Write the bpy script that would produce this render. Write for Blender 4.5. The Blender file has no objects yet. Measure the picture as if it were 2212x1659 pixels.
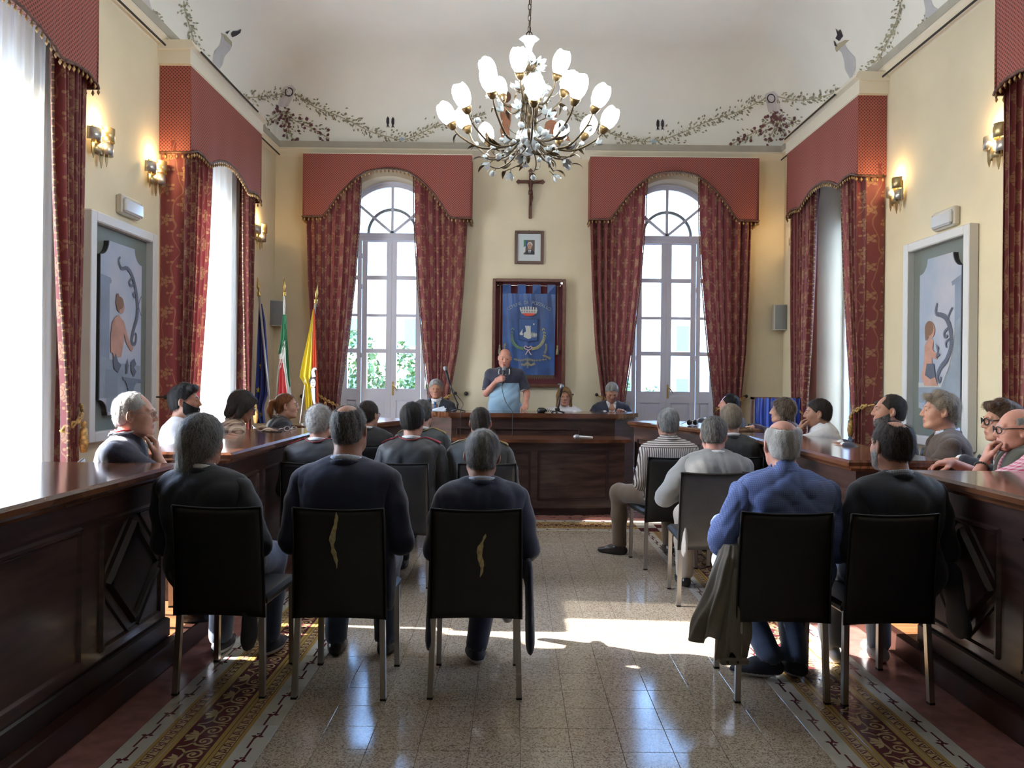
import bpy, bmesh, math, random
import numpy as np
from mathutils import Vector, Matrix
from mathutils.bvhtree import BVHTree
PI = math.pi
R = math.radians
C = bpy.context.scene.collection
sc = bpy.context.scene

# ------------------------------------------------------------------ camera
F_PX, CX, CY, CAM_H, ROLL = 1660.0, 1110.0, 820.0, 1.45, R(0.6)
cam_d = bpy.data.cameras.new('camera')
cam = bpy.data.objects.new('camera', cam_d)
C.objects.link(cam)
cam.location = (0, 0, CAM_H)
cam.rotation_euler = (R(90), -ROLL, 0)
cam_d.sensor_width = 36.0
cam_d.lens = F_PX / 2212 * 36.0
cam_d.shift_x = -(CX - 1106) / 2212
cam_d.shift_y = -(829.5 - CY) / 2212
cam_d.clip_start = 0.05
sc.camera = cam

def at(px, py, d):
    """the point at distance d along the room seen at a place in the photograph"""
    u, v = px - CX, py - CY
    c, s = math.cos(ROLL), math.sin(ROLL)
    return Vector(((u * c + v * s) * d / F_PX, d, CAM_H - (-u * s + v * c) * d / F_PX))

# ------------------------------------------------------------------ light
SUN_EL, SUN_SLOPE = R(26.5), -0.06
SKY_STRENGTH = 3.8
SUN_STRENGTH = 40.0
w = bpy.data.worlds.new('sky')
sc.world = w
w.use_nodes = True
nt = w.node_tree
sky = nt.nodes.new('ShaderNodeTexSky')
sky.sky_type = 'NISHITA'
sky.sun_disc = False
sky.sun_elevation = SUN_EL
sky.sun_rotation = R(270)
sky.air_density = 1.0
sky.dust_density = 0.6
sky.ozone_density = 3.0
bg = nt.nodes['Background']
bg.inputs[1].default_value = SKY_STRENGTH
tint = nt.nodes.new('ShaderNodeMix'); tint.data_type = 'RGBA'; tint.blend_type = 'MULTIPLY'
tint.inputs[0].default_value = 1.0; tint.inputs[7].default_value = (0.92, 1.0, 1.10, 1)
nt.links.new(sky.outputs[0], tint.inputs[6])
nt.links.new(tint.outputs[2], bg.inputs[0])
sun_d = bpy.data.lights.new('sun', 'SUN')
sun_d.energy = SUN_STRENGTH
sun_d.color = (1.0, 0.95, 0.88)
sun_d.angle = R(0.6)
sun = bpy.data.objects.new('sun', sun_d)
C.objects.link(sun)
_dir = Vector((1, SUN_SLOPE, 0)).normalized() * math.cos(SUN_EL) + Vector((0, 0, -math.sin(SUN_EL)))
sun.rotation_euler = _dir.to_track_quat('-Z', 'Y').to_euler()
sun.location = (-12, 5, 6)

sc.view_settings.view_transform = 'Standard'
sc.view_settings.look = 'None'
sc.view_settings.gamma = 1.0
sc.view_settings.use_curve_mapping = False
sc.view_settings.exposure = 0.16
cy = sc.cycles
cy.use_denoising = True
cy.max_bounces = 9
cy.diffuse_bounces = 5
cy.glossy_bounces = 3
cy.transmission_bounces = 4
cy.transparent_max_bounces = 10
cy.sample_clamp_indirect = 8.0
cy.caustics_reflective = False
cy.caustics_refractive = False
cy.use_adaptive_sampling = True
cy.adaptive_threshold = 0.015

# ------------------------------------------------------------------ room numbers
X0 = 0.20                    # the middle of the room
XL, XR = X0 - 3.61, X0 + 3.61
D = 10.9                     # end wall
YB = -2.4                    # wall behind the viewer
PLAT, DAIS = 0.11, 0.15
CORN = 4.58                  # under side of the cornice
CZ = 4.77                    # spring of the cove
COVE_A, COVE_B = 0.95, 1.05

# ------------------------------------------------------------------ materials
MATS = {}
def pbsdf(name):
    m = bpy.data.materials.new(name)
    m.use_nodes = True
    nt = m.node_tree
    return m, nt, nt.nodes['Principled BSDF']
def rgb(c):
    return (c[0], c[1], c[2], 1.0)
def nd(nt, kind, **kw):
    n = nt.nodes.new(kind)
    for k, v in kw.items():
        if k.startswith('i_'):
            key = k[2:]
            n.inputs[int(key) if key.isdigit() else key].default_value = v
        else:
            setattr(n, k, v)
    return n
def math_n(nt, op, a, b=None, c=None):
    n = nt.nodes.new('ShaderNodeMath')
    n.operation = op
    for i, x in enumerate((a, b, c)):
        if x is None:
            continue
        if isinstance(x, (int, float)):
            n.inputs[i].default_value = x
        else:
            nt.links.new(x, n.inputs[i])
    return n.outputs[0]
def mixc(nt, fac, a, b):
    n = nt.nodes.new('ShaderNodeMix')
    n.data_type = 'RGBA'
    for sock, x in ((n.inputs[0], fac), (n.inputs[6], a), (n.inputs[7], b)):
        if isinstance(x, (int, float)):
            sock.default_value = x
        elif isinstance(x, tuple):
            sock.default_value = rgb(x)
        else:
            nt.links.new(x, sock)
    return n.outputs[2]
def M(name, col, rough=0.5, metal=0.0, var=0.0, vscale=6.0, bump=0.0, bscale=40.0, coat=0.0, sheen=0.0,
      spec=0.5, stretch=None, emit=None, estr=0.0, col2=None, coords='Object'):
    if name in MATS:
        return MATS[name]
    m, nt, p = pbsdf(name)
    p.inputs['Base Color'].default_value = rgb(col)
    p.inputs['Roughness'].default_value = rough
    p.inputs['Metallic'].default_value = metal
    p.inputs['Coat Weight'].default_value = coat
    p.inputs['Coat Roughness'].default_value = 0.12
    p.inputs['Sheen Weight'].default_value = sheen
    p.inputs['Specular IOR Level'].default_value = spec
    if emit:
        p.inputs['Emission Color'].default_value = rgb(emit)
        p.inputs['Emission Strength'].default_value = estr
    if var or bump or col2:
        tc = nd(nt, 'ShaderNodeTexCoord')
        src = tc.outputs[coords]
        if stretch:
            mp = nd(nt, 'ShaderNodeMapping')
            mp.inputs['Scale'].default_value = stretch
            nt.links.new(src, mp.inputs[0])
            src = mp.outputs[0]
        if var or col2:
            n = nd(nt, 'ShaderNodeTexNoise', i_Scale=vscale, i_Detail=5.0)
            nt.links.new(src, n.inputs['Vector'])
            c2 = col2 or tuple(min(1, c * (1 + var)) for c in col)
            c1 = col if col2 else tuple(c * (1 - var) for c in col)
            rr = nd(nt, 'ShaderNodeMapRange', i_1=0.35, i_2=0.65)
            nt.links.new(n.outputs[0], rr.inputs[0])
            nt.links.new(mixc(nt, rr.outputs[0], c1, c2), p.inputs['Base Color'])
        if bump:
            n = nd(nt, 'ShaderNodeTexNoise', i_Scale=bscale, i_Detail=3.0)
            nt.links.new(src, n.inputs['Vector'])
            b = nd(nt, 'ShaderNodeBump', i_Strength=bump, i_Distance=0.01)
            nt.links.new(n.outputs[0], b.inputs['Height'])
            nt.links.new(b.outputs[0], p.inputs['Normal'])
    MATS[name] = m
    return m

# ------------------------------------------------------------------ mesh builders
def link(o, parent=None):
    C.objects.link(o)
    if parent is not None:
        o.parent = parent
    return o
def np_mesh(name, V, Q, mats, midx=None, smooth=True, uv=None):
    """mesh from an array of points and an array of quads or triangles"""
    V = np.asarray(V, dtype=np.float32)
    Q = np.asarray(Q, dtype=np.int32)
    me = bpy.data.meshes.new(name)
    k = Q.shape[1]
    me.vertices.add(len(V))
    me.vertices.foreach_set('co', V.ravel())
    me.loops.add(Q.size)
    me.loops.foreach_set('vertex_index', Q.ravel())
    me.polygons.add(len(Q))
    me.polygons.foreach_set('loop_start', np.arange(0, Q.size, k, dtype=np.int32))
    me.polygons.foreach_set('loop_total', np.full(len(Q), k, dtype=np.int32))
    me.polygons.foreach_set('use_smooth', np.full(len(Q), smooth, dtype=bool))
    if midx is not None:
        me.polygons.foreach_set('material_index', np.asarray(midx, dtype=np.int32))
    if uv is not None:
        l = me.uv_layers.new(name='uv')
        l.data.foreach_set('uv', np.asarray(uv, dtype=np.float32)[Q.ravel()].ravel())
    for m in (mats if isinstance(mats, (list, tuple)) else [mats]):
        me.materials.append(m)
    me.update(calc_edges=True)
    me.validate()
    return me
class MB:
    """collects shapes and links them as ONE mesh object"""
    def __init__(s):
        s.v, s.f, s.m, s.uv, s.sm = [], [], [], {}, []
        s.T = None
    def add(s, vs, fs, mi=0, smooth=False, uvs=None):
        o = len(s.v)
        for i, p in enumerate(vs):
            p = Vector(p)
            s.v.append(s.T @ p if s.T else p)
            if uvs is not None:
                s.uv[o + i] = uvs[i]
        for f in fs:
            s.f.append([o + i for i in f]); s.m.append(mi); s.sm.append(smooth)
        return s
    def box(s, x0, x1, y0, y1, z0, z1, mi=0, bev=0.0):
        if bev > 0:
            b = min(bev, (x1 - x0) / 2.01, (y1 - y0) / 2.01, (z1 - z0) / 2.01)
            X = (x0, x0 + b, x1 - b, x1)
            def ring(z, i):
                a0, a1, b0, b1 = x0 + i, x1 - i, y0 + i, y1 - i
                return [(a0 + (b - i if i < b else 0), b0, z), (a1 - (b - i if i < b else 0), b0, z), (a1, b0 + (b - i if i < b else 0), z), (a1, b1 - (b - i if i < b else 0), z),
                        (a1 - (b - i if i < b else 0), b1, z), (a0 + (b - i if i < b else 0), b1, z), (a0, b1 - (b - i if i < b else 0), z), (a0, b0 + (b - i if i < b else 0), z)]
            def r8(z, i):
                a0, a1, b0, b1, c = x0 + i, x1 - i, y0 + i, y1 - i, b * 0.6
                return [(a0 + c, b0, z), (a1 - c, b0, z), (a1, b0 + c, z), (a1, b1 - c, z), (a1 - c, b1, z), (a0 + c, b1, z), (a0, b1 - c, z), (a0, b0 + c, z)]
            vs = r8(z0, b) + r8(z0 + b, 0) + r8(z1 - b, 0) + r8(z1, b)
            fs = [list(range(7, -1, -1)), list(range(24, 32))]
            for k in range(3):
                for i in range(8):
                    j = (i + 1) % 8
                    fs.append([k * 8 + i, k * 8 + j, k * 8 + 8 + j, k * 8 + 8 + i])
            return s.add(vs, fs, mi)
        vs = [(x0, y0, z0), (x1, y0, z0), (x1, y1, z0), (x0, y1, z0), (x0, y0, z1), (x1, y0, z1), (x1, y1, z1), (x0, y1, z1)]
        return s.add(vs, [[3, 2, 1, 0], [4, 5, 6, 7], [0, 1, 5, 4], [1, 2, 6, 5], [2, 3, 7, 6], [3, 0, 4, 7]], mi)
    def tube(s, pts, r, n=8, mi=0, cap=True, flat=1.0, up=None):
        pts = [Vector(p) for p in pts]
        rs = r if isinstance(r, (list, tuple)) else [r] * len(pts)
        vs, fs = [], []
        prev = None
        for i, p in enumerate(pts):
            t = (pts[min(i + 1, len(pts) - 1)] - pts[max(i - 1, 0)])
            if t.length < 1e-9: t = Vector((0, 0, 1))
            t.normalize()
            if prev is None:
                a = Vector(up) if up else (Vector((0, 0, 1)) if abs(t.z) < 0.9 else Vector((1, 0, 0)))
            else:
                a = prev
            a = (a - t * a.dot(t))
            if a.length < 1e-6: a = t.orthogonal()
            a.normalize(); prev = a
            b = t.cross(a)
            for k in range(n):
                th = 2 * PI * k / n + PI / n
                vs.append(p + a * (math.cos(th) * rs[i] * flat) + b * (math.sin(th) * rs[i]))
        for i in range(len(pts) - 1):
            for k in range(n):
                k2 = (k + 1) % n
                fs.append([i * n + k, i * n + k2, i * n + n + k2, i * n + n + k])
        if cap:
            fs.append(list(range(n - 1, -1, -1)))
            fs.append([len(vs) - n + k for k in range(n)])
        return s.add(vs, fs, mi, smooth=n > 4)
    def lathe(s, prof, n=16, mi=0, c=(0, 0, 0), axis=None, wob=None):
        """profile of (radius, height) turned about z through c"""
        Rm = Matrix.Identity(3)
        if axis is not None:
            Rm = Vector((0, 0, 1)).rotation_difference(Vector(axis).normalized()).to_matrix()
        c = Vector(c)
        vs, fs = [], []
        for i, (r, h) in enumerate(prof):
            for k in range(n):
                th = 2 * PI * k / n
                rr = r * (wob(th, i) if wob else 1)
                hh = h
                vs.append(c + Rm @ Vector((rr * math.cos(th), rr * math.sin(th), hh)))
        for i in range(len(prof) - 1):
            for k in range(n):
                k2 = (k + 1) % n
                fs.append([i * n + k, i * n + k2, i * n + n + k2, i * n + n + k])
        if prof[0][0] > 1e-5: fs.append(list(range(n - 1, -1, -1)))
        if prof[-1][0] > 1e-5: fs.append([len(vs) - n + k for k in range(n)])
        return s.add(vs, fs, mi, smooth=True)
    def prism(s, poly, z0, z1, mi=0, plane='xy'):
        """polygon extruded; plane 'xz' puts it upright with the depth along y"""
        n = len(poly)
        if plane == 'xy':
            vs = [(a, b, z0) for a, b in poly] + [(a, b, z1) for a, b in poly]
        elif plane == 'xz':
            vs = [(a, z0, b) for a, b in poly] + [(a, z1, b) for a, b in poly]
        else:
            vs = [(z0, a, b) for a, b in poly] + [(z1, a, b) for a, b in poly]
        fs = [list(range(n - 1, -1, -1)), list(range(n, 2 * n))]
        for i in range(n):
            j = (i + 1) % n
            fs.append([i, j, n + j, n + i])
        return s.add(vs, fs, mi)
    def ball(s, c, r, n=8, mi=0, sc3=(1, 1, 1)):
        prof = [(math.sin(PI * i / n) * r, -math.cos(PI * i / n) * r) for i in range(n + 1)]
        vs, fs = [], []
        m = max(6, n)
        for i, (a, h) in enumerate(prof):
            for k in range(m):
                th = 2 * PI * k / m
                vs.append((c[0] + a * math.cos(th) * sc3[0], c[1] + a * math.sin(th) * sc3[1], c[2] + h * sc3[2]))
        for i in range(n):
            for k in range(m):
                k2 = (k + 1) % m
                fs.append([i * m + k, i * m + k2, i * m + m + k2, i * m + m + k])
        return s.add(vs, fs, mi, smooth=True)
    def mesh(s, name, mats):
        me = bpy.data.meshes.new(name)
        me.from_pydata([tuple(v) for v in s.v], [], s.f)
        for m in (mats if isinstance(mats, (list, tuple)) else [mats]):
            me.materials.append(m)
        me.polygons.foreach_set('material_index', s.m)
        me.polygons.foreach_set('use_smooth', s.sm)
        if s.uv:
            l = me.uv_layers.new(name='uv')
            li = [0] * (len(me.loops))
            me.loops.foreach_get('vertex_index', li)
            l.data.foreach_set('uv', [x for i in li for x in s.uv.get(i, (0, 0))])
        bm = bmesh.new(); bm.from_mesh(me)
        bmesh.ops.recalc_face_normals(bm, faces=bm.faces)
        bm.to_mesh(me); bm.free()
        me.update()
        return me
    def build(s, name, mats, parent=None):
        return link(bpy.data.objects.new(name, s.mesh(name, mats)), parent)
def frame4(mb, x0, x1, y0, y1, z0, z1, w, bev=0.0, mi=0):
    """picture-frame of four bars that meet without lying in one another"""
    mb.box(x0, x0 + w, y0, y1, z0, z1, mi, bev); mb.box(x1 - w, x1, y0, y1, z0, z1, mi, bev)
    mb.box(x0 + w, x1 - w, y0 + 0.001, y1, z0, z0 + w, mi, bev); mb.box(x0 + w, x1 - w, y0 + 0.001, y1, z1 - w, z1, mi, bev)
def tag(o, label=None, cat=None, group=None, kind=None):
    if label: o['label'] = label
    if cat: o['category'] = cat
    if group: o['group'] = group
    if kind: o['kind'] = kind
    return o
def thing(name, label, cat, loc=(0, 0, 0), rotz=0.0, group=None):
    o = bpy.data.objects.new(name, None)
    o.empty_display_size = 0.1
    C.objects.link(o)
    o.location = loc
    o.rotation_euler = (0, 0, rotz)
    return tag(o, label, cat, group)
def struct(o):
    o['kind'] = 'structure'
    return o
def sempty(name, loc, rotz=0.0):
    o = bpy.data.objects.new(name, None)
    C.objects.link(o)
    o.location = loc
    o.rotation_euler = (0, 0, rotz)
    o['kind'] = 'structure'
    return o
def copy_tree(o, parent=None):
    c = o.copy()
    C.objects.link(c)
    if parent is not None:
        c.parent = parent
    for ch in list(o.children):
        copy_tree(ch, c)
    return c
def plate(name, outer, holes, y0, y1, mat, parent=None):
    """upright plate in the x-z plane with holes, between y0 and y1"""
    cu = bpy.data.curves.new(name, 'CURVE')
    cu.dimensions = '2D'
    cu.fill_mode = 'BOTH'
    cu.extrude = abs(y1 - y0) / 2
    for loop in [outer] + holes:
        sp = cu.splines.new('POLY')
        sp.points.add(len(loop) - 1)
        for p, (a, b) in zip(sp.points, loop):
            p.co = (a, b, 0, 1)
        sp.use_cyclic_u = True
    tmp = bpy.data.objects.new(name, cu)
    me = bpy.data.meshes.new_from_object(tmp)
    bpy.data.objects.remove(tmp)
    bpy.data.curves.remove(cu)
    for v in me.vertices:
        x, z, e = v.co
        v.co = (x, (y0 + y1) / 2 - e, z)
    me.materials.clear()
    me.materials.append(mat)
    bm = bmesh.new(); bm.from_mesh(me)
    bmesh.ops.remove_doubles(bm, verts=bm.verts, dist=1e-5)
    bmesh.ops.recalc_face_normals(bm, faces=bm.faces)
    bm.to_mesh(me); bm.free()
    me.name = name
    return link(bpy.data.objects.new(name, me), parent)
def arch_loop(xc, hw, z0, zs, n=24):
    return [(xc - hw, z0), (xc + hw, z0)] + [(xc + hw * math.cos(PI * i / n), zs + hw * math.sin(PI * i / n)) for i in range(n + 1)]
def lerp(a, b, t):
    return a + (b - a) * t
def interp(pts, x):
    if x <= pts[0][0]: return pts[0][1]
    for (a, b), (c, d) in zip(pts, pts[1:]):
        if x <= c:
            return b + (d - b) * (x - a) / (c - a)
    return pts[-1][1]
def catmull(P, n=8):
    P = [Vector(p) for p in P]
    out = []
    for i in range(len(P) - 1):
        p0, p1, p2, p3 = P[max(i - 1, 0)], P[i], P[i + 1], P[min(i + 2, len(P) - 1)]
        for k in range(n):
            t = k / n
            out.append(0.5 * ((2 * p1) + (p2 - p0) * t + (2 * p0 - 5 * p1 + 4 * p2 - p3) * t * t + (3 * p1 - p0 - 3 * p2 + p3) * t ** 3))
    out.append(P[-1])
    return out
# ------------------------------------------------------------------ surfaces of the room
WALL = M('cream_plaster', (0.69, 0.615, 0.445), 0.85, var=0.05, vscale=1.3, bump=0.06, bscale=30)
CEIL = M('vault_plaster', (0.83, 0.825, 0.77), 0.9, var=0.03, vscale=1.0)
GREYP = M('grey_moulding', (0.40, 0.38, 0.32), 0.8, var=0.06, vscale=5)
CREAMP = M('cream_moulding', (0.72, 0.67, 0.55), 0.7)
DARK = M('dark_slot', (0.015, 0.015, 0.016), 0.6)
WHITE = M('white_paint', (0.78, 0.78, 0.80), 0.45, var=0.03, vscale=8)
GROUT = M('dark_grout', (0.10, 0.075, 0.06), 0.9)
PINK = M('pink_cement', (0.30, 0.135, 0.115), 0.22, var=0.15, vscale=14)
FRAMEW = M('window_white', (0.74, 0.78, 0.90), 0.4)
BRASS = M('brass', (0.55, 0.38, 0.13), 0.3, metal=1.0)

def terrazzo():
    m, nt, p = pbsdf('terrazzo')
    tc = nd(nt, 'ShaderNodeTexCoord')
    geo = nd(nt, 'ShaderNodeNewGeometry')
    v = nd(nt, 'ShaderNodeTexVoronoi', i_Scale=190.0)
    nt.links.new(geo.outputs['Position'], v.inputs['Vector'])
    sep = nd(nt, 'ShaderNodeSeparateColor')
    nt.links.new(v.outputs['Color'], sep.inputs[0])
    cr = nd(nt, 'ShaderNodeValToRGB')
    e = cr.color_ramp.elements
    e[0].position, e[0].color = 0.0, (0.20, 0.15, 0.115, 1)
    e[1].position, e[1].color = 1.0, (0.62, 0.54, 0.44, 1)
    for pos, c in ((0.2, (0.22, 0.165, 0.12, 1)), (0.26, (0.40, 0.33, 0.25, 1)), (0.7, (0.52, 0.45, 0.36, 1))):
        x = e.new(pos); x.color = c
    nt.links.new(sep.outputs[0], cr.inputs[0])
    n = nd(nt, 'ShaderNodeTexNoise', i_Scale=1.7)
    nt.links.new(geo.outputs['Position'], n.inputs['Vector'])
    nt.links.new(mixc(nt, math_n(nt, 'MULTIPLY', n.outputs[0], 0.35), cr.outputs[0], (0.30, 0.24, 0.18)), p.inputs['Base Color'])
    p.inputs['Roughness'].default_value = 0.13
    p.inputs['Specular IOR Level'].default_value = 0.6
    return m
TERR = terrazzo()
TWHITE = M('cement_tile_white', (0.50, 0.48, 0.42), 0.16, var=0.06, vscale=9, coords='Object')
TMAROON = M('cement_tile_maroon', (0.115, 0.030, 0.034), 0.16)
TGOLD = M('cement_tile_ochre', (0.40, 0.265, 0.085), 0.16)
TTAN = M('cement_tile_tan', (0.46, 0.34, 0.17), 0.16)

floor = MB().box(XL - 0.5, XR + 0.5, YB - 0.3, D + 0.5, -0.12, -0.004).build('floor', GROUT)
struct(floor)
TX0, TXN, TS = -0.96, 11, 0.2
TY0, TYN = 2.4, 25
BW = 0.187                                     # width of one border tile
def tile_base(mb, w, l, mi=0):
    g, c = 0.0007, 0.0012
    a, b = w / 2 - g, l / 2 - g
    vs = [(-a, -b, -0.004), (a, -b, -0.004), (a, b, -0.004), (-a, b, -0.004)]
    vs += [(-a, -b, -c), (a, -b, -c), (a, b, -c), (-a, b, -c)]
    vs += [(-a + c, -b + c, 0), (a - c, -b + c, 0), (a - c, b - c, 0), (-a + c, b - c, 0)]
    fs = [[8, 9, 10, 11]]
    for k in (0, 4):
        for i in range(4):
            j = (i + 1) % 4
            fs.append([k + i, k + j, k + 4 + j, k + 4 + i])
    mb.add(vs, fs, mi)
    return mb
def flat(mb, pts, mi, z=0.0003):
    mb.add([(x, y, z) for x, y in pts], [list(range(len(pts)))], mi)
def ribbon(mb, pts, w, mi, z=0.0003):
    n = len(pts)
    vs = []
    for i, (x, y) in enumerate(pts):
        a, b = pts[max(i - 1, 0)], pts[min(i + 1, n - 1)]
        dx, dy = b[0] - a[0], b[1] - a[1]
        l = math.hypot(dx, dy) or 1
        ww = w(i / (n - 1)) if callable(w) else w
        vs += [(x - dy / l * ww, y + dx / l * ww, z), (x + dy / l * ww, y - dx / l * ww, z)]
    mb.add(vs, [[2 * i, 2 * i + 1, 2 * i + 3, 2 * i + 2] for i in range(n - 1)], mi)
t0 = tile_base(MB(), TS, TS).mesh('terrazzo_tile', TERR)
rnd = random.Random(3)
for j in range(TYN):
    for i in range(TXN):
        o = link(bpy.data.objects.new('terrazzo_tile', t0), floor)
        o.location = (TX0 + (i + 0.5) * TS, TY0 + (j + 0.5) * TS, rnd.uniform(-0.0003, 0.0003))
mb = MB()
for j in range(26):
    for i in range(TXN):
        mb.T = Matrix.Translation((TX0 + (i + 0.5) * TS, TY0 - (j + 0.5) * TS, 0))
        tile_base(mb, TS, TS)
mb.build('nearest_terrazzo', TERR, floor)['kind'] = 'stuff'
# patterned border tiles: 0 white with a chain, 1 the maroon scroll
def chain_tile():
    mb = tile_base(MB(), BW, TS)
    h = TS / 2
    a = BW / 2
    flat(mb, [(a - 0.076, -h), (a - 0.001, -h), (a - 0.001, h), (a - 0.076, h)], 2)           # ochre band
    flat(mb, [(a - 0.060, -h), (a - 0.016, -h), (a - 0.016, h), (a - 0.060, h)], 1, 0.0005)   # maroon lines
    flat(mb, [(a - 0.057, -h), (a - 0.019, -h), (a - 0.019, h), (a - 0.057, h)], 3, 0.0007)
    for k in range(4):
        y = -h + 0.05 * k
        flat(mb, [(a - 0.056, y + 0.004), (a - 0.048, y + 0.001), (a - 0.020, y + 0.021), (a - 0.020, y + 0.029)], 1, 0.0009)
        flat(mb, [(a - 0.056, y + 0.044), (a - 0.056, y + 0.037), (a - 0.020, y + 0.026), (a - 0.020, y + 0.033)], 1, 0.0009)
        flat(mb, [(a - 0.050, y + 0.016), (a - 0.036, y + 0.024), (a - 0.050, y + 0.033)], 1, 0.0009)
    x = -0.035
    flat(mb, [(x - 0.013, -h), (x - 0.004, -h), (x - 0.004, -0.018), (x - 0.013, -0.018)], 1)
    flat(mb, [(x + 0.004, 0.018), (x + 0.013, 0.018), (x + 0.013, h), (x + 0.004, h)], 1)
    ribbon(mb, [(x - 0.009, -0.020), (x - 0.006, -0.004), (x + 0.004, 0.004), (x + 0.009, 0.020)], 0.006, 1)
    flat(mb, [(x - 0.028, 0.004), (x - 0.012, -0.010), (x - 0.002, 0.0), (x - 0.012, 0.010)], 1, 0.0005)
    flat(mb, [(x + 0.028, -0.004), (x + 0.012, 0.010), (x + 0.002, 0.0), (x + 0.012, -0.010)], 1, 0.0005)
    flat(mb, [(x - 0.006, -0.03), (x + 0.012, -0.026), (x + 0.004, -0.012)], 1, 0.0005)
    return mb.mesh('border_tile', [TWHITE, TMAROON, TGOLD, TTAN])
def scroll_tile():
    mb = tile_base(MB(), BW, TS, 1)
    a = BW / 2
    for s in (-1, 1):
        flat(mb, [(s * (a - 0.002), -TS / 2), (s * (a - 0.020), -TS / 2), (s * (a - 0.020), TS / 2), (s * (a - 0.002), TS / 2)], 2)
    def spiral(cx, cy, r0, turns, ph, s):
        return [(cx + r0 * (1 - t / 26 * 0.82) * math.cos(ph + s * turns * 2 * PI * t / 26), cy + r0 * (1 - t / 26 * 0.82) * math.sin(ph + s * turns * 2 * PI * t / 26)) for t in range(27)]
    ribbon(mb, spiral(0.026, 0.046, 0.040, 1.45, PI, -1), lambda t: 0.0058 * (1 - 0.4 * t), 3)
    ribbon(mb, spiral(0.026, -0.046, 0.040, 1.45, PI, 1), lambda t: 0.0058 * (1 - 0.4 * t), 3)
    ribbon(mb, [(-0.060, -0.095), (-0.030, -0.085), (-0.012, -0.06), (-0.014, -0.03), (-0.02, 0.0), (-0.014, 0.03), (-0.012, 0.06), (-0.03, 0.085), (-0.060, 0.095)], 0.005, 3)
    for s in (-1, 1):
        flat(mb, [(-0.014, s * 0.006), (-0.030, s * 0.036), (-0.056, s * 0.050), (-0.050, s * 0.030), (-0.062, s * 0.020), (-0.046, s * 0.012)], 3, 0.0005)
        flat(mb, [(0.066, s * 0.006), (0.048, s * 0.012), (0.020, s * 0.004), (0.048, s * 0.0)], 3, 0.0005)
        flat(mb, [(0.066, s * 0.085), (0.050, s * 0.097), (0.020, s * 0.094), (0.044, s * 0.086)], 3, 0.0005)
        mb.ball((0.026, s * 0.046, 0), 0.0085, 4, 3, (1, 1, 0.04))
    flat(mb, [(-0.014, 0.006), (-0.066, 0.010), (-0.070, 0), (-0.066, -0.010), (-0.014, -0.006)], 3, 0.0006)
    return mb.mesh('border_tile', [TWHITE, TMAROON, TGOLD, TTAN])
CH, SCR = chain_tile(), scroll_tile()
def border(n, ox, oy, dirx, diry, rot):
    for j in range(n):
        for k in range(3):
            o = link(bpy.data.objects.new('border_tile', SCR if k == 1 else CH), floor)
            q = (k + 0.5) * BW
            o.location = (ox + dirx[0] * (j + 0.5) * TS + diry[0] * q, oy + dirx[1] * (j + 0.5) * TS + diry[1] * q, 0)
            o.rotation_euler = (0, 0, rot + (PI if k == 2 else 0))
TX1, TY1 = TX0 + TXN * TS, TY0 + TYN * TS
border(TYN, TX0 - 3 * BW, TY0, (0, 1), (1, 0), 0)
border(TYN, TX1, TY0, (0, 1), (1, 0), 0)
border(TXN, TX0, TY1 + 3 * BW, (1, 0), (0, -1), -PI / 2)
mb = MB()
for s, x in ((-1, TX0), (1, TX1)):
    for k in range(3):
        for q in range(3):
            mb.T = Matrix.Translation((x + s * (k + 0.5) * BW, TY1 + (q + 0.5) * BW, 0))
            tile_base(mb, BW, BW, 1 if (k == q) else 0)
mb.build('border_corner', [TWHITE, TMAROON], floor)
for x0, x1 in ((TX0 - 3 * BW, TX0), (TX1, TX1 + 3 * BW)):
    MB().box(x0, x1, YB, TY0 - 0.001, -0.004, 0).build('near_border', TWHITE, floor)
mb = MB()
PLX, PRX = -1.70, 2.05
mb.box(PLX - 0.02, TX0 - 3 * BW, YB, TY1 + 3 * BW, -0.004, 0)
mb.box(TX1 + 3 * BW, PRX + 0.02, YB, TY1 + 3 * BW, -0.004, 0)
mb.box(PLX - 0.02, PRX + 0.02, TY1 + 3 * BW, 9.2, -0.004, 0)
mb.build('pink_strip', PINK, floor)

# ------------------------------------------------------------------ walls and vault
WIN_B = (-1.80, 2.215)                       # the end wall's windows (their centres)
WIN_L = (4.68, 8.36)
WIN_R = (4.62, 8.93)
HW, SPR = 0.75, 3.57
wb = plate('wall_back', [(XL - 0.6, 0), (XR + 0.6, 0), (XR + 0.6, CZ), (XL - 0.6, CZ)], [arch_loop(x, HW, DAIS, SPR) for x in WIN_B], 0, 0.6, WALL)
wb.location = (0, D, 0)
struct(wb)
wl = plate('wall_left', [(YB, 0), (D + 0.6, 0), (D + 0.6, CZ), (YB, CZ)], [arch_loop(x, HW, PLAT, SPR) for x in WIN_L], 0, 0.6, WALL)
wl.location = (XL, 0, 0); wl.rotation_euler = (0, 0, PI / 2)
struct(wl)
wr = plate('wall_right', [(-D - 0.6, 0), (-YB, 0), (-YB, CZ), (-D - 0.6, CZ)], [arch_loop(-x, HW, PLAT, SPR) for x in WIN_R], 0, 0.6, WALL)

wr.location = (XR, 0, 0); wr.rotation_euler = (0, 0, -PI / 2)
struct(wr)
struct(MB().box(XL - 0.6, XR + 0.6, YB - 0.3, YB, 0, CZ).build('wall_front', M('dark_end_wall', (0.10, 0.08, 0.06), 0.8, var=0.1)))  # unseen wall, coloured dark to cut fill light from behind the viewer
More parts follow.
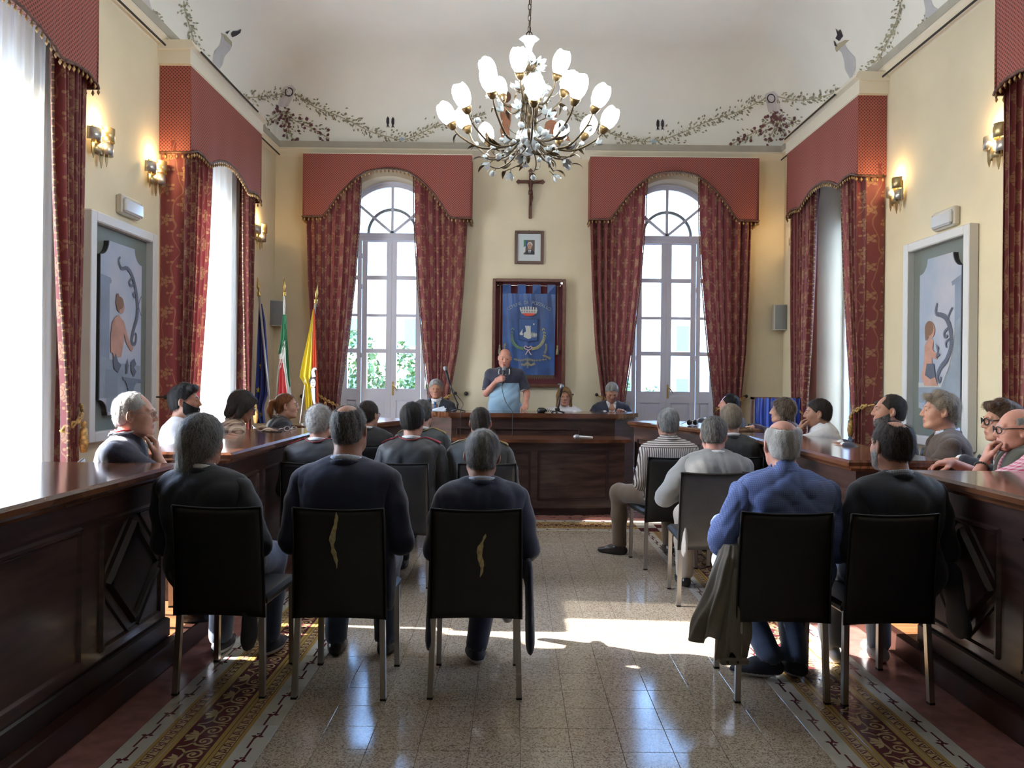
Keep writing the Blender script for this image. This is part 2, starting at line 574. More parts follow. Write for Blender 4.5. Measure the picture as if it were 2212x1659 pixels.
# coved vault
def vault():
    vs, fs = [], []
    NT, NS, NC = 14, 24, 6
    rows = []
    for i in range(NT + 1):
        th = PI / 2 * i / NT
        s = COVE_A * (1 - math.cos(th))
        z = CZ + COVE_B * math.sin(th)
        r = 0.02 + 0.45 * s
        x0, x1, y0, y1 = XL + s, XR - s, YB + s, D - s
        loop = []
        for cx, cy, a0 in ((x1 - r, y1 - r, 0), (x0 + r, y1 - r, 90), (x0 + r, y0 + r, 180), (x1 - r, y0 + r, 270)):
            for k in range(NC + 1):
                a = R(a0 + 90 * k / NC)
                loop.append((cx + r * math.cos(a), cy + r * math.sin(a), z))
        rows.append(loop)
    n = len(rows[0])
    for l in rows: vs += l
    for i in range(NT):
        for k in range(n):
            k2 = (k + 1) % n
            fs.append([i * n + k, i * n + k2, i * n + n + k2, i * n + n + k])
    fs.append([NT * n + k for k in range(n)])
    mb = MB().add(vs, fs, 0, True)
    mb.sm[-1] = False
    return mb
vm = vault()
ceiling = vm.build('ceiling', CEIL)
struct(ceiling)
sh = MB().box(XL - 0.7, XR + 0.7, YB - 0.4, D + 0.7, CZ + COVE_B + 0.03, CZ + COVE_B + 0.1)
for a in ((XL - 0.7, XL - 0.02, YB - 0.4, D + 0.7), (XR + 0.02, XR + 0.7, YB - 0.4, D + 0.7), (XL - 0.7, XR + 0.7, D + 0.02, D + 0.7), (XL - 0.7, XR + 0.7, YB - 0.4, YB - 0.02)):
    sh.box(*a, CZ - 0.02, CZ + COVE_B + 0.05)
sh.build('roof_slab', CEIL, ceiling)
VBVH = BVHTree.FromPolygons([tuple(v) for v in vm.v], vm.f)
# cornice: cream lower moulding, grey band above, breaking forward over the side windows
def cornice(name, length, loc, rz, bumps, slot):
    root = sempty(name, loc, rz)
    mb = MB()
    mb.prism([(-0.05, CORN + 0.06), (0, CORN), (0.02, CORN), (0.02, CZ), (-0.07, CZ), (-0.07, CORN + 0.09)], 0, length, 0, 'yz')
    mb.build('cornice_moulding', CREAMP, root)
    MB().box(0, length, -0.075, 0.0, CZ - 0.075, CZ + 0.012).build('grey_band', GREYP, root)
    for a, b in bumps:
        q = MB()
        q.box(a, b, -0.305, 0, 4.421, CORN + 0.05)
        q.prism([(-0.35, CORN + 0.0), (-0.28, CORN - 0.03), (0, CORN - 0.03), (0, CORN + 0.06), (-0.32, CORN + 0.06)], a - 0.02, b + 0.02, 0, 'yz')
        q.build('pelmet_board', CREAMP, root)
    for a, b, y in slot:
        MB().box(a, b, y - 0.006, y + 0.006, CORN - 0.012, CORN + 0.004).build('light_slot', DARK, root)
    return root
cornice('trim_1', XR - XL, (XL, D, 0), 0, [], [])
cornice('trim_2', D - YB, (XL, YB, 0), PI / 2, [(WIN_L[0] - YB - 1.06, WIN_L[0] - YB + 1.06), (WIN_L[1] - YB - 1.06, WIN_L[1] - YB + 1.06)],
        [(WIN_L[0] - YB + 1.1, WIN_L[1] - YB - 1.1, -0.085), (WIN_L[1] - YB - 0.95, WIN_L[1] - YB + 0.7, -0.362), (WIN_L[1] - YB + 1.2, D - YB - 0.1, -0.085)])
cornice('trim_3', D - YB, (XR, D, 0), -PI / 2, [(D - WIN_R[0] - 1.06, D - WIN_R[0] + 1.06), (D - WIN_R[1] - 1.06, D - WIN_R[1] + 1.06)],
        [(0.1, D - WIN_R[1] - 1.1, -0.085), (D - WIN_R[1] - 0.95, D - WIN_R[1] + 0.6, -0.362), (D - WIN_R[1] + 1.1, D - WIN_R[0] - 1.1, -0.085)])

# raised platforms and dais
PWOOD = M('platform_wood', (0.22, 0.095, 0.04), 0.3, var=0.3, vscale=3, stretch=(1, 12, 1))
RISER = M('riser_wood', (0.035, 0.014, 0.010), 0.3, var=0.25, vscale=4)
p = sempty('trim_4', (0, 0, 0))
MB().box(XL, PLX - 0.06, YB, 9.3, 0, PLAT).build('platform_top', PWOOD, p)
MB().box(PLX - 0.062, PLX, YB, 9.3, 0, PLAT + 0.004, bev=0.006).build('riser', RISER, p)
p = sempty('trim_5', (0, 0, 0))
MB().box(PRX + 0.06, XR, YB, 9.3, 0, PLAT).build('platform_top', PWOOD, p)
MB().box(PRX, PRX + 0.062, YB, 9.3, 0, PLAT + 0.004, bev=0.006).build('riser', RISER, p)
p = sempty('trim_6', (0, 0, 0))
MB().box(XL, XR, 9.3, D + 0.6, 0, DAIS).build('dais_top', PWOOD, p)
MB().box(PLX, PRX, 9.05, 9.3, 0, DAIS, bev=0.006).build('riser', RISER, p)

# ------------------------------------------------------------------ windows
def glass_mat():
    m = bpy.data.materials.new('pane_glass'); m.use_nodes = True
    nt = m.node_tree; nt.nodes.clear()
    out = nd(nt, 'ShaderNodeOutputMaterial')
    t = nd(nt, 'ShaderNodeBsdfTransparent'); t.inputs[0].default_value = (0.97, 0.98, 0.98, 1)
    g = nd(nt, 'ShaderNodeBsdfGlossy', i_Roughness=0.02)
    fr = nd(nt, 'ShaderNodeFresnel', i_IOR=1.4)
    mx = nd(nt, 'ShaderNodeMixShader')
    nt.links.new(fr.outputs[0], mx.inputs[0]); nt.links.new(t.outputs[0], mx.inputs[1]); nt.links.new(g.outputs[0], mx.inputs[2])
    nt.links.new(mx.outputs[0], out.inputs[0])
    return m
GLASS = glass_mat()
def portal(parent, w, h, z):
    l = bpy.data.lights.new('sky_portal', 'AREA')
    l.shape = 'RECTANGLE'; l.size = w; l.size_y = h
    l.cycles.is_portal = True
    o = link(bpy.data.objects.new('sky_portal', l), parent)
    o.location = (0, 0.62, z)
    o.rotation_euler = (-R(90), 0, 0)
def fan_window(name, loc, rz, z0, closed, shutter=0.0):
    """arched french window; local x along the wall, y outwards"""
    root = sempty(name, loc, rz)
    fr = MB()
    Y0, Y1 = 0.33, 0.40
    n = 28
    for ra, rb, ya, yb in ((HW - 0.075, HW + 0.01, Y0, Y1), (HW - 0.03, HW + 0.01, Y0 - 0.02, Y1)):
        pa = [(ra * math.cos(PI * i / n), SPR + ra * math.sin(PI * i / n)) for i in range(n + 1)]
        pb = [(rb * math.cos(PI * i / n), SPR + rb * math.sin(PI * i / n)) for i in range(n + 1)]
        for i in range(n):
            fr.prism([pa[i], pb[i], pb[i + 1], pa[i + 1]], ya, yb, 0, 'xz')
    for s in (-1, 1):
        fr.box(*sorted((s * (HW + 0.01), s * (HW - 0.05))), Y0, Y1, z0, SPR)
    fr.box(-HW, HW, Y0 - 0.02, Y1, SPR - 0.11, SPR)
    fr.box(-HW, HW, Y0 - 0.035, Y1, SPR - 0.06, SPR - 0.03)
    fr.build('frame', FRAMEW, root)
    MB().box(-HW, HW, 0.0, 0.6, z0 - 0.06, z0 + 0.02).build('sill', WHITE, root)
    MB().box(-0.02, 0.02, Y0 + 0.005, Y1 - 0.005, SPR, SPR + HW - 0.06).build('fan_bar', FRAMEW, root)
    for s in (-1, 1):
        a = R(90 - s * 50)
        dx, dz = math.cos(a), math.sin(a)
        px, pz = -dz * 0.02, dx * 0.02
        MB().prism([(px, SPR + pz), (-px, SPR - pz), (dx * 0.69 - px, SPR + dz * 0.69 - pz), (dx * 0.69 + px, SPR + dz * 0.69 + pz)], Y0 + 0.005, Y1 - 0.005, 0, 'xz').build('fan_bar', FRAMEW, root)
    b = MB()
    for i in range(n):
        a0, a1 = PI * i / n, PI * (i + 1) / n
        b.prism([(0.33 * math.cos(a0), SPR + 0.33 * math.sin(a0)), (0.37 * math.cos(a0), SPR + 0.37 * math.sin(a0)), (0.37 * math.cos(a1), SPR + 0.37 * math.sin(a1)), (0.33 * math.cos(a1), SPR + 0.33 * math.sin(a1))], Y0 + 0.01, Y1 - 0.01, 0, 'xz')
    b.build('fan_arch_bar', M('fan_bar_grey', (0.30, 0.34, 0.36), 0.5), root)
    MB().add([(0.69 * math.cos(PI * i / n), 0.37, SPR + 0.69 * math.sin(PI * i / n)) for i in range(n + 1)], [list(range(n + 1))]).build('fan_pane', GLASS, root)
    rows = [(3.44, 2.95), (2.89, 2.39), (2.35, 1.88), (1.82, 1.30)]
    def leaf(x0, x1, hinge_side, st=0.075, handle=False, parent=root, nm='leaf'):
        l = MB()
        l.box(x0, x0 + st, Y0, Y1, z0 + 0.03, SPR - 0.11)
        l.box(x1 - st, x1, Y0, Y1, z0 + 0.03, SPR - 0.11)
        zs = [SPR - 0.11] + [q for r in rows for q in r] + [1.30]
        l.box(x0 + st, x1 - st, Y0, Y1, 3.44, SPR - 0.11)
        for (t, bt), nx in zip(rows, rows[1:] + [(1.22, 0)]):
            l.box(x0 + st, x1 - st, Y0 + 0.01, Y1 - 0.01, nx[0], bt)
        l.box(x0 + st, x1 - st, Y0, Y1, z0 + 0.03, z0 + 0.16)
        l.box(x0 + st, x1 - st, Y0, Y1, 1.13, 1.22)
        lo = l.build(nm, FRAMEW, parent)
        if x1 - x0 > 0.25:
            q = MB()
            q.box(x0 + st, x1 - st, Y0 + 0.025, Y1 - 0.02, z0 + 0.16, 1.13)
            q.prism([(x0 + st + 0.02, z0 + 0.18), (x1 - st - 0.02, z0 + 0.18), (x1 - st - 0.02, 1.11), (x0 + st + 0.02, 1.11)], Y0 + 0.012, Y0 + 0.03, 0, 'xz')
            q.prism([(x0 + st + 0.05, z0 + 0.21), (x1 - st - 0.05, z0 + 0.21), (x1 - st - 0.05, 1.08), (x0 + st + 0.05, 1.08)], Y0 + 0.002, Y0 + 0.012, 0, 'xz')
            q.build('lower_panel', FRAMEW, lo)
        else:
            MB().box(x0 + st, x1 - st, Y0 + 0.025, Y1 - 0.02, z0 + 0.16, 1.13).build('lower_panel', FRAMEW, lo)
        for t, bt in rows:
            MB().add([(x0 + st, 0.37, bt), (x1 - st, 0.37, bt), (x1 - st, 0.37, t), (x0 + st, 0.37, t)], [[0, 1, 2, 3]]).build('pane', GLASS, lo)
        if handle:
            h = MB()
            h.box(x0 + 0.02, x0 + 0.045, Y0 - 0.012, Y0, 1.20, 1.40, bev=0.004)
            h.tube([(x0 + 0.032, Y0 - 0.01, 1.36), (x0 + 0.032, Y0 - 0.045, 1.36), (x0 + 0.05, Y0 - 0.05, 1.35), (x0 + 0.10, Y0 - 0.05, 1.28)], 0.009, 8)
            h.build('handle', BRASS, lo)
        q = MB()
        xh = x0 if hinge_side < 0 else x1
        for zz in (0.6, 1.75, 2.75, 3.2):
            q.tube([(xh, Y0 - 0.006, zz), (xh, Y0 - 0.006, zz + 0.07)], 0.010, 6)
        q.build('hinges', FRAMEW, lo)
        return lo
    if closed:
        leaf(-0.43, -0.002, -1)
        leaf(0.002, 0.43, 1, handle=True)
        leaf(-0.70, -0.44, -1, 0.06, nm='side_light')
        leaf(0.44, 0.70, 1, 0.06, nm='side_light')
    else:
        for s in (-1, 1):       # the leaves stand open, outwards
            l = leaf(0.002, 0.66, -1)
            l.rotation_euler = (0, 0, R(90))
            l.location = (s * 0.70 + 0.365, 0.41, 0)
    if shutter:
        for i in range(int((4.34 - shutter) / 0.075)):
            z = shutter + i * 0.075
            hw = HW if z < SPR else math.sqrt(max(0.01, HW ** 2 - (z - SPR) ** 2))
            MB().prism([(0.50, z), (0.512, z - 0.004), (0.524, z + 0.035), (0.512, z + 0.072), (0.50, z + 0.070)], -hw, hw, 0, 'yz').build('shutter_slat', M('shutter_grey', (0.20, 0.20, 0.20), 0.5), root)
    portal(root, 2 * HW, SPR + HW - z0, (SPR + HW + z0) / 2)
    return root
fan_window('window_1', (WIN_B[0], D, 0), 0, DAIS, True)
fan_window('window_2', (WIN_B[1], D, 0), 0, DAIS, True)
fan_window('window_3', (XL, WIN_L[0], 0), PI / 2, PLAT, False, 3.56)
fan_window('window_4', (XL, WIN_L[1], 0), PI / 2, PLAT, False, 3.52)
fan_window('window_5', (XR, WIN_R[0], 0), -PI / 2, PLAT, False, 3.56)
fan_window('window_6', (XR, WIN_R[1], 0), -PI / 2, PLAT, False, 3.56)

# ------------------------------------------------------------------ the world outside
GRND = M('pale_paving', (0.42, 0.39, 0.34), 0.9, var=0.1, vscale=0.6)
g = MB().box(-80, 80, -60, 90, -4.6, -4.5).build('ground', GRND)
g['kind'] = 'structure'
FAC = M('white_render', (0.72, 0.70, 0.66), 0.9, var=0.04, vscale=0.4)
BLUEG = M('blue_shutter', (0.10, 0.32, 0.42), 0.5)
def house(x, y, wd, dp, h, label, cols, rows):
    t = thing('house', label, 'building', (x, y, -4.5))
    MB().box(-wd / 2, wd / 2, 0, dp, 0, h).build('facade', FAC, t)
    MB().box(-wd / 2 - 0.2, wd / 2 + 0.2, -0.2, dp + 0.2, h, h + 0.3).build('roof_edge', FAC, t)
    for i in range(cols):
        for j in range(rows):
            cx = -wd / 2 + (i + 0.5) * wd / cols
            cz = 1.6 + j * 3.1
            f = MB()
            f.box(cx - 0.6, cx + 0.6, -0.05, 0.02, cz - 0.1, cz)
            f.box(cx - 0.5, cx + 0.5, -0.03, 0.02, cz, cz + 1.4)
            f.build('window', BLUEG, t)
house(-8.5, 42, 15, 8, 11.5, 'white flat-roofed house seen through the left end window', 5, 3)
house(10, 45, 16, 8, 10.5, 'white flat-roofed house seen through the right end window', 5, 3)
t_ = thing('house', 'house across the lane, outside the right wall windows', 'building', (8.2, 4.0, -4.5), -PI / 2)  # added out of view, tall and grey, to block sky light on the right
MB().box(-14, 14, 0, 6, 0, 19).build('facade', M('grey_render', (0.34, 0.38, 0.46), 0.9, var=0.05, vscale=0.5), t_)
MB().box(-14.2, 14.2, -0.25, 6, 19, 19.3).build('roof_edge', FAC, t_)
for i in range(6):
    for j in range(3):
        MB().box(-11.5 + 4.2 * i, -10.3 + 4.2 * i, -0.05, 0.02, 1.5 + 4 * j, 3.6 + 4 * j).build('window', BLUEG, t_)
LEAFM = M('tree_leaf', (0.045, 0.10, 0.022), 0.6, var=0.5, vscale=3)
BARK = M('bark', (0.10, 0.07, 0.05), 0.9, var=0.3, vscale=10)
def tree(x, y, top, rad, label, seed):
    rg = np.random.default_rng(seed)
    t = thing('tree', label, 'tree', (x, y, -4.5), group=None)
    h = top + 4.5
    MB().tube([(0, 0, 0), (0.05, 0, h * 0.4), (0.0, 0.1, h * 0.8)], [0.16, 0.12, 0.05], 8).build('trunk', BARK, t)
    n = 5200
    p = rg.normal(size=(n, 3)); p /= np.linalg.norm(p, axis=1)[:, None]
    p *= (rg.uniform(0.35, 1, n) ** 0.5)[:, None] * np.array([rad, rad, h * 0.36])
    p *= (1 + 0.22 * np.sin(p[:, :1] * 4 + seed) * np.cos(p[:, 2:] * 3.1))
    p += np.array([0, 0, h * 0.66])
    a = rg.normal(size=(n, 3)); a /= np.linalg.norm(a, axis=1)[:, None]
    b = np.cross(a, rg.normal(size=(n, 3))); b /= np.linalg.norm(b, axis=1)[:, None]
    s = rg.uniform(0.05, 0.10, n)[:, None]
    V = np.stack([p - a * s, p + b * s * 0.5, p + a * s, p - b * s * 0.5], 1).reshape(-1, 3)
    o = link(bpy.data.objects.new('foliage', np_mesh('foliage', V, np.arange(4 * n).reshape(-1, 4), LEAFM, smooth=False)), t)
tree(-3.5, 16.6, 2.1, 1.0, 'leafy tree outside the left half of the left end window', 1)
tree(-2.75, 19.3, 1.9, 1.0, 'leafy tree outside the right half of the left end window', 2)
tree(3.4, 22, 1.5, 1.3, 'leafy tree outside low in the right end window', 4)
# ------------------------------------------------------------------ pelmets, curtains, sheers
def flower_cloth(name, base, gold, translucent):
    m, nt, p = pbsdf(name)
    tc = nd(nt, 'ShaderNodeTexCoord')
    def lattice(sx, sy, ox, oy, rad, petals, amp):
        mp = nd(nt, 'ShaderNodeMapping')
        mp.inputs['Scale'].default_value = (sx, sy, 1)
        mp.inputs['Location'].default_value = (ox, oy, 0)
        nt.links.new(tc.outputs['UV'], mp.inputs[0])
        fr = nd(nt, 'ShaderNodeVectorMath', operation='FRACTION')
        nt.links.new(mp.outputs[0], fr.inputs[0])
        sp = nd(nt, 'ShaderNodeSeparateXYZ')
        nt.links.new(fr.outputs[0], sp.inputs[0])
        x = math_n(nt, 'DIVIDE', math_n(nt, 'SUBTRACT', sp.outputs[0], 0.5), sx)
        y = math_n(nt, 'DIVIDE', math_n(nt, 'SUBTRACT', sp.outputs[1], 0.5), sy)
        r = math_n(nt, 'SQRT', math_n(nt, 'ADD', math_n(nt, 'MULTIPLY', x, x), math_n(nt, 'MULTIPLY', y, y)))
        th = math_n(nt, 'ARCTAN2', y, x)
        lim = math_n(nt, 'MULTIPLY_ADD', math_n(nt, 'COSINE', math_n(nt, 'MULTIPLY', th, petals)), rad * amp, rad * (1 - amp))
        ins = math_n(nt, 'LESS_THAN', r, lim)
        rg = math_n(nt, 'FRACT', math_n(nt, 'MULTIPLY', r, 36.0))
        return math_n(nt, 'MULTIPLY', ins, math_n(nt, 'GREATER_THAN', rg, 0.16))
    f1 = lattice(3.1, 3.4, 0.0, 0.0, 0.078, 6.0, 0.24)
    f2 = lattice(3.1, 3.4, 0.5, 0.5, 0.066, 5.0, 0.30)
    f3 = lattice(6.2, 6.8, 0.25, 0.25, 0.030, 2.0, 0.5)
    mp = nd(nt, 'ShaderNodeMapping'); mp.inputs['Scale'].default_value = (1, 1, 1)
    nt.links.new(tc.outputs['UV'], mp.inputs[0])
    wv = nd(nt, 'ShaderNodeTexWave', i_Scale=2.2, i_Distortion=7.0, i_Detail=1.0)
    wv.inputs['Detail Scale'].default_value = 1.6
    nt.links.new(mp.outputs[0], wv.inputs[0])
    vine = math_n(nt, 'MULTIPLY', math_n(nt, 'GREATER_THAN', wv.outputs[1], 0.985), 0.6)
    s = math_n(nt, 'MINIMUM', 1.0, math_n(nt, 'ADD', math_n(nt, 'ADD', f1, f2), math_n(nt, 'ADD', f3, vine)))
    fac = math_n(nt, 'MULTIPLY', s, 0.55)
    col = mixc(nt, fac, base, gold)
    nt.links.new(col, p.inputs['Base Color'])
    p.inputs['Roughness'].default_value = 0.6
    p.inputs['Sheen Weight'].default_value = 0.25
    tr = nd(nt, 'ShaderNodeBsdfTranslucent')
    nt.links.new(col, tr.inputs[0])
    mx = nd(nt, 'ShaderNodeMixShader'); mx.inputs[0].default_value = translucent
    nt.links.new(p.outputs[0], mx.inputs[1]); nt.links.new(tr.outputs[0], mx.inputs[2])
    nt.links.new(mx.outputs[0], nt.nodes['Material Output'].inputs[0])
    return m
CLOTH = flower_cloth('red_floral_cloth', (0.175, 0.030, 0.031), (0.38, 0.235, 0.11), 0.22)
def dot_cloth():
    m, nt, p = pbsdf('red_dotted_cloth')
    tc = nd(nt, 'ShaderNodeTexCoord')
    def dots(ox):
        mp = nd(nt, 'ShaderNodeMapping'); mp.inputs['Scale'].default_value = (30, 30, 1); mp.inputs['Location'].default_value = (ox, ox, 0)
        nt.links.new(tc.outputs['UV'], mp.inputs[0])
        fr = nd(nt, 'ShaderNodeVectorMath', operation='FRACTION'); nt.links.new(mp.outputs[0], fr.inputs[0])
        di = nd(nt, 'ShaderNodeVectorMath', operation='DISTANCE'); di.inputs[1].default_value = (0.5, 0.5, 0)
        nt.links.new(fr.outputs[0], di.inputs[0])
        return math_n(nt, 'LESS_THAN', di.outputs['Value'], 0.24)
    d = math_n(nt, 'MAXIMUM', dots(0), dots(0.5))
    nt.links.new(mixc(nt, d, (0.33, 0.092, 0.070), (0.105, 0.030, 0.030)), p.inputs['Base Color'])
    p.inputs['Roughness'].default_value = 0.75
    return m
DOTS = dot_cloth()
FRINGE = M('brown_gold_fringe', (0.10, 0.045, 0.03), 0.6, var=0.6, vscale=35)
BEAD = M('gold_bead', (0.36, 0.22, 0.09), 0.5, var=0.5, vscale=30)
ROPE = M('gold_rope', (0.42, 0.26, 0.08), 0.5, var=0.5, vscale=40)
IRON = M('black_iron', (0.02, 0.018, 0.016), 0.4)
def sheer_mat():
    m = bpy.data.materials.new('white_sheer'); m.use_nodes = True
    nt = m.node_tree; nt.nodes.clear()
    out = nd(nt, 'ShaderNodeOutputMaterial')
    t = nd(nt, 'ShaderNodeBsdfTransparent')
    tl = nd(nt, 'ShaderNodeBsdfTranslucent'); tl.inputs[0].default_value = (0.92, 0.94, 0.92, 1)
    df = nd(nt, 'ShaderNodeBsdfDiffuse'); df.inputs[0].default_value = (0.85, 0.87, 0.85, 1)
    m1 = nd(nt, 'ShaderNodeMixShader'); m1.inputs[0].default_value = 0.42
    nt.links.new(tl.outputs[0], m1.inputs[1]); nt.links.new(df.outputs[0], m1.inputs[2])
    m2 = nd(nt, 'ShaderNodeMixShader'); m2.inputs[0].default_value = 0.12
    nt.links.new(m1.outputs[0], m2.inputs[1]); nt.links.new(t.outputs[0], m2.inputs[2])
    nt.links.new(m2.outputs[0], out.inputs[0])
    return m
SHEER = sheer_mat()
PTOP = CORN - 0.04
def profile_z(x, half):
    """lower edge of the pelmet: flat ears and a bell over the end windows, shallow scallops over the side windows"""
    a = abs(x) / half
    if half < 1.1:
        return interp([(0.0, 3.755), (0.15, 3.745), (0.30, 3.71), (0.45, 3.655), (0.53, 3.612), (0.58, 3.612), (0.72, 3.64), (0.86, 3.64), (0.95, 3.61), (1.0, 3.585)], a)
    return interp([(0.0, 4.345), (0.12, 4.335), (0.25, 4.30), (0.36, 4.22), (0.46, 4.12), (0.56, 3.99), (0.64, 3.87), (0.70, 3.765), (0.735, 3.70), (0.77, 3.675), (1.0, 3.67)], a)
def beads(mb, pts, step, r=0.012, drop=0.035):
    acc = 0.0
    last = Vector(pts[0])
    for p in pts[1:]:
        p = Vector(p)
        seg = (p - last).length
        while acc + seg >= step:
            t = (step - acc) / seg
            last = last + (p - last) * t
            seg = (p - last).length
            acc = 0.0
            x, y, z = last
            z -= drop
            mb.add([(x - r, y, z), (x, y - r, z), (x + r, y, z), (x, y + r, z), (x, y, z + r * 2.4), (x, y, z - r * 1.7)],
                   [[0, 1, 4], [1, 2, 4], [2, 3, 4], [3, 0, 4], [1, 0, 5], [2, 1, 5], [3, 2, 5], [0, 3, 5]], 1, True)
        acc += seg
        last = p
def pelmet(loc, rz, half, label):
    root = thing('pelmet', label, 'pelmet', loc, rz, 'red dotted pelmets over the windows')
    YF = -0.30
    PT = PTOP if half > 1.1 else 4.41
    ear = profile_z(half, half)
    n = 72
    vs, uv = [], []
    for i in range(n + 1):
        x = -half + 2 * half * i / n
        zb = profile_z(x, half)
        wob = 0.012 * math.sin(x * 5.3 + 1) + 0.006 * math.sin(x * 13)
        for y in (YF, YF + 0.015):
            for k, z in enumerate((zb, PT)):
                vs.append((x, y + (wob if k == 0 else 0), z)); uv.append((x, z))
    fs = []
    for i in range(n):
        a, b = 4 * i, 4 * i + 4
        fs += [[a, b, b + 1, a + 1], [a + 2, a + 3, b + 3, b + 2], [a, a + 2, b + 2, b], [a + 1, b + 1, b + 3, a + 3]]
    MB().add(vs, fs, 0, False, uv).build('front_panel', DOTS, root)
    for s in (-1, 1):
        x = s * half
        vs = [(x, YF, ear), (x, -0.002, ear), (x, -0.002, PT), (x, YF, PT), (x - s * 0.015, YF, ear), (x - s * 0.015, -0.002, ear), (x - s * 0.015, -0.002, PT), (x - s * 0.015, YF, PT)]
        MB().add(vs, [[0, 1, 2, 3], [7, 6, 5, 4], [0, 4, 5, 1], [3, 2, 6, 7]], 0, False, [(q[1] * 1.0, q[2]) for q in vs]).build('side_panel', DOTS, root)
    MB().box(-half, half, YF, -0.002, PT, PT + 0.010).build('top_board', CREAMP, root)
    path = [(-half, -0.01, ear - 0.005)] + [(-half + 2 * half * i / 80, YF - 0.006, profile_z(-half + 2 * half * i / 80, half)) for i in range(81)] + [(half, -0.01, ear - 0.005)]
    f = MB()
    f.tube(path, 0.014, 6)
    beads(f, path, 0.055, 0.0135, 0.04)
    f.build('bobble_fringe', [FRINGE, BEAD], root)['kind'] = 'stuff'
    return root
def curtain(loc, rz, half, s, it, ib, label, zf, seed=0, ot=None, ob=0.86, rope=True, top_clip=True, rich=False):
    """one drawn curtain; s = side, it/ib = inner edge at the top and at the tie, in parts measured from the window's middle"""
    root = thing('curtain', label, 'curtain', loc, rz, 'red floral curtains')
    ot = ot if ot is not None else half * 0.99
    rg = random.Random(seed)
    NU, NV = 120, 46
    ph = [rg.uniform(0, 6.28) for _ in range(6)]
    NF = 7.5
    inner = lambda z: interp([(zf, lerp(ib, it, -0.02)), (1.15, ib), (1.9, lerp(ib, it, 0.38)), (2.8, lerp(ib, it, 0.74)), (3.6, lerp(ib, it, 0.94)), (4.5, it)], z)
    outer = lambda z: interp([(zf, ob + 0.03), (1.15, ob), (1.9, lerp(ob, ot, 0.55)), (2.8, lerp(ob, ot, 0.85)), (3.6, ot), (4.5, ot)], z)
    vs, uv = [], []
    edge = []
    for j in range(NV + 1):
        v = j / NV
        for i in range(NU + 1):
            u = i / NU
            ur = 0.13
            u2 = max(0.0, (u - ur) / (1 - ur))
            # the top follows the pelmet's edge from behind
            z0 = lerp(4.5, zf, v)
            xo, xi = outer(z0), inner(z0)
            x = xo + (xi - xo) * max(0.0, (u - 0.13) / 0.87)
            ztop = min(4.5, profile_z(x, half) + 0.12)
            z = lerp(ztop, zf, v) if top_clip else z0
            xo, xi = outer(z), inner(z)
            tight = interp([(zf, 0.8), (1.15, 1.0), (2.4, 0.35), (4.5, 0.0)], z)
            k = u * NF + 0.22 * math.sin(u * 9 + ph[0]) + 0.08 * math.sin(z * 1.3 + ph[1])
            wv = math.sin(2 * PI * k)
            x = xo + (xi - xo) * u2 + 0.3 * (xi - xo) / NF * 0.32 * math.sin(4 * PI * k + ph[2])
            amp = lerp(0.045, 0.034, tight) * (0.75 + 0.35 * math.sin(u * 5 + ph[3]))
            y = -0.135 + amp * (wv + 0.25 * math.sin(2 * PI * 2.3 * k + ph[4])) + 0.03 * tight * math.sin(u * PI)
            y -= 0.085
            if u < ur:      # the side of the curtain, back to the wall
                y = lerp(-0.012, y, u / ur)
                x = xo + 0.012 * math.sin(u / ur * 6 + ph[5])
            vs.append((s * x, y, z))
            uv.append((u * 1.55 + 0.03 * seed, z))
        edge.append(vs[-1])
    fs = []
    for j in range(NV):
        for i in range(NU):
            a = j * (NU + 1) + i
            fs.append([a, a + 1, a + NU + 2, a + NU + 1] if s < 0 else [a, a + NU + 1, a + NU + 2, a + 1])
    MB().add(vs, fs, 0, True, uv).build('cloth', CLOTH, root)
    f = MB()
    edge = [(x - s * 0.012, y - 0.004, z) for x, y, z in edge]
    f.tube(edge, 0.009, 5)
    beads(f, edge, 0.052, 0.0125, 0.0)
    f.build('bobble_fringe', [FRINGE, BEAD], root)['kind'] = 'stuff'
    if rope:
        zt = 1.12
        xa, xb = s * outer(zt), s * inner(zt)
        r = MB()
        for q in range(2):
            pts = []
            for i in range(25):
                t = i / 24
                y = -0.19 - 0.075 * math.sin(t * PI) - 0.006
                pts.append((lerp(xa + s * 0.05, xb - s * 0.012, t), y, zt + 0.10 * (1 - t) - 0.08 * t + 0.012 * math.sin(t * 40 + q * PI) + q * 0.016))
            r.tube(pts, 0.011, 6)
        r.tube([(xa + s * 0.05, -0.19, zt + 0.1), (xa + s * 0.09, -0.05, zt + 0.13)], 0.009, 6)
        r.lathe([(0.004, 0.10), (0.016, 0.09), (0.020, 0.06), (0.012, 0.05), (0.024, 0.04), (0.032, -0.06), (0.02, -0.13)], 10, 0, (xa * 0.6 + xb * 0.4, -0.295, zt - 0.10))
        r.build('tieback_rope', ROPE, root)
        h = MB()
        h.tube([(xa + s * 0.095, 0.0, zt + 0.13), (xa + s * 0.095, -0.11, zt + 0.13)], 0.008, 8)
        h.ball((xa + s * 0.095, -0.12, zt + 0.13), 0.024, 8)
        h.build('holdback_hook', IRON, root)
    return root
